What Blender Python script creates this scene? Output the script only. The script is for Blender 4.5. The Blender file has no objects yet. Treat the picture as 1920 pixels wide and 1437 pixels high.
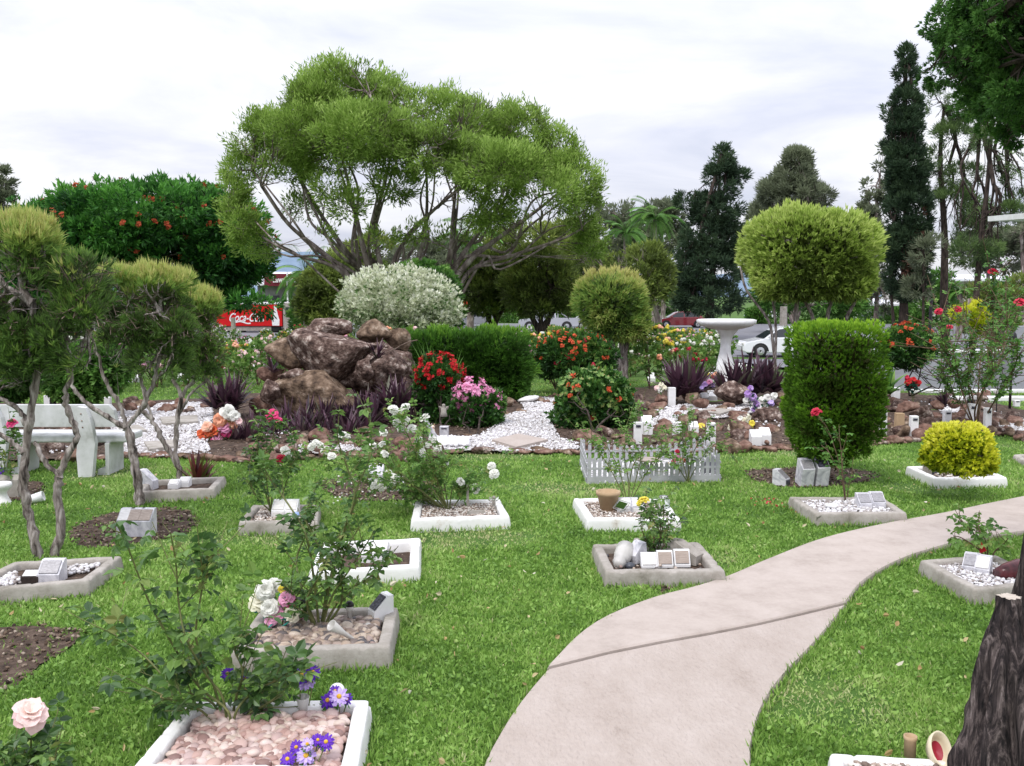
import bpy, bmesh, math, random
import numpy as np
from mathutils import Vector, Matrix, noise as mnoise
R = np.random.default_rng(7)
random.seed(7)
S = bpy.context.scene
COL = S.collection
# ---------------------------------------------------------------- camera numbers of the photograph
F, CH, HOR = 1800.0, 1.75, 555.0
TH = math.atan((718.5-HOR)/F)
CF = np.array([0, math.cos(TH), -math.sin(TH)]); CU = np.array([0, math.sin(TH), math.cos(TH)])
CAM = np.array([0, 0, CH])
def ray(px, py):
    return CF + np.array([1., 0, 0])*(px-960)/F + CU*(718.5-py)/F
def W(px, py, Y):
    d = ray(px, py); return CAM + d*(Y/d[1])
def hgt(x, y):
    t = np.clip((np.asarray(y, float)-12)/33, 0, 1)
    return -1.15*t*t*(3-2*t)
def G(px, py, dz=0.0):
    d = ray(px, py); t = 4.0
    for _ in range(60):
        p = CAM+d*t
        gz = float(hgt(p[0], p[1]))+dz
        t2 = (gz-CH)/d[2]
        t = t*.4+t2*.6
    p = CAM+d*t; p[2] = float(hgt(p[0], p[1]))+dz
    return p
def ppm(Y): return F/Y
# ---------------------------------------------------------------- mesh builder
class MB:
    def __init__(s): s.V = []; s.F = []; s.M = []; s.Rn = []; s.n = 0
    def add(s, V, Fc, mi=0, rnd=0.5):
        V = np.asarray(V, float).reshape(-1, 3)
        if not isinstance(Fc, list): Fc = [Fc]
        for f in Fc:
            f = np.asarray(f, np.int64)
            if f.ndim == 1: f = f.reshape(1, -1)
            s.F.append(f+s.n); s.M.append(np.full(len(f), mi) if np.isscalar(mi) else np.asarray(mi))
            s.Rn.append(np.full(len(f), rnd, float) if np.isscalar(rnd) else np.asarray(rnd, float))
        s.V.append(V); s.n += len(V)
        return s
    def build(s, name, mats, parent=None, loc=None, smooth=False):
        V = np.concatenate(s.V)
        if not isinstance(mats, (list, tuple)): mats = [mats]
        me = bpy.data.meshes.new(name)
        off = WL.get(parent.name, np.zeros(3)) if parent else (np.zeros(3) if loc is None else np.asarray(loc, float))
        me.vertices.add(len(V)); me.vertices.foreach_set('co', (V-off).astype(np.float32).ravel())
        sizes = np.concatenate([np.full(len(f), f.shape[1]) for f in s.F])
        loops = np.concatenate([f.ravel() for f in s.F])
        me.loops.add(len(loops)); me.loops.foreach_set('vertex_index', loops.astype(np.int32))
        me.polygons.add(len(sizes))
        st = np.concatenate([[0], np.cumsum(sizes)[:-1]])
        me.polygons.foreach_set('loop_start', st.astype(np.int32))
        for m in mats: me.materials.append(m)
        me.polygons.foreach_set('material_index', np.concatenate(s.M).astype(np.int32))
        me.polygons.foreach_set('use_smooth', np.full(len(sizes), bool(smooth)))
        me.update(calc_edges=True)
        a = me.attributes.new('rnd', 'FLOAT', 'FACE'); a.data.foreach_set('value', np.concatenate(s.Rn).astype(np.float32))
        o = bpy.data.objects.new(name, me); COL.objects.link(o)
        if parent: o.parent = parent
        elif loc is not None: o.location = [float(v) for v in loc]
        WL[o.name] = off.copy()
        return o
WL = {}
def thing(name, label, cat, loc, group=None):
    o = bpy.data.objects.new(name, None); COL.objects.link(o); o.empty_display_size = .1
    o.location = [float(v) for v in loc]; WL[o.name] = np.array([float(v) for v in loc])
    return tag(o, label, cat, group)
def tag(o, label, cat, group=None, kind=None):
    o['label'] = label; o['category'] = cat
    if group: o['group'] = group
    if kind: o['kind'] = kind
    return o
def struct(o): o['kind'] = 'structure'; return o
def copy_tree(o, loc, rz=0, sc=1.0, label=None):
    r = o.copy(); COL.objects.link(r); r.location = [float(v) for v in loc]; r.rotation_euler = (0, 0, rz); r.scale = (sc, sc, sc)
    if label: r['label'] = label
    for ch in list(o.children):
        c = ch.copy(); COL.objects.link(c); c.parent = r
        for g in list(ch.children):
            d = g.copy(); COL.objects.link(d); d.parent = c
    return r
# ---------------------------------------------------------------- shapes
_bc = {}
def unit_box(sx, sy, sz, bev, seg=2):
    k = (round(sx, 4), round(sy, 4), round(sz, 4), round(bev, 4), seg)
    if k not in _bc:
        bm = bmesh.new(); bmesh.ops.create_cube(bm, size=1)
        for v in bm.verts: v.co = Vector((v.co.x*sx, v.co.y*sy, v.co.z*sz))
        if bev > 0: bmesh.ops.bevel(bm, geom=bm.edges[:], offset=bev, segments=seg, affect='EDGES', profile=.5)
        _bc[k] = bm_arr(bm)
    return _bc[k]
def bm_arr(bm):
    bm.verts.index_update()
    V = np.array([v.co[:] for v in bm.verts]); d = {}
    for f in bm.faces: d.setdefault(len(f.verts), []).append([v.index for v in f.verts])
    bm.free(); return V, [np.array(x) for x in d.values()]
def rz(a): c, s = math.cos(a), math.sin(a); return np.array([[c, -s, 0], [s, c, 0], [0, 0, 1.]])
def rx(a): c, s = math.cos(a), math.sin(a); return np.array([[1., 0, 0], [0, c, -s], [0, s, c]])
def ry(a): c, s = math.cos(a), math.sin(a); return np.array([[c, 0, s], [0, 1., 0], [-s, 0, c]])
def box(mb, c, s, rot=None, bev=0, mi=0, seg=2):
    V, Fc = unit_box(*s, bev, seg)
    if rot is not None: V = V@np.asarray(rot).T
    mb.add(V+np.asarray(c, float), Fc, mi)
def prism(mb, prof, w, org, rot=None, mi=0):
    """profile in local (y,z), extruded along local x by w (centred)"""
    n = len(prof); P = np.array(prof, float)
    A = np.c_[np.full(n, -w/2), P]; B = np.c_[np.full(n, w/2), P]
    V = np.r_[A, B]
    if rot is not None: V = V@np.asarray(rot).T
    q = np.array([[i, (i+1) % n, (i+1) % n+n, i+n] for i in range(n)])
    mb.add(V+np.asarray(org, float), [q[:, ::-1], np.arange(n), (np.arange(n)+n)[::-1]], mi)
def lathe(mb, prof, seg, org, rot=None, mi=0, closed=True):
    P = np.array(prof, float); a = np.arange(seg)*2*math.pi/seg
    V = np.stack([np.outer(P[:, 0], np.cos(a)), np.outer(P[:, 0], np.sin(a)), np.repeat(P[:, 1:2], seg, 1)], -1).reshape(-1, 3)
    q = []
    for i in range(len(P)-1):
        for j in range(seg): k = (j+1) % seg; q.append([i*seg+j, i*seg+k, (i+1)*seg+k, (i+1)*seg+j])
    Fc = [np.array(q)]
    if closed: Fc += [np.arange(seg)[::-1], np.arange(seg)+(len(P)-1)*seg]
    if rot is not None: V = V@np.asarray(rot).T
    mb.add(V+np.asarray(org, float), Fc, mi)
def tube(mb, pts, rad, seg=6, mi=0, cap=False, rnd=.5):
    P = np.asarray(pts, float); n = len(P); r = np.asarray(rad, float)*np.ones(n)
    T = np.gradient(P, axis=0); T /= np.linalg.norm(T, axis=1)[:, None]+1e-9
    u = np.array([1., 0, 0]) if abs(T[0][0]) < .8 else np.array([0, 1., 0])
    U = []
    for i in range(n):
        u = u-T[i]*np.dot(u, T[i]); u /= np.linalg.norm(u)+1e-9; U.append(u)
    U = np.array(U); B = np.cross(T, U)
    a = np.arange(seg)*2*math.pi/seg
    V = P[:, None]+r[:, None, None]*(U[:, None]*np.cos(a)[None, :, None]+B[:, None]*np.sin(a)[None, :, None])
    i = np.arange(n-1)[:, None]; j = np.arange(seg)[None]; k = (j+1) % seg
    q = np.stack([i*seg+j, i*seg+k, (i+1)*seg+k, (i+1)*seg+j], -1).reshape(-1, 4)
    Fc = [q]
    if cap: Fc += [np.arange(seg)[::-1], np.arange(seg)+(n-1)*seg]
    mb.add(V.reshape(-1, 3), Fc, mi, rnd)
def spline(pts, n=4):
    P = np.asarray(pts, float); out = []
    Q = np.r_[[2*P[0]-P[1]], P, [2*P[-1]-P[-2]]]
    for i in range(1, len(Q)-2):
        for t in np.arange(n)/n:
            out.append(.5*((2*Q[i])+(-Q[i-1]+Q[i+1])*t+(2*Q[i-1]-5*Q[i]+4*Q[i+1]-Q[i+2])*t*t+(-Q[i-1]+3*Q[i]-3*Q[i+1]+Q[i+2])*t**3))
    out.append(P[-1]); return np.array(out)
def unit(v): v = np.asarray(v, float); return v/(np.linalg.norm(v, axis=-1, keepdims=True)+1e-9)
def rdir(n): return unit(R.normal(size=(n, 3)))
def leaves(mb, P, D, L, Wd, rnd=.5, mi=0, hi=False, fold=.25, N=None):
    """diamond (or six point) leaves growing from P along D"""
    n = len(P)
    if n == 0: return
    D = unit(D); N = rdir(n) if N is None else N
    Sd = unit(np.cross(D, N)); Nn = np.cross(Sd, D)
    L = (np.ones(n)*L)[:, None]; Wd = (np.ones(n)*Wd)[:, None]*.5
    rn = np.ones(n)*rnd
    if not hi:
        V = np.stack([P, P+D*L*.45+Sd*Wd+Nn*Wd*fold, P+D*L, P+D*L*.45-Sd*Wd+Nn*Wd*fold], 1)
        mb.add(V.reshape(-1, 3), np.arange(n*4).reshape(n, 4), mi, rn)
    else:
        tip = P+D*L-Nn*L*.15
        V = np.stack([P, P+D*L*.25+Sd*Wd*.85+Nn*Wd*fold, P+D*L*.62+Sd*Wd*.85+Nn*Wd*fold*.8, tip,
                      P+D*L*.62-Sd*Wd*.85+Nn*Wd*fold*.8, P+D*L*.25-Sd*Wd*.85+Nn*Wd*fold], 1).reshape(-1, 3)
        b = np.arange(n)[:, None]*6
        mb.add(V, [np.concatenate([b+np.array([[0, 1, 2, 3]]), b+np.array([[0, 3, 4, 5]])])], mi, np.r_[rn, rn])
def tufts(mb, C, N, k, L, Wd, spread=.6, up=0., rnd=.5, mi=0, jit=.0, rj=.12):
    n = len(C)
    P = np.repeat(C, k, 0); D = unit(np.repeat(unit(N), k, 0)+rdir(n*k)*spread+np.array([0, 0, up]))
    if jit: P = P+R.normal(size=P.shape)*jit
    rn = np.repeat(np.ones(n)*rnd, k)+R.normal(size=n*k)*rj
    leaves(mb, P, D, L*R.uniform(.6, 1.2, n*k), Wd*R.uniform(.7, 1.2, n*k), np.clip(rn, 0, 1), mi)
def shell(blobs, n, lo=.8, p=2., zmin=-1., inner=.0):
    """points in a union of (super)ellipsoids: blobs = (c, r) ; returns P, N"""
    if inner: A, B = shell(blobs, int(n*(1-inner)), lo, p, zmin), shell(blobs, int(n*inner), .25, p, zmin); return np.r_[A[0], B[0]], np.r_[A[1], B[1]]
    vol = np.array([b[1][0]*b[1][2]+b[1][1]*b[1][2] for b in blobs]); cnt = R.multinomial(n, vol/vol.sum())
    PP, NN = [], []
    for (c, r), m in zip(blobs, cnt):
        if m == 0: continue
        got = np.zeros((0, 3))
        while len(got) < m:
            q = R.uniform(-1, 1, (m*6+50, 3)); nm = (np.abs(q)**p).sum(1)**(1/p); q = q[(nm < 1) & (nm > lo) & (q[:, 2] > zmin)]; got = np.r_[got, q]
        q = got[:m]; PP.append(np.asarray(c)+np.asarray(r)*q)
        NN.append(unit(np.sign(q)*np.abs(q)**(p-1)/np.asarray(r)))
    return np.concatenate(PP), np.concatenate(NN)
def clumped(blobs, n, per, cs, lo=.6, p=2., inner=.15, flat=.7, zmin=-1.):
    blobs = [(c, tuple(max(.35*q, q-.5*cs) for q in r)) for c, r in blobs]
    C, Nc = shell(blobs, max(3, n//per), lo, p, zmin, inner); m = len(C); o = rdir(m*per)*(R.uniform(.25, 1, m*per)**(1/3))[:, None]; sz = np.repeat(R.uniform(.6, 1.35, m)*cs, per)[:, None]
    Nr = np.repeat(Nc, per, 0); k = (o*Nr).sum(1) > -.45; o, Nr, sz = o[k], Nr[k], sz[k]; rn = np.repeat(R.normal(size=m)*.13, per)[k]
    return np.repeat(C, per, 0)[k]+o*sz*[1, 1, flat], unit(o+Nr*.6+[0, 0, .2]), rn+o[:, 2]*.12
def clumpnoise(P, sc, seed=0.):
    return np.array([mnoise.noise(Vector((float(p[0])*sc+seed, float(p[1])*sc, float(p[2])*sc))) for p in P])
_ic = {}
def ico(k):
    if k not in _ic:
        bm = bmesh.new(); bmesh.ops.create_icosphere(bm, subdivisions=k, radius=1); _ic[k] = bm_arr(bm)
    return _ic[k]
def inst(mb, base, P, sc, rots=None, mi=0, rnd=.5):
    """merge copies of a base mesh; sc (n,3)"""
    V0, Fl = base; n = len(P); nv = len(V0)
    V = V0[None]*np.asarray(sc)[:, None]
    if rots is not None: V = np.einsum('nij,nvj->nvi', rots, V)
    V = V+np.asarray(P)[:, None]
    b = (np.arange(n)*nv)[:, None, None]; rn = np.ones(n)*rnd
    mb.add(V.reshape(-1, 3), [(f[None]+b).reshape(-1, f.shape[1]) for f in Fl], mi, 0)
    for k in range(len(Fl)): mb.Rn[-len(Fl)+k] = np.repeat(rn, len(Fl[k]))
    return mb
def rrot(n, tilt=.4):
    out = np.empty((n, 3, 3))
    for i in range(n): out[i] = rz(R.uniform(0, 6.28))@rx(R.normal()*tilt)@ry(R.normal()*tilt)
    return out
def rockshape(k=3, npl=14, seed=0, rough=.04):
    rg = np.random.default_rng(seed)
    V, Fl = ico(k); V = V.copy()
    n = unit(rg.normal(size=(npl, 3))); o = rg.uniform(.5, .92, npl)
    dot = V@n.T; rr = np.where(dot > .05, o/np.maximum(dot, .05), 9).min(1); rr = np.minimum(rr, 1.15)
    nz = np.array([mnoise.fractal(Vector((float(v[0])*2+seed, float(v[1])*2, float(v[2])*2)), 1., 2., 4) for v in V])
    nf = np.array([mnoise.fractal(Vector((float(v[0])*7+seed, float(v[1])*7, float(v[2])*7)), 1., 2., 3) for v in V])
    return V*(rr+nz*rough*1.+nf*rough*.7)[:, None], Fl
def inpoly(X, Y, poly):
    poly = np.asarray(poly)[:, :2]; ins = np.zeros(len(X), bool); j = len(poly)-1
    for i in range(len(poly)):
        xi, yi = poly[i]; xj, yj = poly[j]
        c = ((yi > Y) != (yj > Y)) & (X < (xj-xi)*(Y-yi)/(yj-yi+1e-12)+xi)
        ins ^= c; j = i
    return ins
def patch(name, poly, dz, res, m, bump=0., wob=.05, bfreq=6, edge=0.):
    """irregular ground sheet clipped to a world polygon"""
    poly = np.asarray(poly)[:, :2]; lo = poly.min(0)-res; hi = poly.max(0)+res
    xs = np.arange(lo[0], hi[0], res); ys = np.arange(lo[1], hi[1], res)
    X, Y = np.meshgrid(xs, ys); sh = X.shape; X = X.ravel()+R.uniform(-.3, .3, X.size)*res; Y = Y.ravel()+R.uniform(-.3, .3, Y.size)*res
    nz = np.array([mnoise.noise(Vector((x*3.1, y*3.1, 7.7))) for x, y in zip(X, Y)])
    nz2 = np.array([mnoise.noise(Vector((x*bfreq, y*bfreq, 1.7))) for x, y in zip(X, Y)])
    ins = inpoly(X+nz*wob, Y+nz2*wob, poly).reshape(sh)
    Z = hgt(X, Y)+dz+nz2*bump
    I = np.arange(X.size).reshape(sh)
    q = np.stack([I[:-1, :-1], I[:-1, 1:], I[1:, 1:], I[1:, :-1]], -1)
    keep = ins[:-1, :-1] & ins[1:, 1:] & ins[:-1, 1:] & ins[1:, :-1]
    q = q[keep]; used, inv = np.unique(q, return_inverse=True)
    V = np.c_[X, Y, Z][used]; mb = MB(); mb.add(V, inv.reshape(-1, 4)); return mb.build(name, m, smooth=True)
# ---------------------------------------------------------------- materials
def nt(name):
    m = bpy.data.materials.new(name); m.use_nodes = True; n = m.node_tree; n.nodes.clear(); return m, n
def N(n, t, **k):
    x = n.nodes.new(t)
    for a, v in k.items():
        if a.startswith('i_'): x.inputs[a[2:].replace('_', ' ')].default_value = v
        else: setattr(x, a, v)
    return x
def ramp(n, stops, fac):
    r = N(n, 'ShaderNodeValToRGB'); e = r.color_ramp.elements
    while len(e) < len(stops): e.new(.5)
    for i, (p, c) in enumerate(stops): e[i].position = p; e[i].color = (*c, 1)
    n.links.new(fac, r.inputs[0]); return r
def mat(name, stops, scale=6., detail=6, rough=.8, bump=0., bscale=60., spec=.25, metal=0., dist=0., bdist=.01, vor=False, stretch=None, coat=0., wave=None, nr=.62):
    """procedural surface: noise -> colour ramp, plus noise bump"""
    if not isinstance(stops[0], (tuple, list)):
        c = stops; stops = [(0.25, tuple(v*.88 for v in c)), (.75, tuple(min(1, v*1.08) for v in c))]
    m, n = nt(name); L = n.links
    out = N(n, 'ShaderNodeOutputMaterial'); b = N(n, 'ShaderNodeBsdfPrincipled')
    b.inputs['Roughness'].default_value = rough; b.inputs['Specular IOR Level'].default_value = spec; b.inputs['Metallic'].default_value = metal
    b.inputs['Coat Weight'].default_value = coat
    tc = N(n, 'ShaderNodeTexCoord'); mp = N(n, 'ShaderNodeMapping'); L.new(tc.outputs['Object'], mp.inputs[0])
    if stretch: mp.inputs['Scale'].default_value = stretch
    no = N(n, 'ShaderNodeTexNoise'); no.inputs['Scale'].default_value = scale; no.inputs['Detail'].default_value = detail; no.inputs['Distortion'].default_value = dist
    no.inputs['Roughness'].default_value = nr
    L.new(mp.outputs[0], no.inputs[0])
    r = ramp(n, stops, no.outputs[0]); L.new(r.outputs[0], b.inputs['Base Color'])
    if bump:
        bn = N(n, 'ShaderNodeTexVoronoi' if vor else 'ShaderNodeTexNoise'); bn.inputs['Scale'].default_value = bscale
        L.new(mp.outputs[0], bn.inputs[0])
        if not vor: bn.inputs['Detail'].default_value = 6
        bu = N(n, 'ShaderNodeBump'); bu.inputs['Strength'].default_value = bump; bu.inputs['Distance'].default_value = bdist
        L.new(bn.outputs[0], bu.inputs['Height']); L.new(bu.outputs[0], b.inputs['Normal'])
    L.new(b.outputs[0], out.inputs[0]); return m
def leafmat(name, c, trans=.3, rough=.55, spec=.3):
    """c = colours along the leaf's own random value 0..1"""
    m, n = nt(name); L = n.links
    out = N(n, 'ShaderNodeOutputMaterial'); b = N(n, 'ShaderNodeBsdfPrincipled'); t = N(n, 'ShaderNodeBsdfTranslucent'); mx = N(n, 'ShaderNodeMixShader')
    at = N(n, 'ShaderNodeAttribute'); at.attribute_name = 'rnd'
    k = len(c); r = ramp(n, [(i/(k-1) if k > 1 else 0, x) for i, x in enumerate(c)], at.outputs['Fac'])
    b.inputs['Roughness'].default_value = rough; b.inputs['Specular IOR Level'].default_value = spec
    L.new(r.outputs[0], b.inputs['Base Color']); L.new(r.outputs[0], t.inputs['Color'])
    mx.inputs[0].default_value = trans
    L.new(b.outputs[0], mx.inputs[1]); L.new(t.outputs[0], mx.inputs[2]); L.new(mx.outputs[0], out.inputs[0]); return m
def rndmat(name, c, rough=.6, spec=.3, bump=0.):
    m = leafmat(name, c, 0., rough, spec); return m
def plain(name, col, rough=.5, metal=0., spec=.5, trans=0., coat=0., alpha=1., ior=1.45):
    m, n = nt(name); out = N(n, 'ShaderNodeOutputMaterial'); b = N(n, 'ShaderNodeBsdfPrincipled')
    b.inputs['Base Color'].default_value = (*col, 1); b.inputs['Roughness'].default_value = rough; b.inputs['Metallic'].default_value = metal
    b.inputs['Specular IOR Level'].default_value = spec; b.inputs['Transmission Weight'].default_value = trans; b.inputs['Coat Weight'].default_value = coat; b.inputs['IOR'].default_value = ior
    n.links.new(b.outputs[0], out.inputs[0]); return m
M = {}
M['lawn'] = mat('lawn_turf', [(.3, (.035, .075, .012)), (.5, (.065, .14, .02)), (.7, (.11, .16, .035))], scale=3, detail=12, rough=.9, bump=.6, bscale=70, bdist=.02)
M['grass'] = leafmat('grass_blade', [(.08, .16, .03), (.165, .31, .055), (.27, .45, .09), (.4, .55, .17), (.56, .54, .3)], .3, .5)
M['soil'] = mat('bare_soil', [(.3, (.028, .019, .014)), (.52, (.085, .058, .043)), (.72, (.18, .13, .1))], scale=14, detail=14, rough=.95, bump=.8, bscale=55, bdist=.03)
M['gravel'] = mat('white_grit', [(.32, (.22, .19, .16)), (.46, (.5, .47, .45)), (.64, (.74, .72, .73))], scale=7, detail=12, rough=.9, bump=.9, bscale=70, bdist=.02, vor=True)
M['path'] = mat('path_concrete', [(.3, (.33, .28, .245)), (.5, (.43, .37, .33)), (.68, (.49, .43, .39))], scale=3.2, detail=15, rough=.9, bump=.35, bscale=120, bdist=.006, nr=.8)
M['conc'] = mat('grey_concrete', [(.28, (.13, .12, .09)), (.42, (.29, .265, .23)), (.55, (.38, .35, .315)), (.7, (.46, .43, .39))], scale=6, detail=15, rough=.92, bump=.5, bscale=90, bdist=.004, nr=.72)
M['whitec'] = mat('white_painted_concrete', [(.3, (.3, .25, .2)), (.35, (.6, .56, .51)), (.42, (.74, .73, .71)), (.7, (.83, .82, .82))], scale=5, detail=14, rough=.65, bump=.3, bscale=50, bdist=.004, nr=.7)
M['pole'] = plain('dark_bronze_pole', (.03, .022, .03), .4)
M['stone_orange'] = mat('orange_glaze', [(.4, (.45, .2, .08)), (.6, (.75, .68, .6))], scale=30, rough=.4)
M['white'] = mat('white_paint', [(.3, (.7, .69, .68)), (.6, (.84, .84, .85))], scale=5, rough=.5, bump=.1, bscale=60, bdist=.002)
M['marble'] = mat('grey_veined_marble', [(.35, (.36, .36, .4)), (.5, (.6, .59, .62)), (.65, (.74, .73, .75))], scale=9, detail=12, dist=1.2, rough=.4)
M['bench'] = mat('weathered_white_concrete', [(.28, (.28, .29, .26)), (.45, (.55, .56, .55)), (.65, (.72, .72, .74))], scale=3.5, detail=14, rough=.8, bump=.3, bscale=60, bdist=.004)
M['plate'] = mat('engraved_grey_plate', [(.4, (.26, .25, .26)), (.6, (.36, .35, .36))], scale=60, detail=4, rough=.4, metal=.4, stretch=(1, 1, 3))
M['plated'] = mat('dark_plate', [(.4, (.012, .012, .02)), (.62, (.1, .1, .13))], scale=70, detail=4, rough=.35, stretch=(.4, 1, 2.5))
M['platew'] = mat('pale_plate', [(.4, (.64, .62, .6)), (.6, (.74, .73, .7))], scale=60, detail=4, rough=.5, stretch=(.4, 1, 3))
M['plateb'] = mat('brown_plate', [(.4, (.32, .26, .22)), (.6, (.41, .34, .29))], scale=60, detail=4, rough=.5, stretch=(.4, 1, 3))
M['rockA'] = mat('brown_lichened_rock', [(.34, (.03, .02, .018)), (.46, (.115, .075, .062)), (.56, (.22, .16, .135)), (.63, (.5, .42, .37))], scale=9, detail=16, rough=.9, bump=1., bscale=24, bdist=.05, spec=.08)
M['rockB'] = mat('tan_rock', [(.34, (.04, .028, .022)), (.46, (.135, .092, .064)), (.58, (.25, .18, .13)), (.67, (.45, .37, .3))], scale=7, detail=16, rough=.9, bump=1., bscale=12, bdist=.05, spec=.08)
M['rockC'] = mat('red_brown_stone', [(.3, (.05, .03, .025)), (.5, (.19, .11, .085)), (.7, (.34, .24, .19))], scale=9, detail=14, rough=.85, bump=.9, bscale=30, bdist=.02, spec=.08)
M['bark'] = mat('pale_papery_bark', [(.34, (.03, .024, .022)), (.45, (.17, .14, .125)), (.56, (.33, .29, .27)), (.66, (.52, .47, .44))], scale=26, detail=12, rough=.9, bump=1., bscale=40, bdist=.015, stretch=(1, 1, .25), dist=.6)
M['barkd'] = mat('dark_bark', [(.35, (.015, .011, .01)), (.55, (.06, .045, .038)), (.75, (.13, .1, .085))], scale=14, detail=10, rough=.95, bump=1., bscale=30, bdist=.02, stretch=(1, 1, .2))
M['barkw'] = mat('grey_brown_tree_bark', [(.3, (.06, .045, .04)), (.5, (.2, .16, .145)), (.66, (.42, .37, .34))], scale=5, detail=10, rough=.9, stretch=(1, 1, .3))
M['twig'] = mat('brown_twig', [(.3, (.09, .06, .045)), (.7, (.24, .18, .15))], scale=12, rough=.9)
M['stemg'] = mat('green_rose_stem', [(.35, (.09, .12, .035)), (.65, (.2, .2, .08))], scale=20, rough=.6)
M['stemb'] = mat('brown_rose_stem', [(.35, (.08, .05, .03)), (.65, (.2, .14, .09))], scale=20, rough=.8)
M['asph'] = mat('asphalt', [(.3, (.15, .15, .165)), (.7, (.21, .21, .235))], scale=2, detail=12, rough=.9)
M['block'] = mat('grey_block_paint', [(.3, (.3, .3, .34)), (.7, (.37, .37, .41))], scale=2, rough=.85, bump=.4, bscale=8, bdist=.01, stretch=(.2, .2, 6))
M['black'] = plain('black_paint', (.012, .012, .014), .45)
M['rubber'] = plain('rubber', (.018, .018, .018), .8)
M['glass'] = plain('clear_glass', (.92, .95, .93), .06, trans=.85, spec=.6)
M['dglass'] = plain('tinted_window', (.02, .025, .03), .08, spec=.7)
M['chrome'] = plain('wheel_alloy', (.6, .6, .62), .3, metal=.8)
M['lampc'] = plain('lamp_lens', (.7, .68, .66), .15, spec=.7)
M['lampr'] = plain('red_lens', (.4, .01, .01), .2, spec=.6)
def fmat(name, a, b=None, trans=.25, rough=.6):
    b = b or tuple(min(1, v*1.25+.03) for v in a); return leafmat(name, [a, b], trans, rough, .2)
M['f_white'] = fmat('white_petal', (.72, .72, .64), (.88, .88, .84)); M['f_cream'] = fmat('cream_petal', (.74, .7, .5), (.85, .83, .7))
M['f_pink'] = fmat('pink_petal', (.72, .2, .42), (.86, .48, .66)); M['f_hot'] = fmat('hot_pink_petal', (.66, .03, .15), (.82, .12, .32))
M['f_crim'] = fmat('crimson_petal', (.45, .012, .04), (.72, .06, .12)); M['f_red'] = fmat('red_petal', (.42, .01, .02), (.62, .03, .03))
M['f_oran'] = fmat('orange_red_petal', (.5, .05, .02), (.74, .16, .06)); M['f_rust'] = fmat('rust_red_petal', (.3, .04, .015), (.48, .11, .04)); M['f_peach'] = fmat('peach_petal', (.85, .35, .18), (.95, .65, .5))
M['f_blush'] = fmat('blush_petal', (.85, .5, .56), (.95, .82, .74)); M['f_yell'] = fmat('yellow_petal', (.75, .6, .04), (.9, .8, .16))
M['f_purp'] = fmat('purple_petal', (.1, .02, .42), (.22, .07, .62)); M['f_lil'] = fmat('lilac_petal', (.5, .34, .78), (.74, .62, .9))
M['f_lav'] = fmat('lavender_petal', (.36, .17, .55), (.6, .42, .75)); M['f_teal'] = fmat('teal_fabric_leaf', (.02, .2, .16), (.05, .38, .32))
M['f_dark'] = fmat('dark_fabric_leaf', (.01, .05, .035), (.03, .12, .07))
M['centre'] = mat('yellow_flower_centre', [(.3, (.6, .28, .02)), (.7, (.8, .55, .08))], scale=80, rough=.8)
M['l_rose'] = leafmat('rose_leaf', [(.035, .08, .028), (.07, .15, .04), (.12, .23, .055), (.19, .32, .075), (.28, .28, .09)], .3, .38, .45)
M['l_rosey'] = leafmat('young_rose_leaf', [(.07, .16, .04), (.14, .27, .06), (.22, .38, .09), (.3, .3, .1)], .35, .45)
M['l_dark'] = leafmat('dark_green_leaf', [(.02, .06, .015), (.04, .12, .022), (.08, .2, .035), (.2, .34, .06)], .25, .45, .4)
M['l_hedge'] = leafmat('hedge_leaf', [(.02, .05, .01), (.045, .125, .016), (.095, .24, .028), (.24, .44, .05)], .35, .55)
M['l_cyp'] = leafmat('cypress_foliage', [(.055, .06, .015), (.08, .18, .018), (.17, .35, .025), (.36, .58, .05)], .4, .6)
M['l_gold'] = leafmat('golden_leaf', [(.16, .24, .01), (.42, .5, .02), (.68, .7, .04), (.82, .8, .12)], .35, .5)
M['l_bott'] = leafmat('soft_green_foliage', [(.09, .12, .03), (.19, .28, .055), (.36, .5, .09), (.6, .7, .22)], .4, .55)
M['l_pap'] = leafmat('paperbark_foliage', [(.07, .09, .045), (.12, .22, .055), (.21, .36, .075), (.42, .52, .13), (.6, .56, .22)], .42, .55)
M['l_big'] = leafmat('big_tree_foliage', [(.1, .125, .04), (.175, .275, .05), (.27, .42, .075), (.42, .57, .15)], .42, .55)
M['l_poin'] = leafmat('poinciana_foliage', [(.012, .05, .015), (.03, .11, .022), (.07, .23, .035), (.14, .37, .06)], .35, .55)
M['l_euc'] = leafmat('eucalypt_foliage', [(.1, .12, .08), (.17, .2, .12), (.26, .3, .18)], .35, .6)
M['l_oliv'] = leafmat('olive_foliage', [(.07, .09, .03), (.13, .18, .045), (.22, .29, .06), (.34, .4, .09)], .35, .6)
M['l_pine'] = leafmat('pine_needles', [(.045, .07, .035), (.08, .135, .05), (.14, .22, .07), (.2, .3, .1)], .35, .55)
M['l_con'] = leafmat('dark_conifer_foliage', [(.025, .045, .027), (.05, .09, .045), (.095, .15, .07)], .3, .6)
M['l_near'] = leafmat('cypress_pine_foliage', [(.03, .07, .025), (.065, .17, .035), (.12, .27, .055), (.18, .36, .08)], .4, .55)
M['l_var'] = leafmat('cream_variegated_leaf', [(.1, .2, .05), (.6, .64, .44), (.8, .82, .68), (.86, .86, .78)], .25, .55)
M['l_purp'] = leafmat('purple_sword_leaf', [(.03, .018, .028), (.075, .035, .055), (.13, .06, .09), (.12, .13, .08)], .15, .4, .4)
M['l_redl'] = leafmat('red_sword_leaf', [(.05, .012, .015), (.16, .03, .035), (.1, .12, .03), (.28, .07, .06)], .2, .4)
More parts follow.
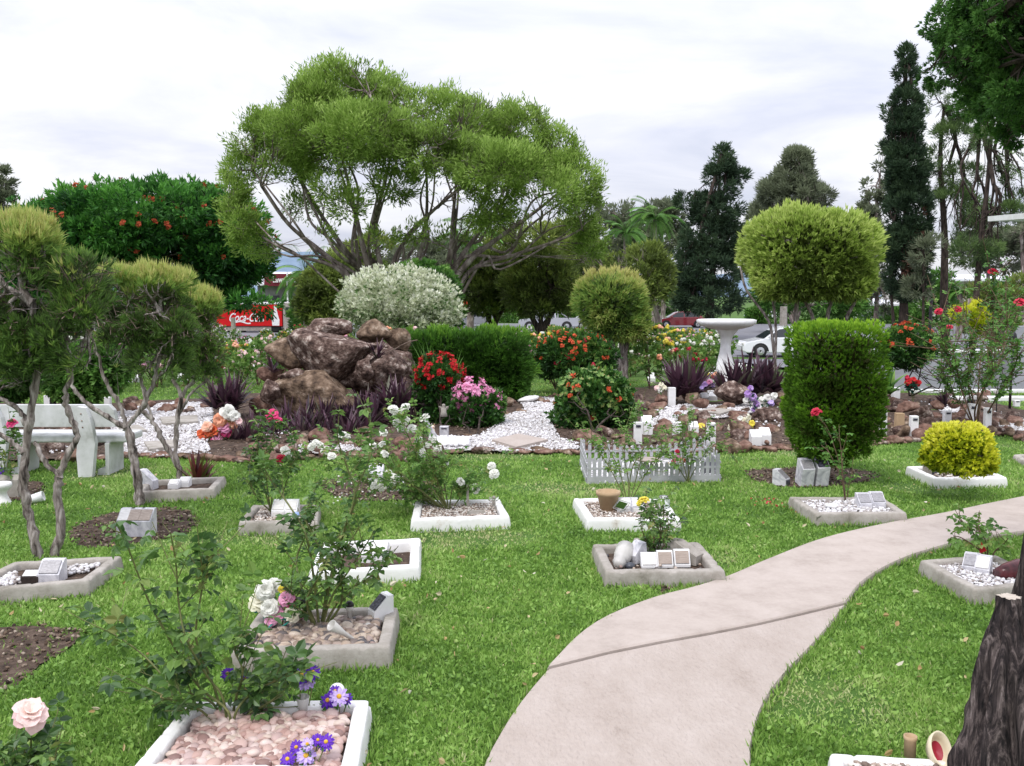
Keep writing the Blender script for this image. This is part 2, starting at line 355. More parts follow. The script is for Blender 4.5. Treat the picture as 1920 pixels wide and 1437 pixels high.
M['l_mid'] = leafmat('mid_green_leaf', [(.03, .09, .02), (.08, .2, .035), (.15, .32, .06), (.25, .42, .09)], .35, .5)
M['l_brown'] = leafmat('dead_brown_foliage', [(.09, .04, .03), (.2, .1, .07)], .2, .7)
M['stone_pink'] = rndmat('pink_river_stone', [(.16, .1, .09), (.36, .22, .19), (.52, .36, .31), (.45, .33, .31), (.66, .54, .49), (.5, .4, .33)], .45)
M['stone_mix'] = rndmat('mixed_river_stone', [(.07, .07, .08), (.16, .13, .12), (.3, .22, .17), (.45, .36, .28), (.5, .42, .35), (.26, .18, .16)], .4)
M['stone_white'] = rndmat('white_pebble', [(.14, .1, .08), (.36, .28, .23), (.6, .54, .48), (.78, .75, .72)], .6)
M['stone_grit'] = rndmat('white_marble_chip', [(.24, .2, .18), (.48, .45, .44), (.66, .65, .66), (.78, .77, .79)], .6)
M['terra'] = mat('buff_pot', [(.3, (.38, .26, .15)), (.7, (.52, .38, .24))], scale=7, rough=.7)
# ================================================================ SETTING
# ground: one sheet to the horizon
gx = np.r_[-3000, -1200, -500, -250, -120, -70, np.arange(-45, 45.1, 1.5), 70, 120, 250, 500, 1200, 3000]
gy = np.r_[-60, -20, -5, np.arange(0, 60, 1.5), 60, 75, 100, 130, 180, 260, 400, 800, 1600, 3500]
X, Y = np.meshgrid(gx, gy); I = np.arange(X.size).reshape(X.shape)
mb = MB(); mb.add(np.c_[X.ravel(), Y.ravel(), hgt(X, Y).ravel()], np.stack([I[:-1, :-1], I[:-1, 1:], I[1:, 1:], I[1:, :-1]], -1).reshape(-1, 4))
struct(mb.build('lawn', M['lawn'], smooth=True))
# distant ridge
mb = MB(); xs = np.linspace(-2600, 2600, 90)
zr = 60+50*np.array([mnoise.fractal(Vector((x*.0012, 3.3, 0)), 1., 2., 5) for x in xs])+70*np.exp(-((xs+620)/300)**2)
V = np.r_[np.c_[xs, np.full(90, 2600.), np.full(90, -5.)], np.c_[xs, np.full(90, 3000.), zr], np.c_[xs, np.full(90, 3400.), np.full(90, -5.)]]
a = np.arange(89); mb.add(V, np.r_[np.c_[a, a+1, a+91, a+90], np.c_[a+90, a+91, a+181, a+180]])
struct(mb.build('hills', mat('haze_tinted_hill', [(.3, (.13, .19, .27)), (.7, (.2, .27, .36))], scale=.02, rough=1.), smooth=True))  # blue of distant haze is painted into the hill colour
# curved concrete path in two slabs with a joint
PL = [(880,1560),(905,1437),(932,1380),(970,1320),(1022,1257),(1084,1192),(1144,1154),(1230,1121),(1300,1103),(1365,1082),(1440,1050),(1543,1011),(1656,984),(1770,963),(1850,946),(1920,932),(2060,905),(2300,870)]
PR = [(1400,1560),(1408,1437),(1410,1385),(1430,1320),(1470,1262),(1530,1200),(1586,1132),(1612,1098),(1650,1070),(1700,1046),(1750,1030),(1800,1016),(1860,1006),(1920,998),(2060,980),(2300,950)]
zt = .035
def gp(l, dz=0): return np.array([G(a, b, dz) for a, b in l])
pl, pr = gp(PL, zt), gp(PR, zt)
jl, jr = gp([(1026,1252)], zt)[0], gp([(1588,1131)], zt)[0]
def resamp(P, n):
    P = np.asarray(P, float)[:, :2]; d = np.r_[0, np.cumsum(np.linalg.norm(np.diff(P, axis=0), axis=1))]; t = np.linspace(0, d[-1], n)
    return np.c_[np.interp(t, d, P[:, 0]), np.interp(t, d, P[:, 1])]
def slab(name, Lf, Rt, top, m, n=70, k=7):
    A, B = resamp(Lf, n), resamp(Rt, n); e = lambda Q: np.r_[Q[:1], Q[:1]*.85+Q[1:2]*.15, Q[1:-1], Q[-1:]*.85+Q[-2:-1]*.15, Q[-1:]]; A, B = e(A), e(B); n += 2; u = np.r_[0, .006, np.linspace(.02, .98, k), .994, 1]; kk = len(u)
    P = A[:, None]*(1-u)[None, :, None]+B[:, None]*u[None, :, None]
    P[:, :, 1] += (np.sin(u*math.pi*2)*.02+np.sin(u*9)*.008)[None]
    z = top-.012*((u < .003) | (u > .997))[None]+np.zeros((n, 1)); z[[0, -1]] -= .008
    V = np.concatenate([P, z[..., None]], -1).reshape(-1, 3); I = np.arange(n*kk).reshape(n, kk)
    q = np.stack([I[:-1, :-1], I[:-1, 1:], I[1:, 1:], I[1:, :-1]], -1).reshape(-1, 4)
    ring = np.r_[I[0], I[1:, -1], I[-1, ::-1][1:], I[::-1, 0][1:-1]]; m2 = len(ring); W2 = V[ring].copy(); W2[:, 2] = -.02; b = len(V)+np.arange(m2)
    mb = MB(); mb.add(np.r_[V, W2], [q, np.c_[ring, b, np.roll(b, -1), np.roll(ring, -1)]]); return struct(mb.build(name, m))
pls = spline(pl, 6); prs = spline(pr, 6)
cut_l = np.argmin(np.linalg.norm(pls-jl, axis=1)); cut_r = np.argmin(np.linalg.norm(prs-jr, axis=1))
M['pathn'] = mat('coarse_path_concrete', [(.3, (.29, .24, .205)), (.42, (.395, .335, .295)), (.6, (.455, .395, .355)), (.7, (.49, .43, .39))], scale=4, detail=15, rough=.92, bump=1., bscale=60, bdist=.012, stretch=(1, .5, 1), nr=.82)
slab('path', np.r_[[[pl[0][0]-.1, -2, 0]], pls[:cut_l], [jl-[0, .004, 0]]], np.r_[[[pr[0][0]+.1, -2, 0]], prs[:cut_r], [jr-[0, .004, 0]]], .030, M['pathn'])
slab('path', np.r_[[jl+[0, .006, 0]], pls[cut_l+1:]], np.r_[[jr+[0, .006, 0]], prs[cut_r+1:]], .044, M['path'])
PATHP = np.r_[pls, prs[::-1]][:, :2]
# garden island behind the lawn (front edge read from the photo)
FE = [(-400,875),(-60,872),(60,868),(200,862),(330,858),(450,868),(600,862),(760,856),(860,850),(1000,851),(1080,852),(1190,850),(1300,850),(1400,848),(1480,844),(1600,838),(1680,833),(1760,824),(1850,818),(1920,818),(2200,815)]
BE = [(2200,772),(1920,768),(1790,745),(1660,738),(1560,742),(1480,724),(1400,716),(1180,728),(1040,742),(960,748),(880,765),(780,735),(640,730),(480,738),(330,752),(200,757),(60,757),(-400,755)]
GARD = np.array([G(a, b)[:2] for a, b in FE+BE])
struct(patch('garden_soil', GARD, .02, .09, M['soil'], bump=.04, wob=.06, bfreq=2.5))
def pp(l): return np.array([G(a, b)[:2] for a, b in l])
GR = {'c': [(800,850),(840,838),(900,820),(935,800),(945,785),(985,772),(975,760),(960,752),(1000,748),(1050,752),(1060,765),(1040,785),(1035,800),(1050,825),(1085,838),(1085,850),(960,853)],
      'm': [(1195,800),(1230,770),(1290,762),(1340,765),(1410,755),(1440,760),(1440,772),(1390,785),(1340,790),(1300,785),(1270,800),(1220,812)],
      'l': [(215,857),(205,820),(215,780),(250,768),(330,758),(400,760),(400,790),(390,830),(395,858),(300,862)],
      'r': [(1755,770),(1740,763),(1790,762),(1815,778),(1812,795),(1775,790)],
      'e': [(1800,800),(1850,795),(1925,792),(2000,795),(2000,812),(1900,815),(1850,812)],
      'b': [(560,856),(560,840),(700,838),(700,858)]}
for k, v in GR.items():
    struct(patch('gravel_path', pp(v), .035, .05, M['gravel'], bump=.015, wob=.05, bfreq=9))
SOIL = {'a': [(-60,1180),(0,1172),(90,1172),(170,1185),(150,1215),(90,1250),(30,1290),(0,1310),(-80,1340)],
        'b': [(118,1000),(150,980),(210,962),(300,952),(365,958),(375,985),(350,1003),(290,1015),(210,1028),(140,1030)],
        'c': [(1392,884),(1440,879),(1530,876),(1610,880),(1660,892),(1630,905),(1560,915),(1460,915),(1405,900)],
        'd': [(590,905),(650,892),(740,890),(810,905),(840,920),(790,938),(690,942),(620,932)],
        'e': [(-60,912),(0,908),(70,902),(95,912),(80,935),(0,945),(-60,945)],
        'f': [(1225,1108),(1250,1096),(1290,1092),(1275,1105),(1240,1118)]}
SP = {k: pp(v) for k, v in SOIL.items()}
for k, v in SP.items(): struct(patch('soil', v, .006, .035, M['soil'], bump=.012, wob=.05, bfreq=5))
# road and kerbs far behind
def flat(name, pts, z, m):
    mb = MB(); P = np.array([(x, y, float(hgt(x, y))+z) for x, y in pts]); mb.add(P, np.arange(len(P))); return mb.build(name, m)
struct(flat('road', [(-140, 66), (9, 66), (9, 46), (17, 44), (60, 44), (160, 66), (160, 101), (-140, 101)], .006, M['asph']))
struct(flat('driveway', [(8.5, 19.6), (60, 19.2), (60, 30), (17, 36), (17, 44), (9.4, 44), (9.4, 26)], .004, M['asph']))
# ---------------------------------------------------------------- concrete-edged beds
def offs(P, d):
    n = len(P); out = []
    for i in range(n):
        a, b, c = P[i-1], P[i], P[(i+1) % n]
        e1, e2 = unit(b-a), unit(c-b); n1 = np.array([-e1[1], e1[0]]); n2 = np.array([-e2[1], e2[0]])
        m = unit(n1+n2); out.append(b+m*d/max(.3, np.dot(m, n1)))
    return np.array(out)
def roundc(P, r, k=5):
    out = []; n = len(P)
    for i in range(n):
        a, b, c = P[i-1], P[i], P[(i+1) % n]
        p, q = b+unit(a-b)*r, b+unit(c-b)*r
        for t in np.linspace(0, 1, k): out.append(p*(1-t)**2+2*b*t*(1-t)+q*t*t)
        e = c+unit(b-c)*r
        for t in np.linspace(0, 1, 34)[1:-1]: out.append(q*(1-t)+e*t)
    return np.array(out)
BEDS = {}
def bed(key, label, c4, m, h=.1, w=.062, fill=None, fillz=.05, zb=0., grp='concrete edged memorial beds on the lawn'):
    P = np.array([G(a, b, h)[:2] for a, b in c4])                     # FL FR BR BL, anticlockwise
    c = P.mean(0); z0 = float(hgt(*c)); BEDS[key] = (P, z0, h, w)
    t = thing('memorial_bed', label, 'garden bed', (c[0], c[1], z0), grp)
    loops = []
    for d, z, r in [(-.012, -.02, .022), (-.008, h*.35, .022), (-.004, h*.7, .022), (.0, h-.012, .02), (.004, h-.003, .02), (.01, h, .02), (w*.5, h+.001, .015), (w-.01, h, .012), (w-.003, h-.005, .012), (w, h-.025, .02), (w+.004, -.02, .02)]:
        q = roundc(offs(P, d), r); loops.append(np.c_[q, np.full(len(q), z0+z)])
    k = len(loops[0]); V = np.concatenate(loops); nz = np.array([mnoise.noise(Vector((v[0]*7, v[1]*7, v[2]*9))) for v in V]); n2 = np.array([mnoise.noise(Vector((v[0]*31+5, v[1]*31, v[2]*40))) for v in V]); V = V+nz[:, None]*[.003, .003, .004]; edge = np.repeat([0, 0, .4, 1, 1, .8, .3, .6, .8, .4, 0][:len(loops)], k)[:len(V)]; V = V-((np.clip(n2-.28, 0, 1)*.05)*edge)[:, None]*[.3, .3, 1]
    q = []
    for i in range(len(loops)-1):
        for j in range(k): j2 = (j+1) % k; q.append([i*k+j, i*k+j2, (i+1)*k+j2, (i+1)*k+j])
    mb = MB(); mb.add(V, np.array(q)); mb.build('rim', m, t, smooth=True)
    ip = offs(P, w-.002)
    lo, hi = ip.min(0), ip.max(0); xs = np.linspace(lo[0]-.03, hi[0]+.03, 40); ys = np.linspace(lo[1]-.03, hi[1]+.03, 40)
    X, Y = np.meshgrid(xs, ys); Zz = np.array([mnoise.noise(Vector((x*9, y*9, 2.2)))*.008 for x, y in zip(X.ravel(), Y.ravel())])+z0+fillz
    I = np.arange(X.size).reshape(X.shape); qd = np.stack([I[:-1, :-1], I[:-1, 1:], I[1:, 1:], I[1:, :-1]], -1).reshape(-1, 4)
    ins = inpoly(X.ravel(), Y.ravel(), offs(P, w-.012)); qd = qd[ins[qd].all(1)]
    mb = MB(); mb.add(np.c_[X.ravel(), Y.ravel(), Zz], qd); mb.build('soil_fill', fill or M['soil'], t, smooth=True)
    return t
def inbed(key, n, ex=.02):
    P, z0, h, w = BEDS[key]; ip = offs(P, w+ex); lo, hi = ip.min(0), ip.max(0)
    p = R.uniform(lo, hi, (n*3, 2)); p = p[inpoly(p[:, 0], p[:, 1], ip)][:n]; return p
def stones(key, n, size, m, name, label, flat_=.45, z=.06, lev=2, sub=None, layers=.02, mound=.0):
    P, z0, h, w = BEDS[key]
    if sub is None: p = inbed(key, n, size*.8)
    else:
        q = np.array([G(a, b, z)[:2] for a, b in sub]); lo, hi = q.min(0), q.max(0); p = R.uniform(lo, hi, (n*3, 2)); p = p[inpoly(p[:, 0], p[:, 1], q) & inpoly(p[:, 0], p[:, 1], offs(P, w+size*.6))][:n]
    n = len(p); s = size*R.uniform(.55, 1.15, n)
    cz = z0+z+R.uniform(0, layers, n)+mound*np.exp(-((p-p.mean(0))**2).sum(1)/.05)
    base, Fl = ico(lev); base = base*(1+.12*np.array([mnoise.noise(Vector(v*1.7)) for v in base]))[:, None]
    mb = MB(); inst(mb, (base, Fl), np.c_[p, cz], np.c_[s, s*R.uniform(.6, .95, n), s*flat_*R.uniform(.7, 1.1, n)], rrot(n, .3), rnd=R.uniform(0, 1, n))
    o = mb.build(name, m, loc=(p[:, 0].mean(), p[:, 1].mean(), z0+z), smooth=True); return tag(o, label, 'pebbles', kind='stuff')
bed('A', 'grey concrete bed holding the twin trunked paperbark shrub at the left edge', [(-95,1112),(166,1089),(229,1042),(26,1053)], M['conc'], fillz=.055)
bed('B', 'small grey concrete bed with the red sword leaved plant right of the bench', [(250,924),(402,916),(423,893),(276,900)], M['conc'], fillz=.05)
bed('C', 'grey concrete bed with pebbles under the pink rose', [(447,979),(596,979),(600,946),(474,946)], M['conc'], fillz=.06)
bed('D', 'white painted bed of mixed gravel under the white rose bush', [(771,974),(956,968),(937,936),(779,938)], M['whitec'], fillz=.06)
bed('E', 'white painted bed with deep bare soil and a chipped corner, behind the big dark rose', [(578,1074),(786,1062),(788,1009),(604,1016)], M['whitec'], fillz=.02)
bed('F', 'large grey concrete bed filled with mixed river stones', [(432,1222),(731,1213),(747,1137),(488,1143)], M['conc'], h=.11, fillz=.05)
bed('G', 'white painted bed of pink stones at the bottom edge, with purple daisies', [(240,1447),(668,1450),(694,1311),(352,1316)], M['whitec'], fillz=.045)
bed('H', 'white painted bed holding the round buff pot and glass jar', [(1101,973),(1276,973),(1246,935),(1075,934)], M['whitec'], fillz=.06)
bed('I', 'grey concrete bed with three plaque blocks in a row and a lying glass vase', [(1136,1072),(1360,1070),(1310,1015),(1111,1020)], M['conc'], fillz=.045)
bed('J', 'mossy grey concrete bed of white pebbles with two marble plaque blocks', [(1528,963),(1701,962),(1655,932),(1479,931)], M['conc'], fillz=.06)
bed('K', 'white painted bed under the golden round bush', [(1750,897),(1889,895),(1830,872),(1699,874)], M['whitec'], fillz=.05)
bed('L', 'grey concrete bed right of the path, cut off by the big tree trunk', [(1827,1106),(1975,1092),(1868,1040),(1724,1050)], M['conc'], fillz=.06)
bed('M', 'white painted bed at the bottom right corner with two buff pots', [(1562,1500),(1850,1500),(1792,1424),(1555,1411)], M['whitec'], fillz=.07, w=.05)
bed('N', 'low grey concrete bed cut by the right edge of the picture', [(1922,866),(2060,862),(2010,848),(1900,852)], M['conc'], h=.07, fillz=.03)
stones('G', 1500, .03, M['stone_pink'], 'river_stones', 'smooth pink and cream stones filling the white bed at the bottom', .55, .055, 2, layers=.03)
stones('F', 1150, .032, M['stone_mix'], 'river_stones', 'smooth mixed grey and buff stones filling the large grey bed', .55, .06, 2, layers=.03)
stones('C', 1500, .012, M['stone_white'], 'bed_gravel', 'fine white and brown gravel in the grey bed under the pink rose', .7, .065, 1)
stones('D', 2200, .012, M['stone_white'], 'bed_gravel', 'mixed gravel in the white bed under the white rose bush', .7, .065, 1)
stones('H', 2200, .012, M['stone_white'], 'bed_gravel', 'brown and white gravel in the white bed with the buff pot', .7, .065, 1)
stones('J', 900, .018, M['stone_grit'], 'bed_gravel', 'round white pebbles in the mossy grey bed', .7, .065, 1, layers=.025)
stones('L', 1300, .014, M['stone_grit'], 'bed_gravel', 'white pebbles in the grey bed right of the path', .7, .065, 1)
stones('M', 900, .016, M['stone_white'], 'bed_gravel', 'white and brown gravel in the bottom right bed', .7, .08, 1)
stones('K', 250, .014, M['stone_white'], 'bed_gravel', 'scattered pebbles in the bed under the golden bush', .7, .052, 1)
stones('A', 150, .017, M['stone_grit'], 'bed_gravel', 'patch of white pebbles behind the plaques in the left grey bed', .7, .062, 1, [(108,1058),(200,1048),(190,1066),(150,1078),(108,1080)])
stones('A', 160, .017, M['stone_grit'], 'bed_gravel', 'patch of white pebbles left of the plaques in the left grey bed', .7, .062, 1, [(0,1080),(30,1076),(40,1095),(0,1105)])
stones('I', 60, .014, M['stone_mix'], 'bed_gravel', 'few small stones on the soil of the three plaque bed', .7, .05, 1)
# loose white grit thrown over the gravel paths
mb = MB(); pts = []
for k, v in GR.items():
    q = pp(v); lo, hi = q.min(0)-.1, q.max(0)+.1; A = (hi-lo).prod(); p = R.uniform(lo, hi, (int(A*900), 2)); pts.append(p[inpoly(p[:, 0], p[:, 1], q)])
q = GARD; lo, hi = q.min(0), q.max(0); p = R.uniform([-6, 10], [8, 16], (5000, 2)); p = p[inpoly(p[:, 0], p[:, 1], q)]; p = p[clumpnoise(np.c_[p, p[:, 0]*0], 1.3) > .32]; pts.append(p)
p = np.concatenate(pts); n = len(p); s = R.uniform(.005, .015, n)*R.choice([1, 1, 1, 1.7], n)
inst(mb, ico(1), np.c_[p, hgt(p[:, 0], p[:, 1])+.045], np.c_[s, s*.8, s*.6], rrot(n), rnd=R.uniform(.3, 1, n))
tag(mb.build('marble_chips', M['stone_grit']), 'white marble chips strewn over the paths of the rock garden', 'gravel', kind='stuff')
# mulch crumbs on the bare soil
mb = MB(); pts = []
for k, v in SP.items():
    lo, hi = v.min(0), v.max(0); A = (hi-lo).prod(); p = R.uniform(lo, hi, (int(A*500), 2)); pts.append(p[inpoly(p[:, 0], p[:, 1], v)])
for k in 'AEIK': pts.append(inbed(k, 160, .01))
p = R.uniform([-7, 10.3], [9, 14], (9000, 2)); p = p[inpoly(p[:, 0], p[:, 1], GARD)]; pts.append(p)
p = np.concatenate(pts); n = len(p); s = R.uniform(.004, .018, n)
inst(mb, ico(1), np.c_[p, hgt(p[:, 0], p[:, 1])+np.where(np.arange(n) < n, .012, 0)+np.where(inpoly(p[:, 0], p[:, 1], GARD), .02, 0)], np.c_[s, s*.7, s*.5], rrot(n), rnd=R.uniform(0, 1, n))
M['crumb'] = rndmat('soil_crumb', [(.025, .016, .012), (.08, .052, .036), (.17, .12, .085), (.36, .3, .24)], .95)
tag(mb.build('mulch_crumbs', M['crumb']), 'brown crumbs of earth and bark lying on the bare soil', 'mulch', kind='stuff')
# ---------------------------------------------------------------- grass
EXC = [PATHP, GARD]+[offs(b[0], .0) for b in BEDS.values()]
def grass(n, y0, y1, L, Wd, x0=None, x1=None, excl=True):
    y = R.uniform(y0, y1, n); hw = y*.56+.35; x = R.uniform(-1, 1, n)*hw
    keep = np.ones(n, bool)
    if excl:
        for q in EXC: keep &= ~inpoly(x, y, q)
        d = R.uniform(0, 1, n)
        for k, q in SP.items():
            jx = x+R.normal(size=n)*.035; jy = y+R.normal(size=n)*.035
            keep &= ~(inpoly(jx, jy, q) & (d > .04))
    x, y = x[keep], y[keep]; n = len(x)
    P = np.c_[x, y, hgt(x, y)-.004]
    cl = clumpnoise(P, 2.1, 5.); cl2 = clumpnoise(P, .6, 9.); cl3 = clumpnoise(P, 7., 2.)
    cl4 = clumpnoise(P, 1.1, 31.); hh = 1+.35*cl2+.3*cl3-.5*np.clip(cl4-.2, 0, 1)
    az = R.uniform(0, 6.28, n); tilt = R.uniform(.25, 1.25, n)
    D = np.c_[np.cos(az)*np.sin(tilt), np.sin(az)*np.sin(tilt), np.cos(tilt)]
    rn = np.clip(.45+.22*cl+.2*cl3+.35*cl2+.9*np.clip(cl4-.28, 0, 1)+R.normal(size=n)*.13+(R.uniform(size=n) > .98)*.5, 0, 1); kp = R.uniform(size=n) > np.clip((cl4-.25)*2.5, 0, .75); P, D, hh, rn = P[kp], D[kp], hh[kp], rn[kp]; n = len(P)
    return P, D, L*R.uniform(.6, 1.25, n)*hh, Wd*R.uniform(.7, 1.3, n), rn
mb = MB()
for a in [(170000, 3.0, 5.0, .034, .0072), (165000, 5.0, 7.5, .035, .009), (150000, 7.5, 11.6, .038, .012), (60000, 11.5, 24, .05, .02)]:
    P, D, L, Wd, rn = grass(*a); leaves(mb, P, D, L, Wd, rn, fold=.3)
P, D, L, Wd, rn = [], [], [], [], []
for q_, z_, h_, w_ in BEDS.values():                                 # longer grass against the concrete
    r_ = resamp(np.r_[offs(q_, -.02), offs(q_, -.02)[:1]], 700); r_ = r_+R.normal(size=r_.shape)*.018; r_ = r_[~inpoly(r_[:, 0], r_[:, 1], offs(q_, 0.))]; P.append(np.c_[r_, np.full(len(r_), z_-.004)])
for e_ in (pls, prs): r_ = resamp(e_, 2600)+R.normal(size=(2600, 2))*.02; r_ = r_[~inpoly(r_[:, 0], r_[:, 1], PATHP)]; P.append(np.c_[r_, np.zeros(len(r_))])
P = np.concatenate(P); n = len(P); leaves(mb, P, unit(rdir(n)*.5+[0, 0, .9]), R.uniform(.035, .07, n), .007, np.clip(R.normal(.4, .2, n), 0, 1), fold=.3)
# broad creeping tufts between the blades
P, D, L, Wd, rn = grass(26000, 3.0, 7.5, .03, .016); P[:, 2] += .018; leaves(mb, P, D*[1, 1, .5], L, Wd, rn*.8, hi=False, fold=.1)
tag(mb.build('grass', M['grass']), 'short green broad bladed grass covering the lawn', 'grass', kind='stuff')

P, D, L, Wd, rn = grass(420, 3.2, 10, .03, .02); P[:, 2] += .04
mb = MB(); leaves(mb, P, D*[1, 1, .3], R.uniform(.015, .05, len(P)), R.uniform(.01, .03, len(P)), R.uniform(0, 1, len(P)), hi=True)
tag(mb.build('leaf_litter', leafmat('dry_leaf', [(.25, .14, .06), (.45, .33, .14), (.6, .5, .3), (.7, .66, .55)], .2)), 'dry leaves and pale petals scattered over the lawn', 'leaf litter', kind='stuff')
SKY0, SKYZ, SUNE, EXPO = .74, 1.2, 1.5, .38
# ================================================================ flowers and roses
def petal_grid(n, R0, tilt, curl, wid, rr=0., jz=.0):
    """n petals around the z axis; each a 4x3 curved patch. returns V (n*12,3), F"""
    V = []; t = np.array([0, .35, .7, 1.]); s = np.array([-1, 0, 1.])
    for i in range(n):
        a = 6.283*i/n+R.uniform(-.2, .2); tl = tilt+R.uniform(-.12, .12); Rr = R0*R.uniform(.9, 1.1)
        ang = tl-curl*t; r = np.r_[0, np.cumsum(np.diff(t)*Rr*np.cos((ang[1:]+ang[:-1])/2))]; z = np.r_[0, np.cumsum(np.diff(t)*Rr*np.sin((ang[1:]+ang[:-1])/2))]
        w = wid*Rr*np.array([.25, .85, 1., .55])
        ru = R.uniform(-.12, .12, 3)*rr
        P = np.array([[rr*.0+r[k], s[j]*w[k]*.5, z[k]+(abs(s[j])*.18-.0)*w[k]*math.sin(tl)+(ru[j]*Rr if k == 3 else 0)+jz] for k in range(4) for j in range(3)])
        V.append(P@rz(a).T)
    I = np.arange(12).reshape(4, 3); q = np.stack([I[:-1, :-1], I[:-1, 1:], I[1:, 1:], I[1:, :-1]], -1).reshape(-1, 4)
    return np.concatenate(V), np.concatenate([q+12*i for i in range(n)])
def bloom(mb, c, D, Rd, mi=0, full=3):
    """a double rose"""
    D = unit(np.asarray(D, float)); u = unit(np.cross(D, [.3, .2, .93])); v = np.cross(D, u); Mx = np.stack([u, v, D], 1)
    for k in range(full+1):
        f = 1-k/(full+1); V, q = petal_grid(5+(k % 2), Rd*(.45+.6*f), 1.35-1.15*f+.05, .35+.9*f, .95, 1.)
        mb.add(V@Mx.T+c, q, mi, R.uniform(.1+.5*(1-f), 1))
def daisy(mb, c, D, Rd, mi=0, n=18, layers=2):
    D = unit(np.asarray(D, float)); u = unit(np.cross(D, [.3, .2, .93])); v = np.cross(D, u); Mx = np.stack([u, v, D], 1)
    for k in range(layers):
        V, q = petal_grid(n-4*k, Rd*(1-.22*k), .25+.25*k, .45, .3, .4); mb.add(V@Mx.T+c, q, mi, .2+.5*k)
def dotflower(mb, P, s, mi=0):
    n = len(P); inst(mb, ico(1), P, np.c_[s, s, s*.75], rrot(n), mi, R.uniform(0, 1, n))
def floret(mb, P, s, mi, k=4, N=None):
    """small open flowers of k petals"""
    n = len(P); D = rdir(n) if N is None else unit(N+rdir(n)*.5); a = unit(np.cross(D, rdir(n))); b = np.cross(D, a)
    for j in range(k):
        t = 6.283*j/k; d = a*math.cos(t)+b*math.sin(t)+D*.25
        leaves(mb, P, d, s, s*.85, R.uniform(0, 1, n), mi, fold=.0, N=D)
def compound(mb, P, D, L, mi, rnd, hi=True, five=True):
    """rose leaf: five leaflets on a drooping stalk"""
    n = len(P); D = unit(D); Sd = unit(np.cross(D, rdir(n)*.25+[0, 0, 1.])); L = np.ones(n)*L; Lc = L[:, None]
    dn = np.array([0, 0, -.35])
    st = P+D*Lc*.7
    up = np.cross(Sd, D)
    def lf(P0, d, l, r): leaves(mb, P0, unit(d+R.normal(size=(n, 3))*.16), l, l*.68, np.clip(rnd+R.normal(size=n)*.1, 0, 1), mi, hi, .18, N=up+R.normal(size=(n, 3))*.2)
    lf(st+D*Lc*.5, D+dn, L, 0)
    for s in (1, -1): lf(st+D*Lc*.45, D*.35+Sd*s+dn*.7, L*.9, 0)
    if five:
        for s in (1, -1): lf(st-D*Lc*.15, D*.2+Sd*s+dn*.8, L*.75, 0)
    return st
def rose(label, cat, Yd, canes, nl, L, blooms=(), leafm='l_rose', stemm='stemg', rad=.006, gz=None, spread=.06, lo=.18, side=3, name='rose_bush', five=True, hi=True, yj=.12, bmats=None, dens=None, grp=None):
    """canes: polylines in picture pixels at distance Yd, all from the bush's foot. blooms: (px,py,r_px,material)"""
    base = W(canes[0][0][0], canes[0][0][1], Yd); t = thing(name, label, cat, base, grp)
    sm, lm = MB(), MB(); tips = []
    for c in canes:
        k = len(c); dy = np.cumsum(np.r_[0, R.normal(size=k-1)*yj/ max(1, k-1)**.5])
        P = spline([W(a, b, Yd+d) for (a, b), d in zip(c, dy)], 5); m = len(P)
        tube(sm, P, np.linspace(rad, rad*.4, m), 6)
        segs = [(P, nl)]
        for _ in range(side):
            i = R.integers(int(m*lo), m-1); d = unit(unit(P[min(i+2, m-1)]-P[i])*.7+rdir(1)[0]*.9+[0, 0, .3]); l = R.uniform(.6, 1.6)*spread*2
            Q = np.array([P[i], P[i]+d*l*.5+[0, 0, .01], P[i]+d*l+[0, 0, .03]]); tube(sm, Q, [rad*.45, rad*.35, rad*.22], 5); segs.append((np.array([Q[0]*(1-u)+Q[2]*u for u in np.linspace(0, 1, 6)]), max(2, nl//(side+2))))
        for Q, cn in segs:
            m2 = len(Q); f = R.uniform(lo if Q is P else .2, 1, cn)*(m2-1); i = np.minimum(f.astype(int), m2-2); fr = (f-i)[:, None]
            A = Q[i]*(1-fr)+Q[i+1]*fr; T = unit(Q[i+1]-Q[i])
            D = unit(rdir(cn)+T*.35+np.array([0, 0, .1])); st = compound(lm, A, D, L*R.uniform(.6, 1.15, cn), 0, R.beta(2, 2.4, cn), hi, five)
            for a_, b_ in zip(A, st): tube(sm, [a_, b_], [rad*.22, rad*.14], 3)
    sm.build('stem', M[stemm], t, smooth=True)
    lm.build('foliage', M[leafm], t)
    for (a, b, r, mm) in blooms:
        fb = MB(); c = W(a, b, Yd+R.normal()*.05); rr = r/ppm(Yd); bloom(fb, c-[0, 0, rr*.3], [R.normal()*.35, -.45+R.normal()*.2, .9], rr, 0, 3 if r > 8 else 2)
        fb.build('bloom', M[mm], t)
    return t
rose('tall rose bush with dark green leaves and no blooms, standing in the bottom white bed', 'rose bush', 3.68,
 [[(430,1392),(428,1335),(375,1290),(330,1220),(280,1130),(245,1040),(216,975)],
  [(430,1392),(418,1310),(390,1270),(350,1200),(335,1130),(330,1060),(320,1000)],
  [(430,1392),(402,1290),(368,1200),(378,1110),(388,1060),(405,1035)],
  [(430,1392),(400,1320),(330,1290),(270,1230),(215,1190),(196,1185)],
  [(430,1392),(445,1330),(480,1295),(520,1275),(548,1262)],
  [(430,1392),(440,1320),(455,1260),(440,1215),(470,1185)],
  [(430,1392),(380,1335),(320,1310),(285,1325)],
  [(430,1392),(465,1340),(500,1320),(470,1300)]], 20, .056, side=5, spread=.085, lo=.3)
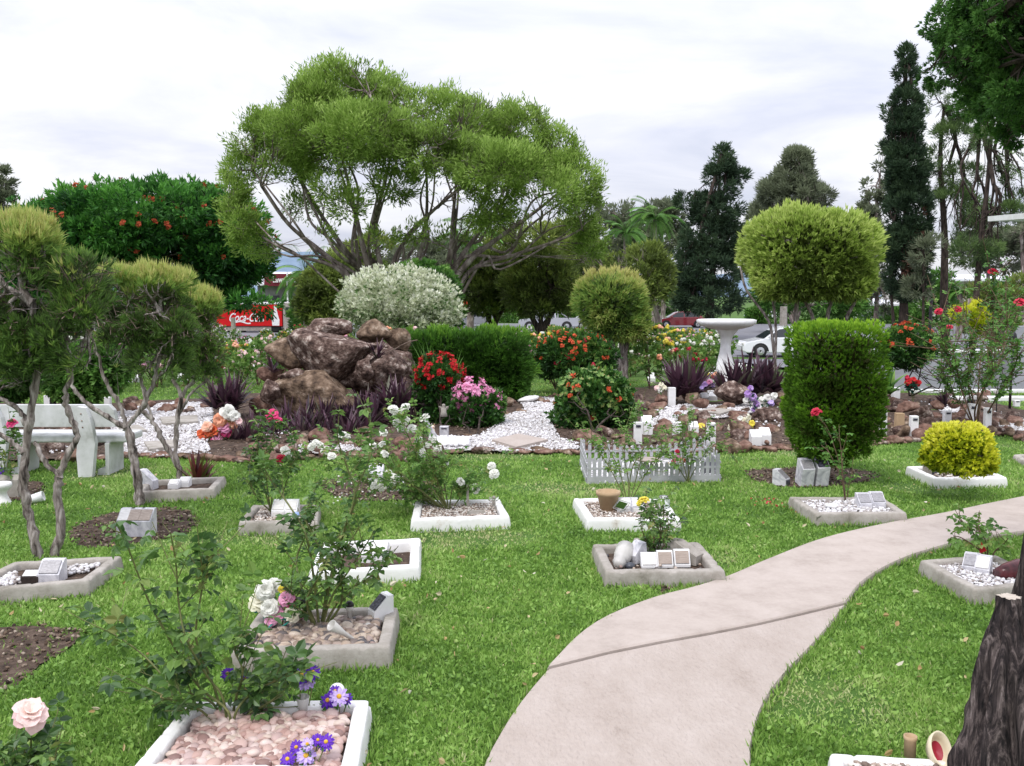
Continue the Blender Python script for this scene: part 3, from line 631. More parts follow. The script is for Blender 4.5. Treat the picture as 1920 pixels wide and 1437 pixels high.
rose('tall dark rose bush rising from the large bed of mixed river stones', 'rose bush', 4.75,
 [[(600,1190),(620,1090),(640,1010),(665,930),(652,880),(636,835),(632,810)],
  [(600,1190),(625,1060),(660,960),(672,910),(695,850),(694,775)],
  [(600,1190),(585,1060),(572,1000),(550,960),(505,895),(490,865)],
  [(600,1190),(640,1120),(690,1085),(720,1060),(733,1025)],
  [(600,1190),(568,1110),(556,1050),(575,1000),(590,960)],
  [(600,1190),(622,1120),(668,1050),(700,1000)],
  [(600,1190),(560,1130),(535,1100)],[(600,1190),(612,1090),(595,1020),(570,965),(600,935)],
  [(600,1190),(640,1130),(640,1060),(655,1020),(680,980)],[(600,1190),(575,1130),(600,1080),(620,1040)]], 18, .046, side=5, spread=.06, lo=.22, rad=.007, leafm='l_rose')
rose('rose bush with hot pink blooms in the grey bed beside the twin plaques', 'rose bush', 7.25,
 [[(508,960),(497,920),(485,870),(482,820),(492,785)],[(508,960),(530,925),(545,870),(552,820),(530,790)],[(508,960),(500,900),(505,850),(515,800),(510,778)],
  [(508,960),(480,930),(468,890),(475,840)],[(508,960),(515,900),(540,880),(560,850)]], 22, .05, [(511,774,15,'f_hot'),(522,785,9,'f_hot'),(527,856,11,'f_crim')], side=3, spread=.06, lo=.25)
wb = [(745,770),(760,785),(738,764),(795,780),(718,808),(772,800),(716,830),(722,848),(600,832),(583,835),(535,842),(650,815),(640,812),(592,828),(610,840),(700,832),(785,822),(800,832),(792,845),(622,852),(728,884),(737,893),(716,912),(834,866),(922,870),(926,884),(864,900),(893,912),(760,975),(770,982),(745,790),(540,850),(640,900),(705,905),(760,760),(820,835),(812,820),(752,800)]
rose('spreading rose bush covered in small white blooms in the white gravel bed', 'rose bush', 7.45,
 [[(842,962),(790,920),(745,885),(700,862),(650,852),(605,842)],[(842,962),(800,900),(775,840),(755,795),(745,772)],[(842,962),(812,880),(795,830),(795,785)],[(842,962),(872,922),(900,892),(922,878)],
  [(842,962),(850,915),(880,905),(896,912)],[(842,962),(800,935),(770,930),(755,960)],[(842,962),(780,915),(720,900),(680,890),(640,900),(590,905)],[(842,962),(760,900),(700,840),(645,818)],[(842,962),(800,920),(730,870),(722,835)],[(842,962),(800,890),(780,860),(790,800)],[(842,962),(830,900),(800,870),(760,850)],[(842,962),(780,930),(740,915),(700,910)],
  [(842,962),(820,910),(830,870),(834,868)],[(842,962),(770,920),(640,870),(540,850)]], 46, .038, [(a, b, R.uniform(8, 12.5), 'f_white') for a, b in wb], leafm='l_rosey', side=6, spread=.085, lo=.2, rad=.006, yj=.3)
rose('thin rose bush with sparse leaves behind the buff pot', 'rose bush', 7.7,
 [[(1178,950),(1178,900),(1170,850),(1180,800),(1200,775)],[(1178,950),(1192,900),(1200,850),(1170,810),(1160,790)],[(1178,950),(1150,890),(1125,850),(1110,830)],[(1178,950),(1210,890),(1240,850),(1235,815)],[(1178,950),(1185,880),(1215,830),(1245,800)],[(1178,950),(1160,880),(1130,830),(1095,822)]], 24, .034, leafm='l_rosey', side=7, spread=.1, rad=.005, lo=.3)
rose('bushy rose without blooms leaning over the picket fence plot', 'rose bush', 8.9,
 [[(1290,905),(1290,860),(1275,820),(1260,800)],[(1290,905),(1300,850),(1320,820),(1335,815)],[(1290,905),(1280,850),(1300,800),(1295,780)],[(1290,905),(1260,860),(1240,840)],[(1290,905),(1315,860),(1345,830),(1360,838)]], 26, .036, leafm='l_rosey', side=7, spread=.1, rad=.005, lo=.25)
rose('small rose bush with one yellow bloom in the three plaque bed', 'rose bush', 6.2,
 [[(1228,1048),(1225,1000),(1215,960),(1205,940)],[(1228,1048),(1240,1000),(1245,960),(1240,930)],[(1228,1048),(1210,1010),(1200,985)],[(1228,1048),(1250,1015),(1258,990)],[(1228,1048),(1225,1020),(1235,985),(1228,955)],[(1228,1048),(1240,1010),(1225,975)]], 18, .036, [(1207,934,11,'f_yell'),(1198,941,7,'f_yell')], leafm='l_rose', stemm='stemb', side=4, spread=.06, rad=.005, lo=.2)
rose('slender rose with one red bloom in front of the clipped cypress', 'rose bush', 7.75,
 [[(1586,952),(1582,905),(1568,850),(1552,805),(1533,778)],[(1586,952),(1578,900),(1555,850),(1540,835)],[(1586,952),(1592,910),(1600,880)],[(1586,952),(1580,890),(1575,830),(1560,800)]], 8, .042, [(1530,769,11,'f_crim')], leafm='l_mid', stemm='stemb', side=3, spread=.05, rad=.006, lo=.3)
rose('young rose with fresh green leaves in the grey bed right of the path', 'rose bush', 5.95,
 [[(1852,1062),(1845,1030),(1825,1000),(1800,975),(1793,965)],[(1852,1062),(1850,1020),(1835,990),(1838,975)],[(1852,1062),(1865,1035),(1882,1020),(1890,1010)],[(1852,1062),(1840,1035),(1805,1010),(1788,1005)]], 9, .05, leafm='l_rosey', stemm='stemb', side=3, spread=.05, rad=.006, lo=.35)
rose('large blush pink rose in full bloom at the bottom left corner', 'rose', 3.25,
 [[(45,1640),(52,1500),(58,1400),(58,1345)],[(45,1640),(20,1520),(10,1440),(0,1400)],[(45,1640),(75,1520),(90,1440),(110,1420)],[(45,1640),(40,1480),(30,1400)],[(45,1640),(60,1480),(85,1400)]], 11, .05, [(57,1327,36,'f_blush')], leafm='l_rose', side=3, spread=.05, rad=.006, lo=.3)
rose('rose bush with a single crimson bloom in front of the bench at the left edge', 'rose bush', 8.3,
 [[(10,915),(15,860),(20,820),(22,798)],[(10,915),(0,870),(-15,840)],[(10,915),(25,870),(35,840),(30,820)],[(10,915),(8,870),(0,845)]], 7, .055, [(22,790,11,'f_hot')], leafm='l_rose', side=2, spread=.06, rad=.006, lo=.3)
rose('tall open rose bush with crimson blooms by the lamp post at the right', 'rose bush', 12.6,
 [[(1832,815),(1828,770),(1845,730),(1862,700),(1880,660),(1890,600),(1900,570)],[(1832,815),(1815,765),(1800,720),(1790,670),(1775,620),(1762,590)],[(1832,815),(1838,760),(1850,700),(1860,620),(1862,560),(1862,518)],
  [(1832,815),(1820,760),(1815,700),(1825,640),(1800,590)],[(1832,815),(1860,760),(1885,720),(1905,680),(1908,640)],[(1832,815),(1810,770),(1780,730),(1765,690),(1770,650)],[(1832,815),(1840,740),(1870,660),(1900,610),(1912,575)],[(1832,815),(1820,730),(1790,700),(1775,660),(1760,630)],[(1832,815),(1835,720),(1845,640),(1880,580),(1890,540)]], 95, .055,
 [(1863,507,11,'f_crim'),(1914,564,12,'f_crim'),(1760,581,9,'f_crim'),(1796,577,8,'f_crim'),(1781,611,7,'f_crim')], leafm='l_mid', stemm='stemb', side=22, spread=.22, rad=.012, lo=.32, yj=.6, hi=False)
# purple daisies and other flowers on the beds
def stalk(mb, a, b, r=.0025): tube(mb, spline([a, (a+b)/2+R.normal(size=3)*.008, b], 3), r, 5)
def daisies(label, lst, foot, Yd, vase=None, name='artificial_daisies'):
    f = W(*foot, Yd); t = thing(name, label, 'artificial flowers', f); sm = MB(); lm = MB()
    for a, b, r, mm in lst:
        c = W(a, b, Yd+R.normal()*.015); rr = r/ppm(Yd); D = [R.normal()*.2, -.8, .75]
        stalk(sm, f, c); fb = MB(); daisy(fb, c, D, rr); o = fb.build('bloom', M[mm], t); cb = MB(); inst(cb, ico(2), [c+unit(np.array(D))*rr*.18], [[rr*.26, rr*.2, rr*.26]]); cb.build('centre', M['centre'], o, smooth=True)
        n = 5; leaves(lm, np.repeat([c-[0, 0, rr*.6]], n, 0), rdir(n)-[0, 0, .3], rr*1.1, rr*.5, .4, hi=True)
    sm.build('stem', M['stemg'], t); lm.build('foliage', M['l_mid'], t)
    if vase:
        vb = MB(); c = W(vase[0], vase[1], Yd); h = vase[2]/ppm(Yd); r0 = vase[3]/ppm(Yd); lathe(vb, [(r0*.5, 0), (r0*.62, h*.5), (r0, h), (r0*.9, h), (r0*.5, h*.5), (r0*.38, .01)], 14, c, rx(.12)); vb.build('grave_vase', M['vase'], t, smooth=True)
M['vase'] = plain('cloudy_plastic', (.72, .7, .66), .3, trans=.35)
daisies('lilac and purple artificial daisies in a clear vase at the back of the bottom bed', [(574,1278,20,'f_lil'),(566,1266,20,'f_purp'),(588,1262,16,'f_purp')], (572,1350), 3.75, (570,1355,55,13))
daisies('purple and pale artificial daisies leaning on the right rim beside the white ball lamp', [(616,1314,18,'f_purp'),(636,1307,19,'f_lil'),(628,1296,12,'f_purp'),(652,1312,12,'f_purp')], (626,1375), 3.72, (627,1372,48,11))
daisies('lilac and purple artificial daisies at the very bottom of the pink stone bed', [(574,1418,20,'f_lil'),(540,1424,16,'f_purp'),(556,1402,15,'f_purp'),(612,1392,17,'f_purp'),(596,1388,13,'f_purp'),(577,1396,14,'f_lil')], (585,1455), 3.3)
daisies('few small purple artificial daisies deep in the dark rose leaves', [(427,1264,14,'f_purp'),(459,1273,10,'f_purp'),(548,1255,9,'f_purp'),(482,1320,10,'f_lil')], (470,1372), 3.8)
b = G(634, 1310, .06); b = W(633, 1335, 3.85)
mb = MB(); t = thing('ball_lamp', 'white round garden ball on a stake behind the purple daisies', 'garden lamp', b-[0, 0, .08])
inst(mb, ico(3), [W(632, 1296, 3.85)], [[.033]*3]); mb.build('globe', M['white'], t, smooth=True); mb = MB(); tube(mb, [W(632, 1296, 3.85), b-[0, 0, .08]], .008, 8); mb.build('stake', M['white'], t)
# ---------------------------------------------------------------- plaque blocks
def plaque(label, px, py, w, h, d, rot=0., bm='marble', pm='plate', z=.05, slope=.55, lean=0., frontplate=None, name='plaque_block', front=None):
    """desk-shaped memorial block whose sloping face looks at the path. px,py = middle of the front foot"""
    c = G(px, py, z); t = thing(name, label, 'memorial plaque', c); A = rz(rot)@rx(lean)
    fh = h*(1-slope) if front is None else front
    prof = [(0, 0), (0, fh), (d*.72, h), (d, h), (d, 0)]
    mb = MB(); prism(mb, prof[::-1], w, c, A); o = mb.build('block', M[bm], t)
    if pm:
        a = np.array([0, 0, fh]); b = np.array([0, d*.72, h]); e = unit(b-a); nr = np.cross([1., 0, 0], e); m = (a+b)/2+nr*.004; L2 = np.linalg.norm(b-a)
        Rm = np.stack([[1., 0, 0], e, nr], 1); mb = MB(); box(mb, A@m+c, (w*.84, L2*.82, .006), A@Rm, .0015, seg=1); mb.build('plate', M[pm], t)
    if frontplate:
        mb = MB(); box(mb, A@np.array([0, -.003, fh*.5])+c, (w*.8, .006, fh*.75), A, .0015, seg=1); mb.build('front_plate', M[frontplate], t)
    return t
plaque('small dark block with a pale metal plaque in the left grey bed', 55, 1098, .1, .075, .09, .05, 'barkd', 'platew', slope=.35)
plaque('larger grey marble block with lettered plate beside a small dark one', 90, 1097, .13, .13, .12, .05, 'marble', 'plate', slope=.55)
for i, (x, nm) in enumerate([(231, 'leftmost of the three joined stone plaque blocks on the bare soil'), (249, 'middle one of the three joined stone plaque blocks on the bare soil'), (270, 'rightmost of the three joined stone plaque blocks on the bare soil')]):
    plaque(nm, x, 1008, .095, .19, .14, .02, 'marble', 'platew' if i == 0 else 'plateb', z=.005, slope=.4)
plaque('grey side-on wedge plaque at the left end of the sword plant bed', 292, 917, .09, .17, .15, 1.35, 'marble', None)
plaque('low white square plaque left of another in the sword plant bed', 324, 917, .09, .07, .09, 0, 'white', 'platew', slope=.5)
plaque('low white square plaque nearest the red sword leaves', 344, 914, .09, .08, .09, 0, 'white', 'platew', slope=.5)
plaque('pale tiled plaque block, left of the pair under the pink rose', 521, 975, .1, .135, .12, 0, 'white', 'platew', z=.06, frontplate='platew', slope=.5)
plaque('pale tiled plaque block, right of the pair under the pink rose', 545, 975, .09, .135, .12, 0, 'white', 'platew', z=.06, frontplate='platew', slope=.5)
plaque('white block with blank plaque inside the deep white bed', 700, 1056, .16, .12, .12, -.1, 'white', 'platew', z=.02)
plaque('white wedge plaque seen from its side among the mixed river stones', 696, 1168, .08, .14, .11, -1.0, 'white', 'plated', z=.06)
plaque('silvery plaque block, left of the pair in the white bed with the buff pot', 1171, 965, .11, .115, .1, 0, 'marble', 'platew', z=.06, frontplate='platew', slope=.5)
plaque('silvery plaque block, right of the pair in the white bed with the buff pot', 1197, 965, .1, .115, .1, 0, 'marble', 'platew', z=.06, frontplate='platew', slope=.5)
plaque('plaque block with a blank white face, first of three in a row', 1218, 1066, .1, .085, .07, .02, 'white', 'platew', slope=.85)
plaque('plaque block with a brown face, middle of three in a row', 1248, 1065, .1, .095, .07, .02, 'white', 'plateb', slope=.85)
plaque('plaque block with a brown face, last of three in a row beside the grey wedge', 1280, 1064, .1, .1, .07, .02, 'white', 'plateb', slope=.85)
plaque('grey brown stone wedge at the right end of the three plaque bed', 1312, 1058, .11, .13, .2, .95, 'conc', None)
plaque('tilted white wedge between the lying vase and the small rose', 1184, 1056, .09, .12, .1, -1., 'marble', None, lean=.15)
plaque('veined marble plaque block, left of the pair in the mossy bed', 1624, 958, .105, .125, .11, .03, 'marble', 'plate', z=.06, frontplate='marble')
plaque('veined marble plaque block, right of the pair in the mossy bed', 1649, 957, .105, .13, .11, .03, 'marble', 'plate', z=.06, frontplate='marble')
plaque('white side-on plaque with a dark photo tile, at the foot of the clipped cypress', 1477, 912, .1, .15, .13, .9, 'marble', 'plate', z=.0, frontplate='plated')
plaque('tall leaning marble plaque block, left of the pair under the clipped cypress', 1513, 914, .12, .235, .14, .12, 'marble', 'plate', z=0, slope=.25, lean=.22)
plaque('tall leaning marble plaque block, right of the pair under the clipped cypress', 1541, 913, .12, .245, .14, .12, 'marble', 'plated', z=0, slope=.25, lean=.22)
plaque('grey stone with a dark oval tile at the left end of the golden bush bed', 1756, 892, .13, .125, .12, .25, 'conc', None, z=.05, frontplate='plated')
plaque('low dark block with an open white plaque, left half, under the golden bush', 1802, 889, .09, .1, .12, .03, 'rockC', 'platew', z=.05, slope=.3)
plaque('low dark block with a white plaque bearing a mark, right half, under the golden bush', 1823, 889, .09, .1, .12, .03, 'rockC', 'platew', z=.05, slope=.3)
plaque('white lettered plaque block, left of the twin pair beside the big trunk', 1817, 1077, .085, .11, .12, -.6, 'marble', 'plate', z=.06, slope=.6)
plaque('white lettered plaque block, right of the twin pair beside the big trunk', 1840, 1082, .085, .11, .12, -.6, 'marble', 'platew', z=.06, slope=.6)
plaque('grey plaque block half hidden behind the white rose', 704, 905, .14, .16, .12, 0, 'marble', None, z=0)
plaque('low grey plaque block on the bare soil under the white rose', 742, 922, .14, .12, .12, 0, 'marble', 'plate', z=0)
plaque('grey slab standing behind the stone urn at the left edge', 15, 935, .18, .2, .06, 0, 'conc', None, z=0, slope=.2)
# ---------------------------------------------------------------- pots, vases, small things
def lathed(name, label, cat, prof, c, m, seg=28, rot=None, smooth=True, partname='body'):
    t = thing(name, label, cat, c); mb = MB(); lathe(mb, prof, seg, c, rot, closed=False); mb.build(partname, M[m], t, smooth=smooth); return t
c = G(1140, 961, .06); lathed('plant_pot', 'round buff clay pot standing in the white gravel bed', 'pot', [(0, .005), (.055, 0), (.085, .14), (.095, .14), (.097, .17), (.08, .17), (.075, .13), (0, .12)], c, 'terra')
c = G(1244, 962, .06); lathed('glass_jar', 'clear glass jar at the right end of the bed with the buff pot', 'jar', [(0, 0), (.045, 0), (.05, .02), (.05, .1), (.035, .12), (.035, .135), (.031, .135), (.031, .118), (.045, .1), (.045, .02), (0, .008)], c, 'glass')
mb = MB(); c = G(1165, 948, .14); box(mb, c, (.11, .008, .09), rz(.3)@rx(.5)@ry(.4)); box(mb, c+np.array([0, -.006, .004]), (.08, .004, .06), rz(.3)@rx(.5)@ry(.4), mi=1); tag(mb.build('photo_stand', [M['glass'], M['l_mid']], loc=c), 'small tilted glass photo stand leaning above the silvery plaques', 'ornament')
c = G(1160, 1058, .075)
lathed('glass_vase', 'large frosted glass vase lying on its side in the three plaque bed', 'vase', [(0, -.02), (.028, -.02), (.033, .0), (.045, .02), (.03, .04), (.05, .07), (.06, .13), (.065, .2), (.06, .2), (.055, .13), (.045, .07), (0, .06)], c, 'vasef' if 'vasef' in M else 'vase', rot=rz(-.35)@rx(-1.35))
for (x, y, r, l) in [(1181,1066,.033,'dark polished stone ball beside the lying glass vase'), (1206,1050,.035,'dark polished stone behind the three plaques')]:
    mb = MB(); c = G(x, y, .045); V, Fl = ico(3); mb.add(V*[r, r, r*.7]+c+[0, 0, r*.5], Fl); tag(mb.build('dark_stone', plain('slate', (.06, .065, .08), .35), loc=c, smooth=True), l, 'stone')
c = G(1194, 1034, .05); t = thing('solar_light', 'small dark round topped lamp at the back of the three plaque bed', 'garden lamp', c); mb = MB(); box(mb, c+[0, 0, .045], (.045, .04, .09), None, .015); mb.build('housing', M['conc'], t); mb = MB(); box(mb, c+[.034, 0, .035], (.02, .03, .07), None, .006); mb.build('panel', M['black'], t)
c = G(556, 974, .065); mb = MB(); lathe(mb, [(0, 0), (.024, 0), (.026, .05), (.02, .055), (0, .055)], 18, c, rx(-.2)); tag(mb.build('candle_jar', plain('pale_blue_enamel', (.3, .42, .7), .35), loc=c, smooth=True), 'pale blue candle jar beside the paired plaques under the pink rose', 'jar')
t = thing('flower_tube', 'clear tube vase leaning in the mixed river stones', 'vase', G(665,1205,.08)); mb = MB(); lathe(mb, [(.008, 0), (.012, .1), (.028, .19), (.025, .19), (.009, .1), (.004, 0)], 16, G(672, 1205, .07), rz(.3)@ry(-.85)@rx(.3), closed=False); mb.build('tube', M['vase'], t, smooth=True)
t = thing('solar_light', 'slim solar lamp with black cap beside the white wedge plaque', 'garden lamp', G(654,1160,.06)); c = G(656, 1172, .06); mb = MB(); lathe(mb, [(.012, 0), (.014, .075), (.02, .078), (.02, .1), (0, .1)], 16, c); mb.build('glass_body', M['vase'], t, smooth=True); mb = MB(); lathe(mb, [(.022, .1), (.022, .112), (.012, .125), (0, .126)], 16, c); mb.build('cap', M['black'], t, smooth=True)
t = thing('solar_light', 'black disc shaped solar lamp behind the fabric bouquet', 'garden lamp', W(558,1130,4.85)); mb = MB(); lathe(mb, [(0, 0), (.035, 0), (.038, .008), (.036, .02), (0, .022)], 22, W(562, 1130, 4.85)); mb.build('cap', M['black'], t, smooth=True); mb = MB(); tube(mb, [W(562,1130,4.85), G(562,1195,.04)], .006, 8); mb.build('stake', M['black'], t)
t = thing('glass_ball', 'clear glass ball lying in front of the white wedge plaque', 'ornament', G(690,1178,.06)); mb = MB(); inst(mb, ico(3), [G(690, 1176, .085)], [[.022]*3]); mb.build('ball', M['vase'], t, smooth=True)
# bouquet of cloth flowers in bed F
def bouquet(label, items, Yd, foot, greens='f_teal', gn=14, gl=.05, name='artificial_bouquet', grp=None, spike=()):
    f = W(*foot, Yd); t = thing(name, label, 'artificial flowers', f, grp); lm, sm = MB(), MB(); cs = []
    for (a, b, r, mm) in items:
        c = W(a, b, Yd+R.normal()*.03); cs.append(c); fb = MB(); bloom(fb, c, [R.normal()*.4, -.9, .4+R.normal()*.3], r/ppm(Yd), 0, 3 if r > 9 else 1); fb.build('bloom', M[mm], t); stalk(sm, f, c)
    cs = np.array(cs); i = R.integers(0, len(cs), gn); leaves(lm, cs[i]*.8+f*.2+R.normal(size=(gn, 3))*.01, rdir(gn)+[0, -.3, .1], gl, gl*.45, R.uniform(0, 1, gn), hi=True)
    sm.build('stem', M['stemg'], t); lm.build('foliage', M[greens], t); return t
bouquet('large cloth bouquet of white roses and pink lilies in the mixed river stones', [(497,1107,22,'f_white'),(513,1098,17,'f_white'),(487,1128,23,'f_cream'),(505,1140,20,'f_white'),(536,1122,18,'f_pink'),(545,1133,12,'f_hot'),(518,1152,19,'f_pink'),(546,1152,18,'f_cream'),(562,1162,12,'f_pink'),(528,1106,9,'f_yell'),(508,1165,13,'f_pink')], 4.72, (525,1205), gn=30, gl=.055)
bouquet('orange, pink and white artificial flowers in front of the purple sword plants at the left', [(398,808,16,'f_oran'),(388,800,12,'f_peach'),(378,826,12,'f_oran'),(376,812,9,'f_oran'),(412,788,15,'f_peach'),(428,774,16,'f_white'),(440,780,13,'f_white'),(420,800,15,'f_pink'),(434,792,14,'f_peach'),(408,820,14,'f_pink'),(424,812,12,'f_hot'),(448,790,9,'f_blush'),(400,828,9,'f_hot')], 11.4, (415,848), greens='l_mid', gn=26, gl=.08)
bouquet('purple and white artificial lilies left of the clipped cypress', [(1412,744,9,'f_lav'),(1402,738,8,'f_lav'),(1408,728,7,'f_lav'),(1418,757,8,'f_lav'),(1414,768,6,'f_lav'),(1428,750,9,'f_white'),(1440,746,8,'f_white'),(1452,742,8,'f_white'),(1399,750,7,'f_white'),(1446,755,7,'f_lil'),(1433,760,7,'f_white')], 14.2, (1425,782), greens='f_dark', gn=24, gl=.08)
bouquet('cream and yellow artificial roses low among the brown rocks', [(1372,800,9,'f_cream'),(1384,794,8,'f_white'),(1398,790,9,'f_cream'),(1410,795,8,'f_yell'),(1404,783,7,'f_cream'),(1388,785,7,'f_white'),(1380,806,7,'f_cream')], 12.3, (1392,820), gn=18, gl=.06)
bouquet('pink artificial flowers in a green trough above the twin white plaques', [(1322,722,7,'f_lav'),(1330,717,7,'f_pink'),(1337,723,6,'f_lil'),(1316,727,5,'f_lil')], 15.6, (1328,740), gn=8, gl=.06, greens='f_dark')
bouquet('red artificial carnations right of the clipped cypress', [(1704,717,8,'f_red'),(1713,712,7,'f_red'),(1719,719,8,'f_red'),(1709,723,7,'f_red'),(1701,708,5,'f_crim')], 14.6, (1712,755), greens='f_dark', gn=26, gl=.1)
bouquet('yellow frangipani posy among the white plinths', [(1316,799,8,'f_yell'),(1322,808,8,'f_yell'),(1314,812,7,'f_cream')], 12.1, (1316,830), gn=6, gl=.05)
bouquet('pink and red posy standing in the picket fence plot', [(1268,858,7,'f_pink'),(1264,866,7,'f_hot'),(1278,862,6,'f_peach'),(1270,846,5,'f_crim'),(1284,864,5,'f_red')], 9.0, (1272,892), gn=12, gl=.05, greens='l_mid')
bouquet('orange and yellow flowers at the foot of the birdbath', [(1338,706,6,'f_oran'),(1330,703,5,'f_yell'),(1343,703,6,'f_peach'),(1350,708,5,'f_oran')], 16.6, (1340,722), gn=8, gl=.06, greens='l_mid')
bouquet('cream roses beside the purple plant left of the tall white plinth', [(1240,722,7,'f_cream'),(1232,727,6,'f_blush'),(1246,727,6,'f_cream'),(1238,732,6,'f_white')], 15.2, (1240,750), gn=8, gl=.06, greens='l_dark')
bouquet('blue and white posy in a dark vase at the left edge', [(2,884,8,'f_purp'),(-4,878,8,'f_white'),(8,890,6,'f_purp')], 8.4, (0,905), gn=8, gl=.06, greens='l_mid')
# urn, cylinder, pots at edges
c = G(4, 945); lathed('stone_urn', 'cream stone urn with flared foot at the left edge', 'urn', [(.09, 0), (.075, .01), (.045, .07), (.04, .1), (.07, .13), (.085, .155), (.08, .18), (.06, .185), (.055, .16), (0, .15)], c, 'whitec')
c = G(54, 938, .04); lathed('white_cup', 'white cup lying on the grass beside the shrub trunk', 'cup', [(0, 0), (.035, 0), (.042, .12), (.038, .12), (.032, .01), (0, .01)], c, 'white', rot=rz(.2)@ry(1.3))
c = np.array([W(1705, 1437, 3.38)[0], 3.38, .07])
lathed('clay_pot', 'small buff cylinder pot on the rim of the bottom right bed', 'pot', [(0, 0), (.021, 0), (.021, .062), (.024, .066), (.024, .078), (.02, .078), (.018, .02), (0, .02)], c, 'terra')
t = thing('clay_shoe_pot', 'oval cream pot lined with red at the bottom right', 'pot', (1.4, 3.3, .06))
c = np.array([W(1757, 1437, 3.3)[0], 3.3, .13]); mb = MB(); lathe(mb, [(0, -.06), (.035, -.05), (.05, 0), (.052, .04), (.046, .04), (.04, 0), (0, -.03)], 26, c, rx(.95)@np.diag([.72, 1.2, .9])); mb.build('bowl', mat('cream_glaze', [(.3, (.62, .53, .38)), (.7, (.75, .68, .5))], rough=.4), t, smooth=True); mb = MB(); lathe(mb, [(0, -.018), (.038, -.005)], 20, c, rx(.95)@np.diag([.72, 1.2, .9]), closed=False); mb.build('liner', plain('red_liner', (.3, .01, .03), .5), t)
# ornaments at bed D and on the soil
t = thing('fairy_ornament', 'small grey green fairy figure on a wire stand in the white rose bed', 'ornament', G(925,962,.06)); mb = MB(); c = G(926, 960, .06); tube(mb, [c+[-.03, 0, 0], c+[-.01, 0, .05], c+[0, 0, .09]], [.004, .005, .012], 8); tube(mb, [c+[.03, 0, 0], c+[.01, 0, .05], c+[0, 0, .09]], [.004, .005, .012], 8); inst(mb, ico(2), [c+[0, 0, .115]], [[.014]*3]); mb.build('body', M['conc'], t, smooth=True)
mb = MB(); leaves(mb, np.array([c+[0, 0, .09]]*4), np.array([[-1, 0, .8], [1, 0, .8], [-1, 0, .2], [1, 0, .2]]), .05, .03, .5, N=np.array([[0, 1., 0]]*4), hi=True); mb.build('wings', M['glass'], t)
mb = MB(); c = G(893, 966, .07); prism(mb, [(-.03, 0), (.03, 0), (.02, .035), (-.02, .035)], .13, c, rz(.25)); tag(mb.build('flat_stone', M['conc'], loc=c), 'grey stone with sloping sides lying on the gravel of the white rose bed', 'stone')
t = thing('metal_stake', 'grey flat metal stake standing in the white rose bed', 'stake', G(877,955,.06)); mb = MB(); box(mb, G(877,955,.06)+[0, 0, .1], (.02, .006, .2), None, .001, seg=1); mb.build('blade', M['conc'], t)
c = G(1570, 953, .07); lathed('white_bottle', 'fallen white bottle shaped ornament among the white pebbles', 'ornament', [(0, 0), (.03, .0), (.035, .04), (.02, .09), (.012, .13), (0, .13)], c, 'white', rot=rz(.5)@ry(-1.3))
t = thing('red_tag', 'red and white triangular tag hanging in the young rose', 'tag', W(1843,1040,5.9)); mb = MB(); c = W(1843, 1030, 5.88); mb.add([c+[-.012, 0, .045], c+[.025, 0, -.01], c+[-.02, 0, -.03], c+[-.012, .004, .045], c+[.025, .004, -.01], c+[-.02, .004, -.03]], [[0, 2, 1], [3, 4, 5]]); mb.add([c+[-.012, 0, .045], c+[.025, 0, -.01], c+[-.02, 0, -.03], c+[-.012, .004, .045], c+[.025, .004, -.01], c+[-.02, .004, -.03]], [[0, 1, 4, 3], [1, 2, 5, 4], [2, 0, 3, 5]]); mb.build('card', M['f_red'], t)
c = G(1898, 1085, .06); t = thing('glazed_jar', 'dark red glazed jar lying behind the big tree trunk', 'jar', c); mb = MB(); lathe(mb, [(0, -.13), (.04, -.12), (.055, -.04), (.058, .06), (.04, .12), (.03, .12), (0, .05)], 26, c+[0, 0, .05], rz(.4)@ry(1.45)); mb.build('body', mat('dark_red_glaze', [(.35, (.03, .01, .012)), (.6, (.13, .03, .035)), (.75, (.3, .15, .14))], rough=.25, scale=8), t, smooth=True)
# fallen petals
for nm, lab, pts_, mm, k in [('petals', 'fallen white petals on the soil and grass under the white rose', [(700,925),(640,935),(760,935),(800,940),(660,900),(620,930)], 'f_white', 60), ('petals', 'fallen red petals on the grass left of the mossy bed', [(1448,940),(1488,948),(1470,945),(1540,950)], 'f_crim', 40)]:
    mb = MB(); P = np.array([G(a, b, .03) for a, b in pts_]); i = R.integers(0, len(P), k); Q = P[i]+R.normal(size=(k, 3))*[.1, .12, 0]; leaves(mb, Q, rdir(k)*[1, 1, .3], .025, .02, R.uniform(0, 1, k)); tag(mb.build(nm, M[mm]), lab, 'petals', kind='stuff')
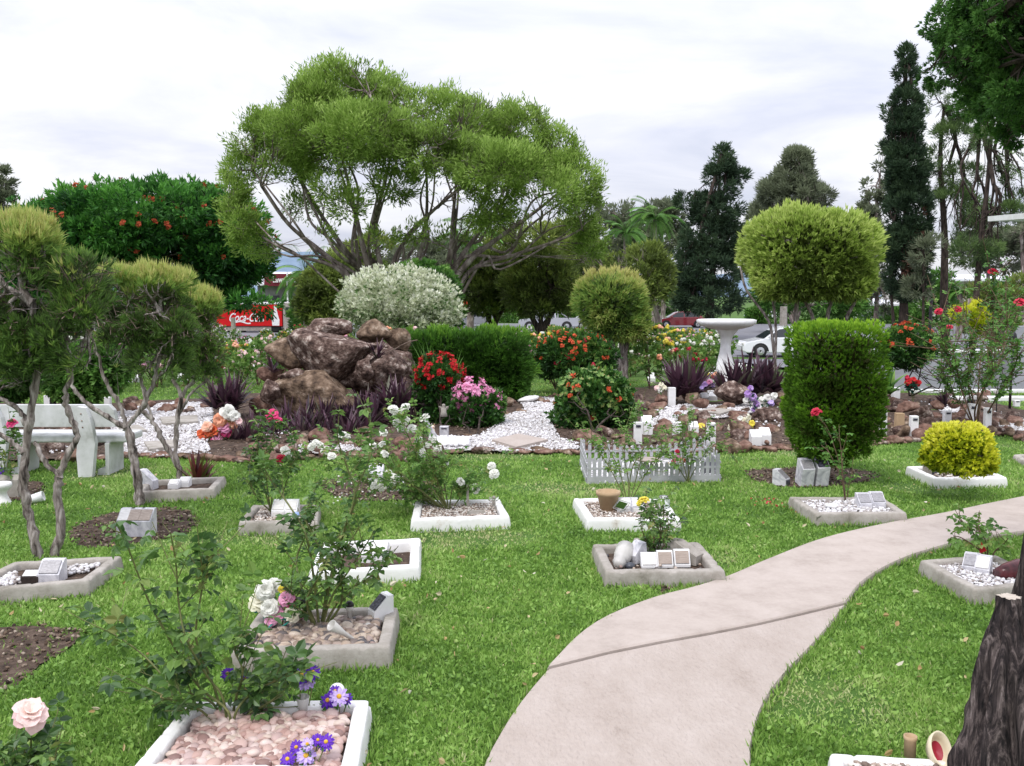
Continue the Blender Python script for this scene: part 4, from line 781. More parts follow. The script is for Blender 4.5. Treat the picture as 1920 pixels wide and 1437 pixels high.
# ================================================================ MIDDLE GROUND
def fan(mb, s, T, rt, k=3, frac=.42, jit=.06, seg=None, up=0., mi=0, r0=None, mid=None):
    """branches fanning from s to every target point"""
    T = np.asarray(T); n = len(T); r = rt*n**.47 if r0 is None else r0
    if n == 1:
        m = (s+T[0])/2+R.normal(size=3)*jit*np.linalg.norm(T[0]-s)*.6; tube(mb, [s, m, T[0]], [r, r*.7, r*.35], 3, mi); return
    d = unit(T-s); kk = min(k, n); C = d[R.choice(n, kk, replace=False)]
    for _ in range(5):
        lab = (d@C.T).argmax(1)
        for j in range(kk):
            if (lab == j).any(): C[j] = unit(d[lab == j].mean(0))
    for j in range(kk):
        g = T[lab == j]
        if len(g) == 0: continue
        c = g.mean(0); l = np.linalg.norm(c-s); f = frac if len(g) > 2 else .5
        nd = s+(c-s)*f*R.uniform(.8, 1.2)+R.normal(size=3)*jit*l+np.array([0, 0, up*l])
        rg = rt*len(g)**.47; m = (s+nd)/2+R.normal(size=3)*jit*l*.35
        tube(mb, spline([s, m, nd], 2) if len(g) > 6 else [s, m, nd], np.linspace(min(r, rg*1.35), rg, 5 if len(g) > 6 else 3), seg or (6 if len(g) > 20 else 4), mi)
        fan(mb, nd, g, rt, k, frac, jit, seg, up*.6, mi, rg)
def pb(Yd, l, depth=None):
    """pixel blobs (cx,cy,rx,ry[,dy]) -> world ellipsoids at distance Yd"""
    s = ppm(Yd); out = []
    for b in l:
        c = W(b[0], b[1], Yd+(b[4] if len(b) > 4 else 0)); out.append((c, (b[2]/s, (b[2] if depth is None else depth*s)/s, b[3]/s)))
    return out
def pw(Yd, l): return [W(a, b, Yd+(c[0] if c else 0)) for a, b, *c in l]
# ---- big clipped cypress hedge block
def clipped(name, label, cat, blobs, n, k, L, Wd, lm, base, p=6., lo=.86, spread=.55, up=.5, rfun=None, core=None, trunks=None, trunkm='twig', tr=.03, cn=3., grp=None, rj=.12, wob=1., spikes=0, twn=0, twl=.15):
    t = thing(name, label, cat, base, grp); mb = MB()
    P, Nn = shell(blobs, n, lo, p, inner=.32); cl = clumpnoise(P, cn, R.uniform(0, 50)); c2 = clumpnoise(P, cn*3.1, 7.)
    P = P+Nn*((cl*.14+c2*.07)*wob*min(1.2, 1.2*blobs[0][1][0]))[:, None]; cl = cl+c2*.6
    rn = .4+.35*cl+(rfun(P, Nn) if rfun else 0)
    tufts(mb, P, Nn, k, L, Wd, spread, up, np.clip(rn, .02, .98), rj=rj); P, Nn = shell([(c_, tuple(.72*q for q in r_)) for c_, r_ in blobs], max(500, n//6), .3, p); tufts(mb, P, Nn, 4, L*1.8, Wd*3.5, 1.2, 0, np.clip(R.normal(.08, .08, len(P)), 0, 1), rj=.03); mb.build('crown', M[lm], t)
    tb = MB()
    if trunks:
        for pts, r0, r1 in trunks: tube(tb, spline(pts, 4), np.linspace(r0, r1, (len(pts)-1)*4+1), 8)
    if twn:
        Q, _ = shell(blobs, twn, .55, p); src = trunks[0][0][-1] if trunks else np.asarray(base); fan(tb, np.asarray(src, float), Q, tr*.25, 3, .4, .07)
    if core:
        for c, r in core: V, Fl = rockshape(3, 10, 5); tb.add(V*np.asarray(r)+c, Fl)
    if tb.n: tb.build('trunk', M[trunkm], t, smooth=True)
    return t
Y0 = 8.9; s = ppm(Y0)
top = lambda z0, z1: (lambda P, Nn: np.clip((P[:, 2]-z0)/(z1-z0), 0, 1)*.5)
zt = W(0, 640, Y0)[2]; zt2 = W(0, 605, Y0)[2]
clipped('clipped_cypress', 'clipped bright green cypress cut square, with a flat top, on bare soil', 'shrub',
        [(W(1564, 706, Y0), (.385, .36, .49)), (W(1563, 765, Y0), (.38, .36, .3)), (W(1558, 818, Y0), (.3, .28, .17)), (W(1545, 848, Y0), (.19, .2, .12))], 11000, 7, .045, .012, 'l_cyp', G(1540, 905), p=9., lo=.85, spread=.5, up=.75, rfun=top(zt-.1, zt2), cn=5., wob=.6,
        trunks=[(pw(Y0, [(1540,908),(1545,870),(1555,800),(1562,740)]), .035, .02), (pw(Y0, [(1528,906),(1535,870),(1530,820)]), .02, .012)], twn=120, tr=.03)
# ---- golden bush
Y0 = 8.15
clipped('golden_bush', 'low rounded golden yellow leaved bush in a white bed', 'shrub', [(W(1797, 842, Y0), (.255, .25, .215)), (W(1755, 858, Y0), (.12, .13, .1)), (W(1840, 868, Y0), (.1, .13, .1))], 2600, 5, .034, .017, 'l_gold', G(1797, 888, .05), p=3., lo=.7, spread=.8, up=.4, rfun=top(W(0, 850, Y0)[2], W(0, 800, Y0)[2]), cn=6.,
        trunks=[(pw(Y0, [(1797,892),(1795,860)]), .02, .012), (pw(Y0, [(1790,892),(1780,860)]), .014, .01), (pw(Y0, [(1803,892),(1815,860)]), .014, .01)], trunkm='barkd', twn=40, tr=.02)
# ---- long hedge block
Y0 = 16.6
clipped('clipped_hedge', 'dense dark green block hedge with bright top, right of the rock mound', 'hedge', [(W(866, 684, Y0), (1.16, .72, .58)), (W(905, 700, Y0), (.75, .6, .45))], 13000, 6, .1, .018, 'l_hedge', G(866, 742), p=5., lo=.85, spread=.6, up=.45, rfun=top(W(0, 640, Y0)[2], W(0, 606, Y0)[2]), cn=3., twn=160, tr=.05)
# ---- topiary ball tree with ragged golden tips
Y0 = 19.5
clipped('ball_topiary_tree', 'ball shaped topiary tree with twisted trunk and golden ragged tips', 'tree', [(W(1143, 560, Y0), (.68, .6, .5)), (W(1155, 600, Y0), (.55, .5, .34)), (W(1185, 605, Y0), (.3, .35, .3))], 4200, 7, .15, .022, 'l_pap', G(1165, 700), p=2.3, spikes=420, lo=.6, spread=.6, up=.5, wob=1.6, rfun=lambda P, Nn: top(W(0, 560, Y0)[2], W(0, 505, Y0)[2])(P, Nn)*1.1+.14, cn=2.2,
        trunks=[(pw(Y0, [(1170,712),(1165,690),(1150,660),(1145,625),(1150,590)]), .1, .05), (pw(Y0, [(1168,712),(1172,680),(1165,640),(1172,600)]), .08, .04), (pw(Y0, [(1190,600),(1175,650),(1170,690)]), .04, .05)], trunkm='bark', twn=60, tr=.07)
# ---- large clipped bottlebrush on the right
Y0 = 18.8
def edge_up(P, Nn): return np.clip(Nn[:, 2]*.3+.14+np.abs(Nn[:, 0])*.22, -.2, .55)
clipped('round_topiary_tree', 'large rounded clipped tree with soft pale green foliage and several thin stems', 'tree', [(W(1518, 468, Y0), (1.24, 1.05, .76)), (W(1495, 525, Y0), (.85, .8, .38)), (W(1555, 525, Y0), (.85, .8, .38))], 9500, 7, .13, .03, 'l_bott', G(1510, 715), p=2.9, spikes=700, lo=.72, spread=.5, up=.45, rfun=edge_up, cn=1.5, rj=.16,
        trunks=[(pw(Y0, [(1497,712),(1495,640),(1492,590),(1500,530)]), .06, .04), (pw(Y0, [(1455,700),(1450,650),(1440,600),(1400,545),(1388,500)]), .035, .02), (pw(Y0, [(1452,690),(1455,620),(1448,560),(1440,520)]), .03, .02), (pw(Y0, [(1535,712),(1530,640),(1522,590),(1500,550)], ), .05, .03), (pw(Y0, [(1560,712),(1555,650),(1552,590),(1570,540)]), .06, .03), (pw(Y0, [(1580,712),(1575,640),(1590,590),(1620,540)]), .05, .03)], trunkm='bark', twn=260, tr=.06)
# ---- bench of weathered white concrete
Yb = 9.95
c = G(172, 893); sc = 1.0; b0 = G(-80, 893)
t = thing('park_bench', 'weathered white concrete bench with slab seat and slab back, behind the twin trunks', 'bench', (G(60, 893)[0], c[1], 0))
yb = c[1]; s = ppm(yb); zz = lambda py: W(0, py, yb)[2]; xx = lambda px: W(px, 800, yb)[0]
def slabpoly(mb, pts, y0, y1):
    P = np.array(pts); n = len(P); A = np.c_[P[:, 0], np.full(n, y0), P[:, 1]]; B = np.c_[P[:, 0], np.full(n, y1), P[:, 1]]; k = np.arange(n)
    mb.add(np.r_[A, B], [k, (k+n)[::-1], np.c_[k, k+n, (k+1) % n+n, (k+1) % n][:, ::-1]])
# back slab faces away from the camera: the seat lies beyond the posts
mb = MB(); slabpoly(mb, [(xx(-150), zz(801)), (xx(214), zz(801)), (xx(217), zz(790)), (xx(213), zz(770)), (xx(204), zz(760)), (xx(-140), zz(760)), (xx(-150), zz(770))], yb+.01, yb+.08); o = mb.build('backrest', M['bench'], t); 
mb = MB(); y2 = yb+.1; box(mb, (xx(41), y2+.2, zz(826)), (xx(230)-xx(-148), .42, .075), None, .02); mb.build('seat', M['bench'], t)
for x0 in (146, -20):
    mb = MB(); X0, X1 = xx(x0), xx(x0+31)
    slabpoly(mb, [(xx(x0+2), zz(893)), (xx(x0+28), zz(893)), (xx(x0+36), zz(830)), (xx(x0+28), zz(782)), (xx(x0+20), zz(764)), (xx(x0+5), zz(762)), (xx(x0+4), zz(820)), (xx(x0), zz(850))], yb-.06, yb+.008)
    mb.build('leg', M['bench'], t)
    mb = MB(); slabpoly(mb, [(xx(x0+28), zz(893)), (xx(x0+50), zz(893)), (xx(x0+52), zz(833)), (xx(x0+44), zz(833)), (xx(x0+44), zz(880)), (xx(x0+30), zz(882))], yb+.06, yb+.42); mb.build('foot', M['bench'], t)
    for q_, r_ in ((12, 775), (13, 788), (14, 800)): mb = MB(); inst(mb, ico(1), [[xx(x0+q_), yb-.062, zz(r_)]], [[.008]*3]); mb.build('bolt', M['rockC'], t)
# ---- leaning paperbark shrubs at the left
def shrub(label, Yd, base, trunks, blobs, n, twn, tdir=.55):
    t = thing('paperbark_shrub', label, 'tree', base, 'clipped paperbark shrubs by the bench'); tb = MB(); ends = []
    for pts, r0, r1 in trunks:
        P = spline(pw(Yd, pts), 5); P = P+np.c_[R.normal(size=(len(P), 2))*.006, np.zeros(len(P))]; rr = np.linspace(r0, r1, len(P))*(1+.12*R.normal(size=len(P)))
        tube(tb, P, rr, 9); ends.append(P[-1])
    wb_ = pb(Yd, blobs); Q, _ = shell(wb_, twn, .35, 3.); ends = np.array(ends); lab = ((Q[:, None]-ends[None])**2).sum(-1).argmin(1)
    for j, e in enumerate(ends):
        if (lab == j).any(): fan(tb, e, Q[lab == j], .0035, 3, .45, .1)
    tb.build('trunk', M['bark'], t, smooth=True)
    mb = MB(); zc = [b[0][2]+b[1][2] for b in wb_]; ztop = max(zc)
    P, Nn, cr = clumped(wb_, int(n*1.25), 16, .075, .62, 3., inner=.1, flat=.9); hz = (P[:, 2]-min(b[0][2]-b[1][2] for b in wb_))/(ztop-min(b[0][2]-b[1][2] for b in wb_))
    cl = clumpnoise(P, 3.2, 3.); keep = (cl > -.16+.24*(hz < .3)+.2*np.exp(-((hz-.62)/.14)**2)) | (hz > .84); P, Nn, cl, hz, cr = P[keep], Nn[keep], cl[keep], hz[keep], cr[keep]
    tufts(mb, P, Nn, 8, .075, .0075, .6, .6, np.clip(.24+.25*cl+cr+.7*np.clip((hz-.72)/.28, 0, 1), 0, 1), rj=.1)
    # long new shoots on the clipped top
    k = hz > .86; A = P[k][R.choice(k.sum(), min(300, k.sum()), replace=False)]; tufts(mb, A, np.tile([0, 0, 1.], (len(A), 1)), 9, .1, .008, .35, .3, .85, jit=.01)
    mb.build('crown', M['l_pap'], t)
    mb = MB(); k = (hz > .35) & (hz < .8); A = P[k][R.choice(k.sum(), min(420, k.sum()), replace=False)]; d = unit(rdir(len(A))+[0, 0, .4]); 
    for a, e in zip(A, d): tube(mb, [a-e*.09, a+R.normal(size=3)*.01, a+e*.09], [.0035, .0028, .0015], 3)
    mb.build('bare_twigs', M['twig'], t); return t
shrub('tall twin trunked paperbark shrub in the grey bed, its crown cut by the left edge', 6.3, G(85, 1062, .05),
      [([(78,1062),(63,1000),(47,940),(46,880),(55,800),(64,740),(76,680),(68,620),(60,570)], .034, .02), ([(98,1058),(112,990),(109,920),(112,895)], .032, .028),
       ([(112,895),(85,865),(62,830)], .018, .016), ([(112,895),(120,868),(140,830),(142,802),(128,770),(123,740),(132,700),(128,660),(115,610),(110,570)], .024, .014), ([(55,800),(38,772),(10,752),(-20,735)], .018, .012), ([(48,850),(20,828),(-30,800)], .018, .012), ([(132,700),(150,655),(170,615)], .014, .01), ([(132,700),(105,662),(85,615)], .014, .01), ([(76,680),(95,640),(100,600)], .012, .009)],
      [(42,468,60,55),(20,530,78,70),(45,600,56,50),(152,522,46,42),(152,580,50,48),(110,635,60,40),(30,660,60,40),(150,672,42,34),(60,700,40,30)], 7800, 420)
shrub('paperbark shrub with a single forking trunk rising behind the three joined plaques', 7.9, G(262, 958),
      [([(262,958),(262,935),(258,900),(250,860),(244,820),(236,802)], .038, .034), ([(236,802),(205,785),(170,762),(142,735),(130,700),(110,650)], .022, .012), ([(236,802),(255,780),(275,750),(288,715),(296,680),(312,640),(305,590)], .024, .012), ([(236,802),(225,762),(202,722),(188,680),(172,625),(175,590)], .018, .01), ([(275,750),(262,700),(250,640),(260,600)], .014, .009), ([(288,715),(320,680),(330,630)], .012, .008)],
      [(277,538,74,34),(280,580,70,44),(240,622,50,40),(325,628,38,34),(204,548,30,38),(300,672,52,34),(225,672,34,34)], 6200, 360)
shrub('smaller paperbark shrub with two slanting trunks behind the red sword plant', 9.0, G(338, 908, .05),
      [([(340,908),(332,870),(305,825),(288,792),(268,770)], .03, .02), ([(338,880),(328,840),(334,780),(340,745),(325,705),(330,650),(345,600)], .026, .012), ([(340,745),(368,700),(385,650),(378,600)], .018, .01), ([(334,780),(360,735),(385,715),(392,680)], .014, .009), ([(288,792),(270,740),(262,700)], .014, .009)],
      [(372,580,38,32),(370,625,40,40),(385,668,28,40),(338,645,28,44),(370,705,34,26)], 3400, 220)
# tall paperbark shrub group standing behind the bench (dark lower crowns)
t = clipped('leafy_shrub', 'dark bushy shrub with fresh green leaves behind the bench at the left', 'shrub', pb(13.6, [(40,670,70,60),(120,690,60,50),(150,720,45,35),(20,720,40,30),(200,690,40,45)]), 4200, 5, .09, .05, 'l_mid', G(90, 765), p=2.2, lo=.5, spread=.9, up=.3, cn=2.5, trunks=[(pw(13.6, [(100,775),(95,720),(70,680)]), .05, .02), (pw(13.6, [(30,775),(30,720),(45,680)]), .04, .02)], trunkm='barkd', twn=60, tr=.06)
# ---- rocks
def rock(label, cx, cy, w, h, Yd, seed, m='rockA', k=4, tilt=0., dpt=.8, grp=None, name='boulder', yaw=0., rough=.035, npl=16):
    s = ppm(Yd); c = W(cx, cy, Yd); V, Fl = rockshape(k, npl, seed, rough); V = V/np.abs(V).max(0)
    V = V@rz(yaw*.5).T; V = V/np.abs(V).max(0)*([w/s/2, dpt*(w+h)/2/s/2, h/s/2] if name != 'boulder' else np.array([w/s/2, dpt*(w+h)/2/s/2, h/s/2])*1.2); V = V@ry(tilt).T
    mb = MB(); mb.add(V+c, Fl); o = mb.build(name, M[m], loc=c, smooth=True); tag(o, label, 'rock', grp); return o
rock('largest dark boulder, lying on top of the rock mound', 624, 662, 144, 92, 13.9, 11, 'rockA', 5, -.1, .9, npl=9)
rock('broad tan boulder at the foot of the rock mound behind the purple plants', 612, 757, 205, 108, 13.6, 12, 'rockB', 5, 0, .7, npl=11)
rock('big round boulder at the right side of the rock mound', 737, 694, 86, 70, 13.9, 13, 'rockA', 5, .1, .9)
rock('pale yellow topped boulder on the crest of the rock mound', 697, 620, 66, 40, 14.6, 14, 'rockB', 4, .12, .8)
rock('brown boulder at the right end of the crest', 746, 640, 52, 46, 14.7, 15, 'rockB', 4, .5, .8)
rock('low brown boulder at the back of the crest', 630, 612, 78, 30, 15.2, 16, 'rockA', 4, 0, .8)
rock('flat dark boulder overhanging at the left of the crest', 594, 624, 72, 32, 14.2, 17, 'rockA', 4, -.05, .9)
rock('small flat boulder below the overhanging dark one, at the left', 545, 644, 34, 30, 14.4, 18, 'rockA', 4, -.3)
rock('smooth tan boulder leaning left under the flat dark one', 545, 668, 64, 66, 14.1, 19, 'rockB', 4, -.5, .8)
rock('small grey brown boulder left of the broad tan boulder', 549, 710, 48, 36, 13.5, 20, 'rockA', 4, .3)
rock('small tilted slab like boulder at the far left of the mound', 512, 733, 48, 40, 13.3, 21, 'rockA', 4, -.55)
rock('small knobbly boulder wedged between the largest and the round one', 683, 691, 32, 42, 13.5, 22, 'rockA', 4, .1)
rock('reddish boulder low at the left behind the sword leaves', 506, 702, 46, 34, 14.2, 23, 'rockC', 4, 0)
rock('dark boulder filling the right foot of the rock mound', 748, 752, 90, 78, 14.2, 24, 'rockA', 4, 0)
rock('dark boulder hidden in the gap under the largest one', 640, 700, 130, 60, 14.9, 25, 'rockA', 4, 0)
rock('dark reddish boulder closing the back of the mound at the left', 585, 668, 120, 90, 15.1, 27, 'rockA', 4, 0)
rock('dark boulder closing the back of the mound at the right', 700, 690, 130, 110, 15.3, 28, 'rockA', 4, 0)
rock('low brown boulder under the left flank of the mound', 520, 765, 110, 60, 14.0, 29, 'rockC', 4, 0)
rock('brown boulder behind the round one near the hedge', 705, 660, 60, 50, 15.3, 26, 'rockA', 4, 0)
for i, (x, y, w, h, Yd, m, lab) in enumerate([
    (977,774,38,24,14.3,'rockB','rounded tan stone beside the gravel path, right of the pink flowers'), (948,779,26,26,14.2,'rockB','smaller tan stone tucked against the pink flowering bush'),
    (1058,806,34,30,12.7,'rockA','dark stone standing at the right of the gravel path'), (1066,823,46,28,12.1,'rockA','dark stone lying lower at the right of the gravel path'),
    (1196,758,48,50,14.6,'rockA','dark humped boulder right of the lower orange flowered bush'), (1232,766,42,24,14.6,'rockC','flat brown boulder beside the dark humped one'),
    (1298,748,28,26,14.9,'rockB','tan stone under the right end of the purple sword plant'), (1318,757,36,20,14.7,'rockC','low red brown stone below the twin white plaques'),
    (1383,737,84,48,15.1,'rockA','large brown boulder under the right purple sword plants'), (1240,748,26,18,15.2,'rockC','small red stone beside the tall white plinth'),
    (1438,782,62,46,13.3,'rockA','large angular boulder by the left side of the clipped cypress'), (1316,784,36,26,13.3,'rockA','pointed dark stone before the gravel strip'),
    (1392,814,40,30,12.1,'rockA','dark block shaped stone below the cream roses'), (1366,818,28,18,12.0,'rockC','small brown stone left of the dark block shaped one'),
    (1378,777,34,16,13.6,'rockC','long low stone in front of the gravel strip'), (1250,808,34,30,12.3,'rockC','red brown stone leaning right of the thick white plinth'),
    (1236,822,34,28,11.9,'rockB','tan stone in front of the thick white plinth'), (1704,763,50,28,13.6,'rockC','broad stone on top of the right stone pile'),
    (1726,778,50,36,13.2,'rockA','large dark stone in the middle of the right stone pile'), (1742,800,52,40,12.6,'rockA','large stone at the right foot of the stone pile'),
    (1696,790,36,26,13.0,'rockC','brown stone at the left of the right stone pile'), (1674,803,30,22,12.6,'rockB','tan stone against the clipped cypress at the right'),
    (1716,818,44,22,12.1,'rockB','orange tan flat stone in front of the right stone pile'), (1758,760,30,20,13.9,'rockC','pointed stone left of the tall rose'),
    (1786,756,30,22,14.0,'rockC','stone behind the tall rose stems'), (1858,790,50,24,12.9,'rockC','jumbled brown stone at the right end of the garden'),
    (1888,812,40,22,12.3,'rockA','dark stone on the garden edge at the far right'), (1830,774,26,20,13.6,'rockC','small brown stone behind the leaning plinth'),
    (880,822,30,18,11.8,'rockB','orange stone ringing the white pebble patch at its right end'), (842,836,34,16,11.4,'rockB','tan stone in front of the white pebble patch'),
    (868,838,30,13,11.4,'rockC','flat red stone in front of the white pebble patch'), (816,835,24,20,11.5,'rockA','grey stone at the left of the white pebble patch'),
    (690,808,44,16,12.0,'rockB','low tan stone under the purple plants'), (280,757,34,14,14.8,'rockC','reddish edging stone behind the bench at the right'),
    (245,765,26,20,14.4,'rockC','dark red edging stone just right of the bench'), (330,762,30,16,14.6,'rockC','edging stone behind the gravel path at the left'), (80,845,40,14,11.6,'rockC','brown edging stone under the bench seat'), (115,848,34,12,11.5,'rockA','grey brown edging stone under the bench seat, right of another')]):
    rock(lab, x, y, w, h, Yd, 100+i, m, 4, R.uniform(-.15, .15), .8, name='garden_stone')
# row of small edging stones along the lawn
ed = resamp(np.array([G(a, b)[:2] for a, b in FE[1:-1]]), 150); ed = ed[(ed[:, 0] > -6.5) & (ed[:, 0] < 6.6)]
for i, (x, y) in enumerate(ed):
    V, Fl = rockshape(3, 10, 300+i % 12, .05); w = R.uniform(.05, .13); V = V*[w, w*.6, w*R.uniform(.3, .5)]@rz(R.normal()*.4).T; c = np.array([x+R.normal()*.03, y+R.normal()*.03, .03])
    mb = MB(); mb.add(V+c, Fl); o = mb.build('edging_stone', M[['rockC', 'rockA', 'rockC', 'rockB'][R.integers(4)]], loc=c, smooth=True); tag(o, 'small brown stone in the row edging the rock garden along the lawn', 'rock', 'small stones edging the rock garden')
# scattered rubble inside the rock garden
RUB = [(1640,1860,742,826,64),(1190,1470,738,842,72),(230,420,748,772,18),(60,210,768,858,26),(940,1080,745,760,8),(1790,1920,780,822,28),(450,830,822,858,34),(1090,1200,800,846,14),(1040,1190,735,760,10)]
for x0, x1, y0, y1, k in RUB:
    for i in range(k):
        c = G(R.uniform(x0, x1), R.uniform(y0, y1), .05); V, Fl = rockshape(3, 9, 400+R.integers(14), .05); w = R.uniform(.05, .16); V = V*[w, w*.8, w*R.uniform(.4, .8)]@rz(R.uniform(0, 6)).T@rx(R.normal()*.3).T
        mb = MB(); mb.add(V+c, Fl); o = mb.build('rubble_stone', M[['rockC', 'rockA', 'rockB', 'rockC'][R.integers(4)]], loc=c, smooth=True); tag(o, 'loose brown stone among the rubble of the rock garden', 'rock', 'loose stones of the rock garden')
# ---- sword leaved plants
def rosette(mb, c, n, L, Wd, up=.5, mi=0, spread=1.15):
    for i in range(n):
        az = R.uniform(0, 6.28); el = R.uniform(.15, spread); l = L*R.uniform(.65, 1.1); w = Wd*R.uniform(.7, 1.1); d0 = np.array([math.cos(az)*math.sin(el), math.sin(az)*math.sin(el), math.cos(el)])
        sd = np.array([-math.sin(az), math.cos(az), 0]); P = []; p = np.array(c, float); d = d0.copy()
        for k, f in enumerate([.55, 1., .85, .5, .04]):
            P.append([p+sd*w*f*.5+np.cross(sd, d)*w*.12*f*-1, p, p-sd*w*f*.5+np.cross(sd, d)*w*.12*f*-1]); p = p+d*l/4; d = unit(d+np.array([0, 0, -.08*el*(k+1)]))
        V = np.array(P).reshape(-1, 3); I = np.arange(15).reshape(5, 3); q = np.stack([I[:-1, :-1], I[:-1, 1:], I[1:, 1:], I[1:, :-1]], -1).reshape(-1, 4); mb.add(V, q, mi, np.clip(R.normal(.45, .28), 0, 1))
def swordplant(label, items, Yd, m='l_purp', n=26, cat='plant', Wd=.045, name='sword_plant', spread=1.15):
    """items: (px,py of the foot, leaf length px)"""
    c0 = W(items[0][0], items[0][1], Yd); t = thing(name, label, cat, c0); 
    for a, b, l, *dy in items:
        mb = MB(); rosette(mb, W(a, b, Yd+(dy[0] if dy else 0)), n, 1.22*l/ppm(Yd), Wd, spread=spread); mb.build('leaf_rosette', M[m], t)
    return t
swordplant('wide purple sword leaved plant left of the birdbath', [(1285,742,72),(1300,745,70),(1270,745,66),(1290,748,60,.2)], 15.7, n=46, Wd=.085)
swordplant('purple sword leaved plants right of the birdbath, beside the clipped cypress', [(1400,735,70),(1430,738,68),(1375,738,60),(1450,740,62),(1360,745,50),(1415,742,60,.2)], 15.6, n=40, Wd=.085)
swordplant('purple sword leaved plant at the left of the rock mound', [(420,762,66),(440,765,62),(405,768,56),(430,778,50)], 13.6, n=38, Wd=.065)
swordplant('low purple sword plants beside the orange artificial flowers', [(430,850,64),(450,852,58),(470,845,66),(440,838,60,.3),(415,852,42)], 11.5, n=38, Wd=.065)
swordplant('long bank of dark purple plants in front of the rock mound', [(x, y, 62, dy) for x, y, dy in [(520,840,0),(545,845,0),(570,838,.1),(600,842,0),(625,835,.2),(650,838,0),(680,830,.2),(540,815,.6),(575,808,.7),(610,805,.8),(645,802,.9),(670,795,.9),(700,800,.6),(560,830,.3),(590,820,.4),(660,815,.5),(690,785,1.1),(500,835,.3)]], 12.1, n=34, Wd=.06)
swordplant('purple plants filling the gap between rock mound and red flowering bush', [(725,765,58),(745,770,60),(765,775,56),(740,790,50),(715,785,50,.2),(770,800,46)], 13.0, n=34, Wd=.06)
swordplant('small green and purple plant growing from a crevice high on the rock mound', [(706,672,42),(710,674,36)], 13.8, n=16, Wd=.035)
swordplant('small purple plant at the left flank of the rock mound', [(510,698,40),(514,700,34)], 14.0, n=16, Wd=.035)
swordplant('red and green sword leaved plant growing in the small grey bed', [(370,916,62),(378,917,50)], 8.95, 'l_redl', 22, Wd=.05, spread=1.0)
swordplant('small purple sword plant with orange bloom on the right stone pile', [(1768,762,38),(1772,764,32)], 14.0, n=18, Wd=.04)
swordplant('broad green leaved lily right of the clipped cypress', [(1662,735,46),(1668,740,40)], 14.6, 'l_mid', 12, Wd=.1)
swordplant('pale strappy plant behind the red flowering bush', [(800,700,58),(812,705,54),(850,710,50)], 14.2, 'l_mid', 14, Wd=.025)
# ---- flowering bushes
def fbush(label, Yd, blobs, n, L, Wd, lm, flow, base, p=2.2, lo=.6, name='flowering_bush', k=4, up=.3, core=True, zmn=-.4):
    t = thing(name, label, 'shrub', base); wb_ = pb(Yd, blobs); P, Nn, cr = clumped(wb_, n, 9, .12*blobs[0][2]/ppm(Yd)+.03, lo, p, inner=.2); cl = clumpnoise(P, 3., R.uniform(0, 40)); mb = MB()
    tufts(mb, P, Nn, k, L, Wd, .8, up, np.clip(.35+.35*cl+Nn[:, 2]*.12+cr, 0, 1)); mb.build('foliage', M[lm], t)
    tb = MB(); Q, _ = shell(wb_, 70, .5, p); fan(tb, np.asarray(base, float), Q, .0025, 3, .45, .08); tb.build('stem', M['barkd'], t)
    for (mm, cnt, s_, kind, sub) in flow:
        fb = MB(); Q, Nq = shell(pb(Yd, sub) if sub else wb_, cnt*3, .93, p, -.15 if not sub else -1); kf = (Nq[:, 1] < .35); Q, Nq = Q[kf][:cnt], Nq[kf][:cnt]
        if kind == 'head':
            for q_, n_ in zip(Q, Nq): fb = MB(); floret(fb, q_+R.uniform(-.75, .75, (14, 3))*s_*.8+n_*s_*.3, s_*.42, 0, 4, np.repeat([n_], 14, 0)); fb.build('bloom', M[mm], t)
        else: floret(fb, Q, s_, 0, 5, Nq); fb.build('young_leaves', M[mm], t)
    return t
fbush('rounded bush dotted with orange red flower heads, behind a matching lower one', 18.2, [(1072,665,72,48),(1040,670,45,42),(1115,672,42,40)], 3600, .1, .04, 'l_dark', [('f_oran', 46, .05, 'head', None)], G(1075, 722))
fbush('lower bush with glossy leaves and orange flowers beside the gravel path', 12.7, [(1112,752,72,62),(1085,775,50,42),(1150,770,45,45),(1112,800,50,28)], 3400, .085, .04, 'l_dark', [('f_oran', 17, .045, 'head', None), ('l_rosey', 260, .04, 'fl', [(1112,742,72,52)])], G(1110, 828))
fbush('round bush with orange flowers behind the right side of the clipped cypress', 15.5, [(1702,648,48,42),(1690,660,42,36),(1728,655,25,25)], 2500, .075, .035, 'l_dark', [('f_oran', 40, .045, 'head', None)], G(1705, 745))
fbush('bush topped with deep red flower clusters right of the rock mound', 13.2, [(824,712,44,44),(830,752,42,40),(800,745,26,40),(828,790,44,30),(800,790,26,26)], 4200, .08, .035, 'l_dark', [('f_red', 46, .06, 'head', [(824,700,46,34),(800,705,24,26),(855,718,22,18)])], G(825, 815))
fbush('bush covered in bright pink flower clusters beside the gravel path', 12.9, [(888,770,52,46),(905,790,38,30),(865,800,34,28),(925,760,20,26),(888,806,44,20)], 4200, .075, .035, 'l_dark', [('f_pink', 70, .06, 'head', [(885,742,34,30),(915,758,26,28),(905,780,36,26)])], G(885, 822))
fbush('large mound of cream variegated foliage behind the hedge', 23.5, [(745,560,112,60),(700,575,70,38),(790,585,75,40),(745,600,100,40)], 9500, .11, .055, 'l_var', [], G(750, 700), k=4)
fbush('bright green leafy bush behind the cream variegated mound', 25.5, [(800,545,62,58),(835,580,36,45),(770,530,40,38)], 4200, .12, .06, 'l_mid', [('f_oran', 4, .1, 'head', None)], G(805, 690))
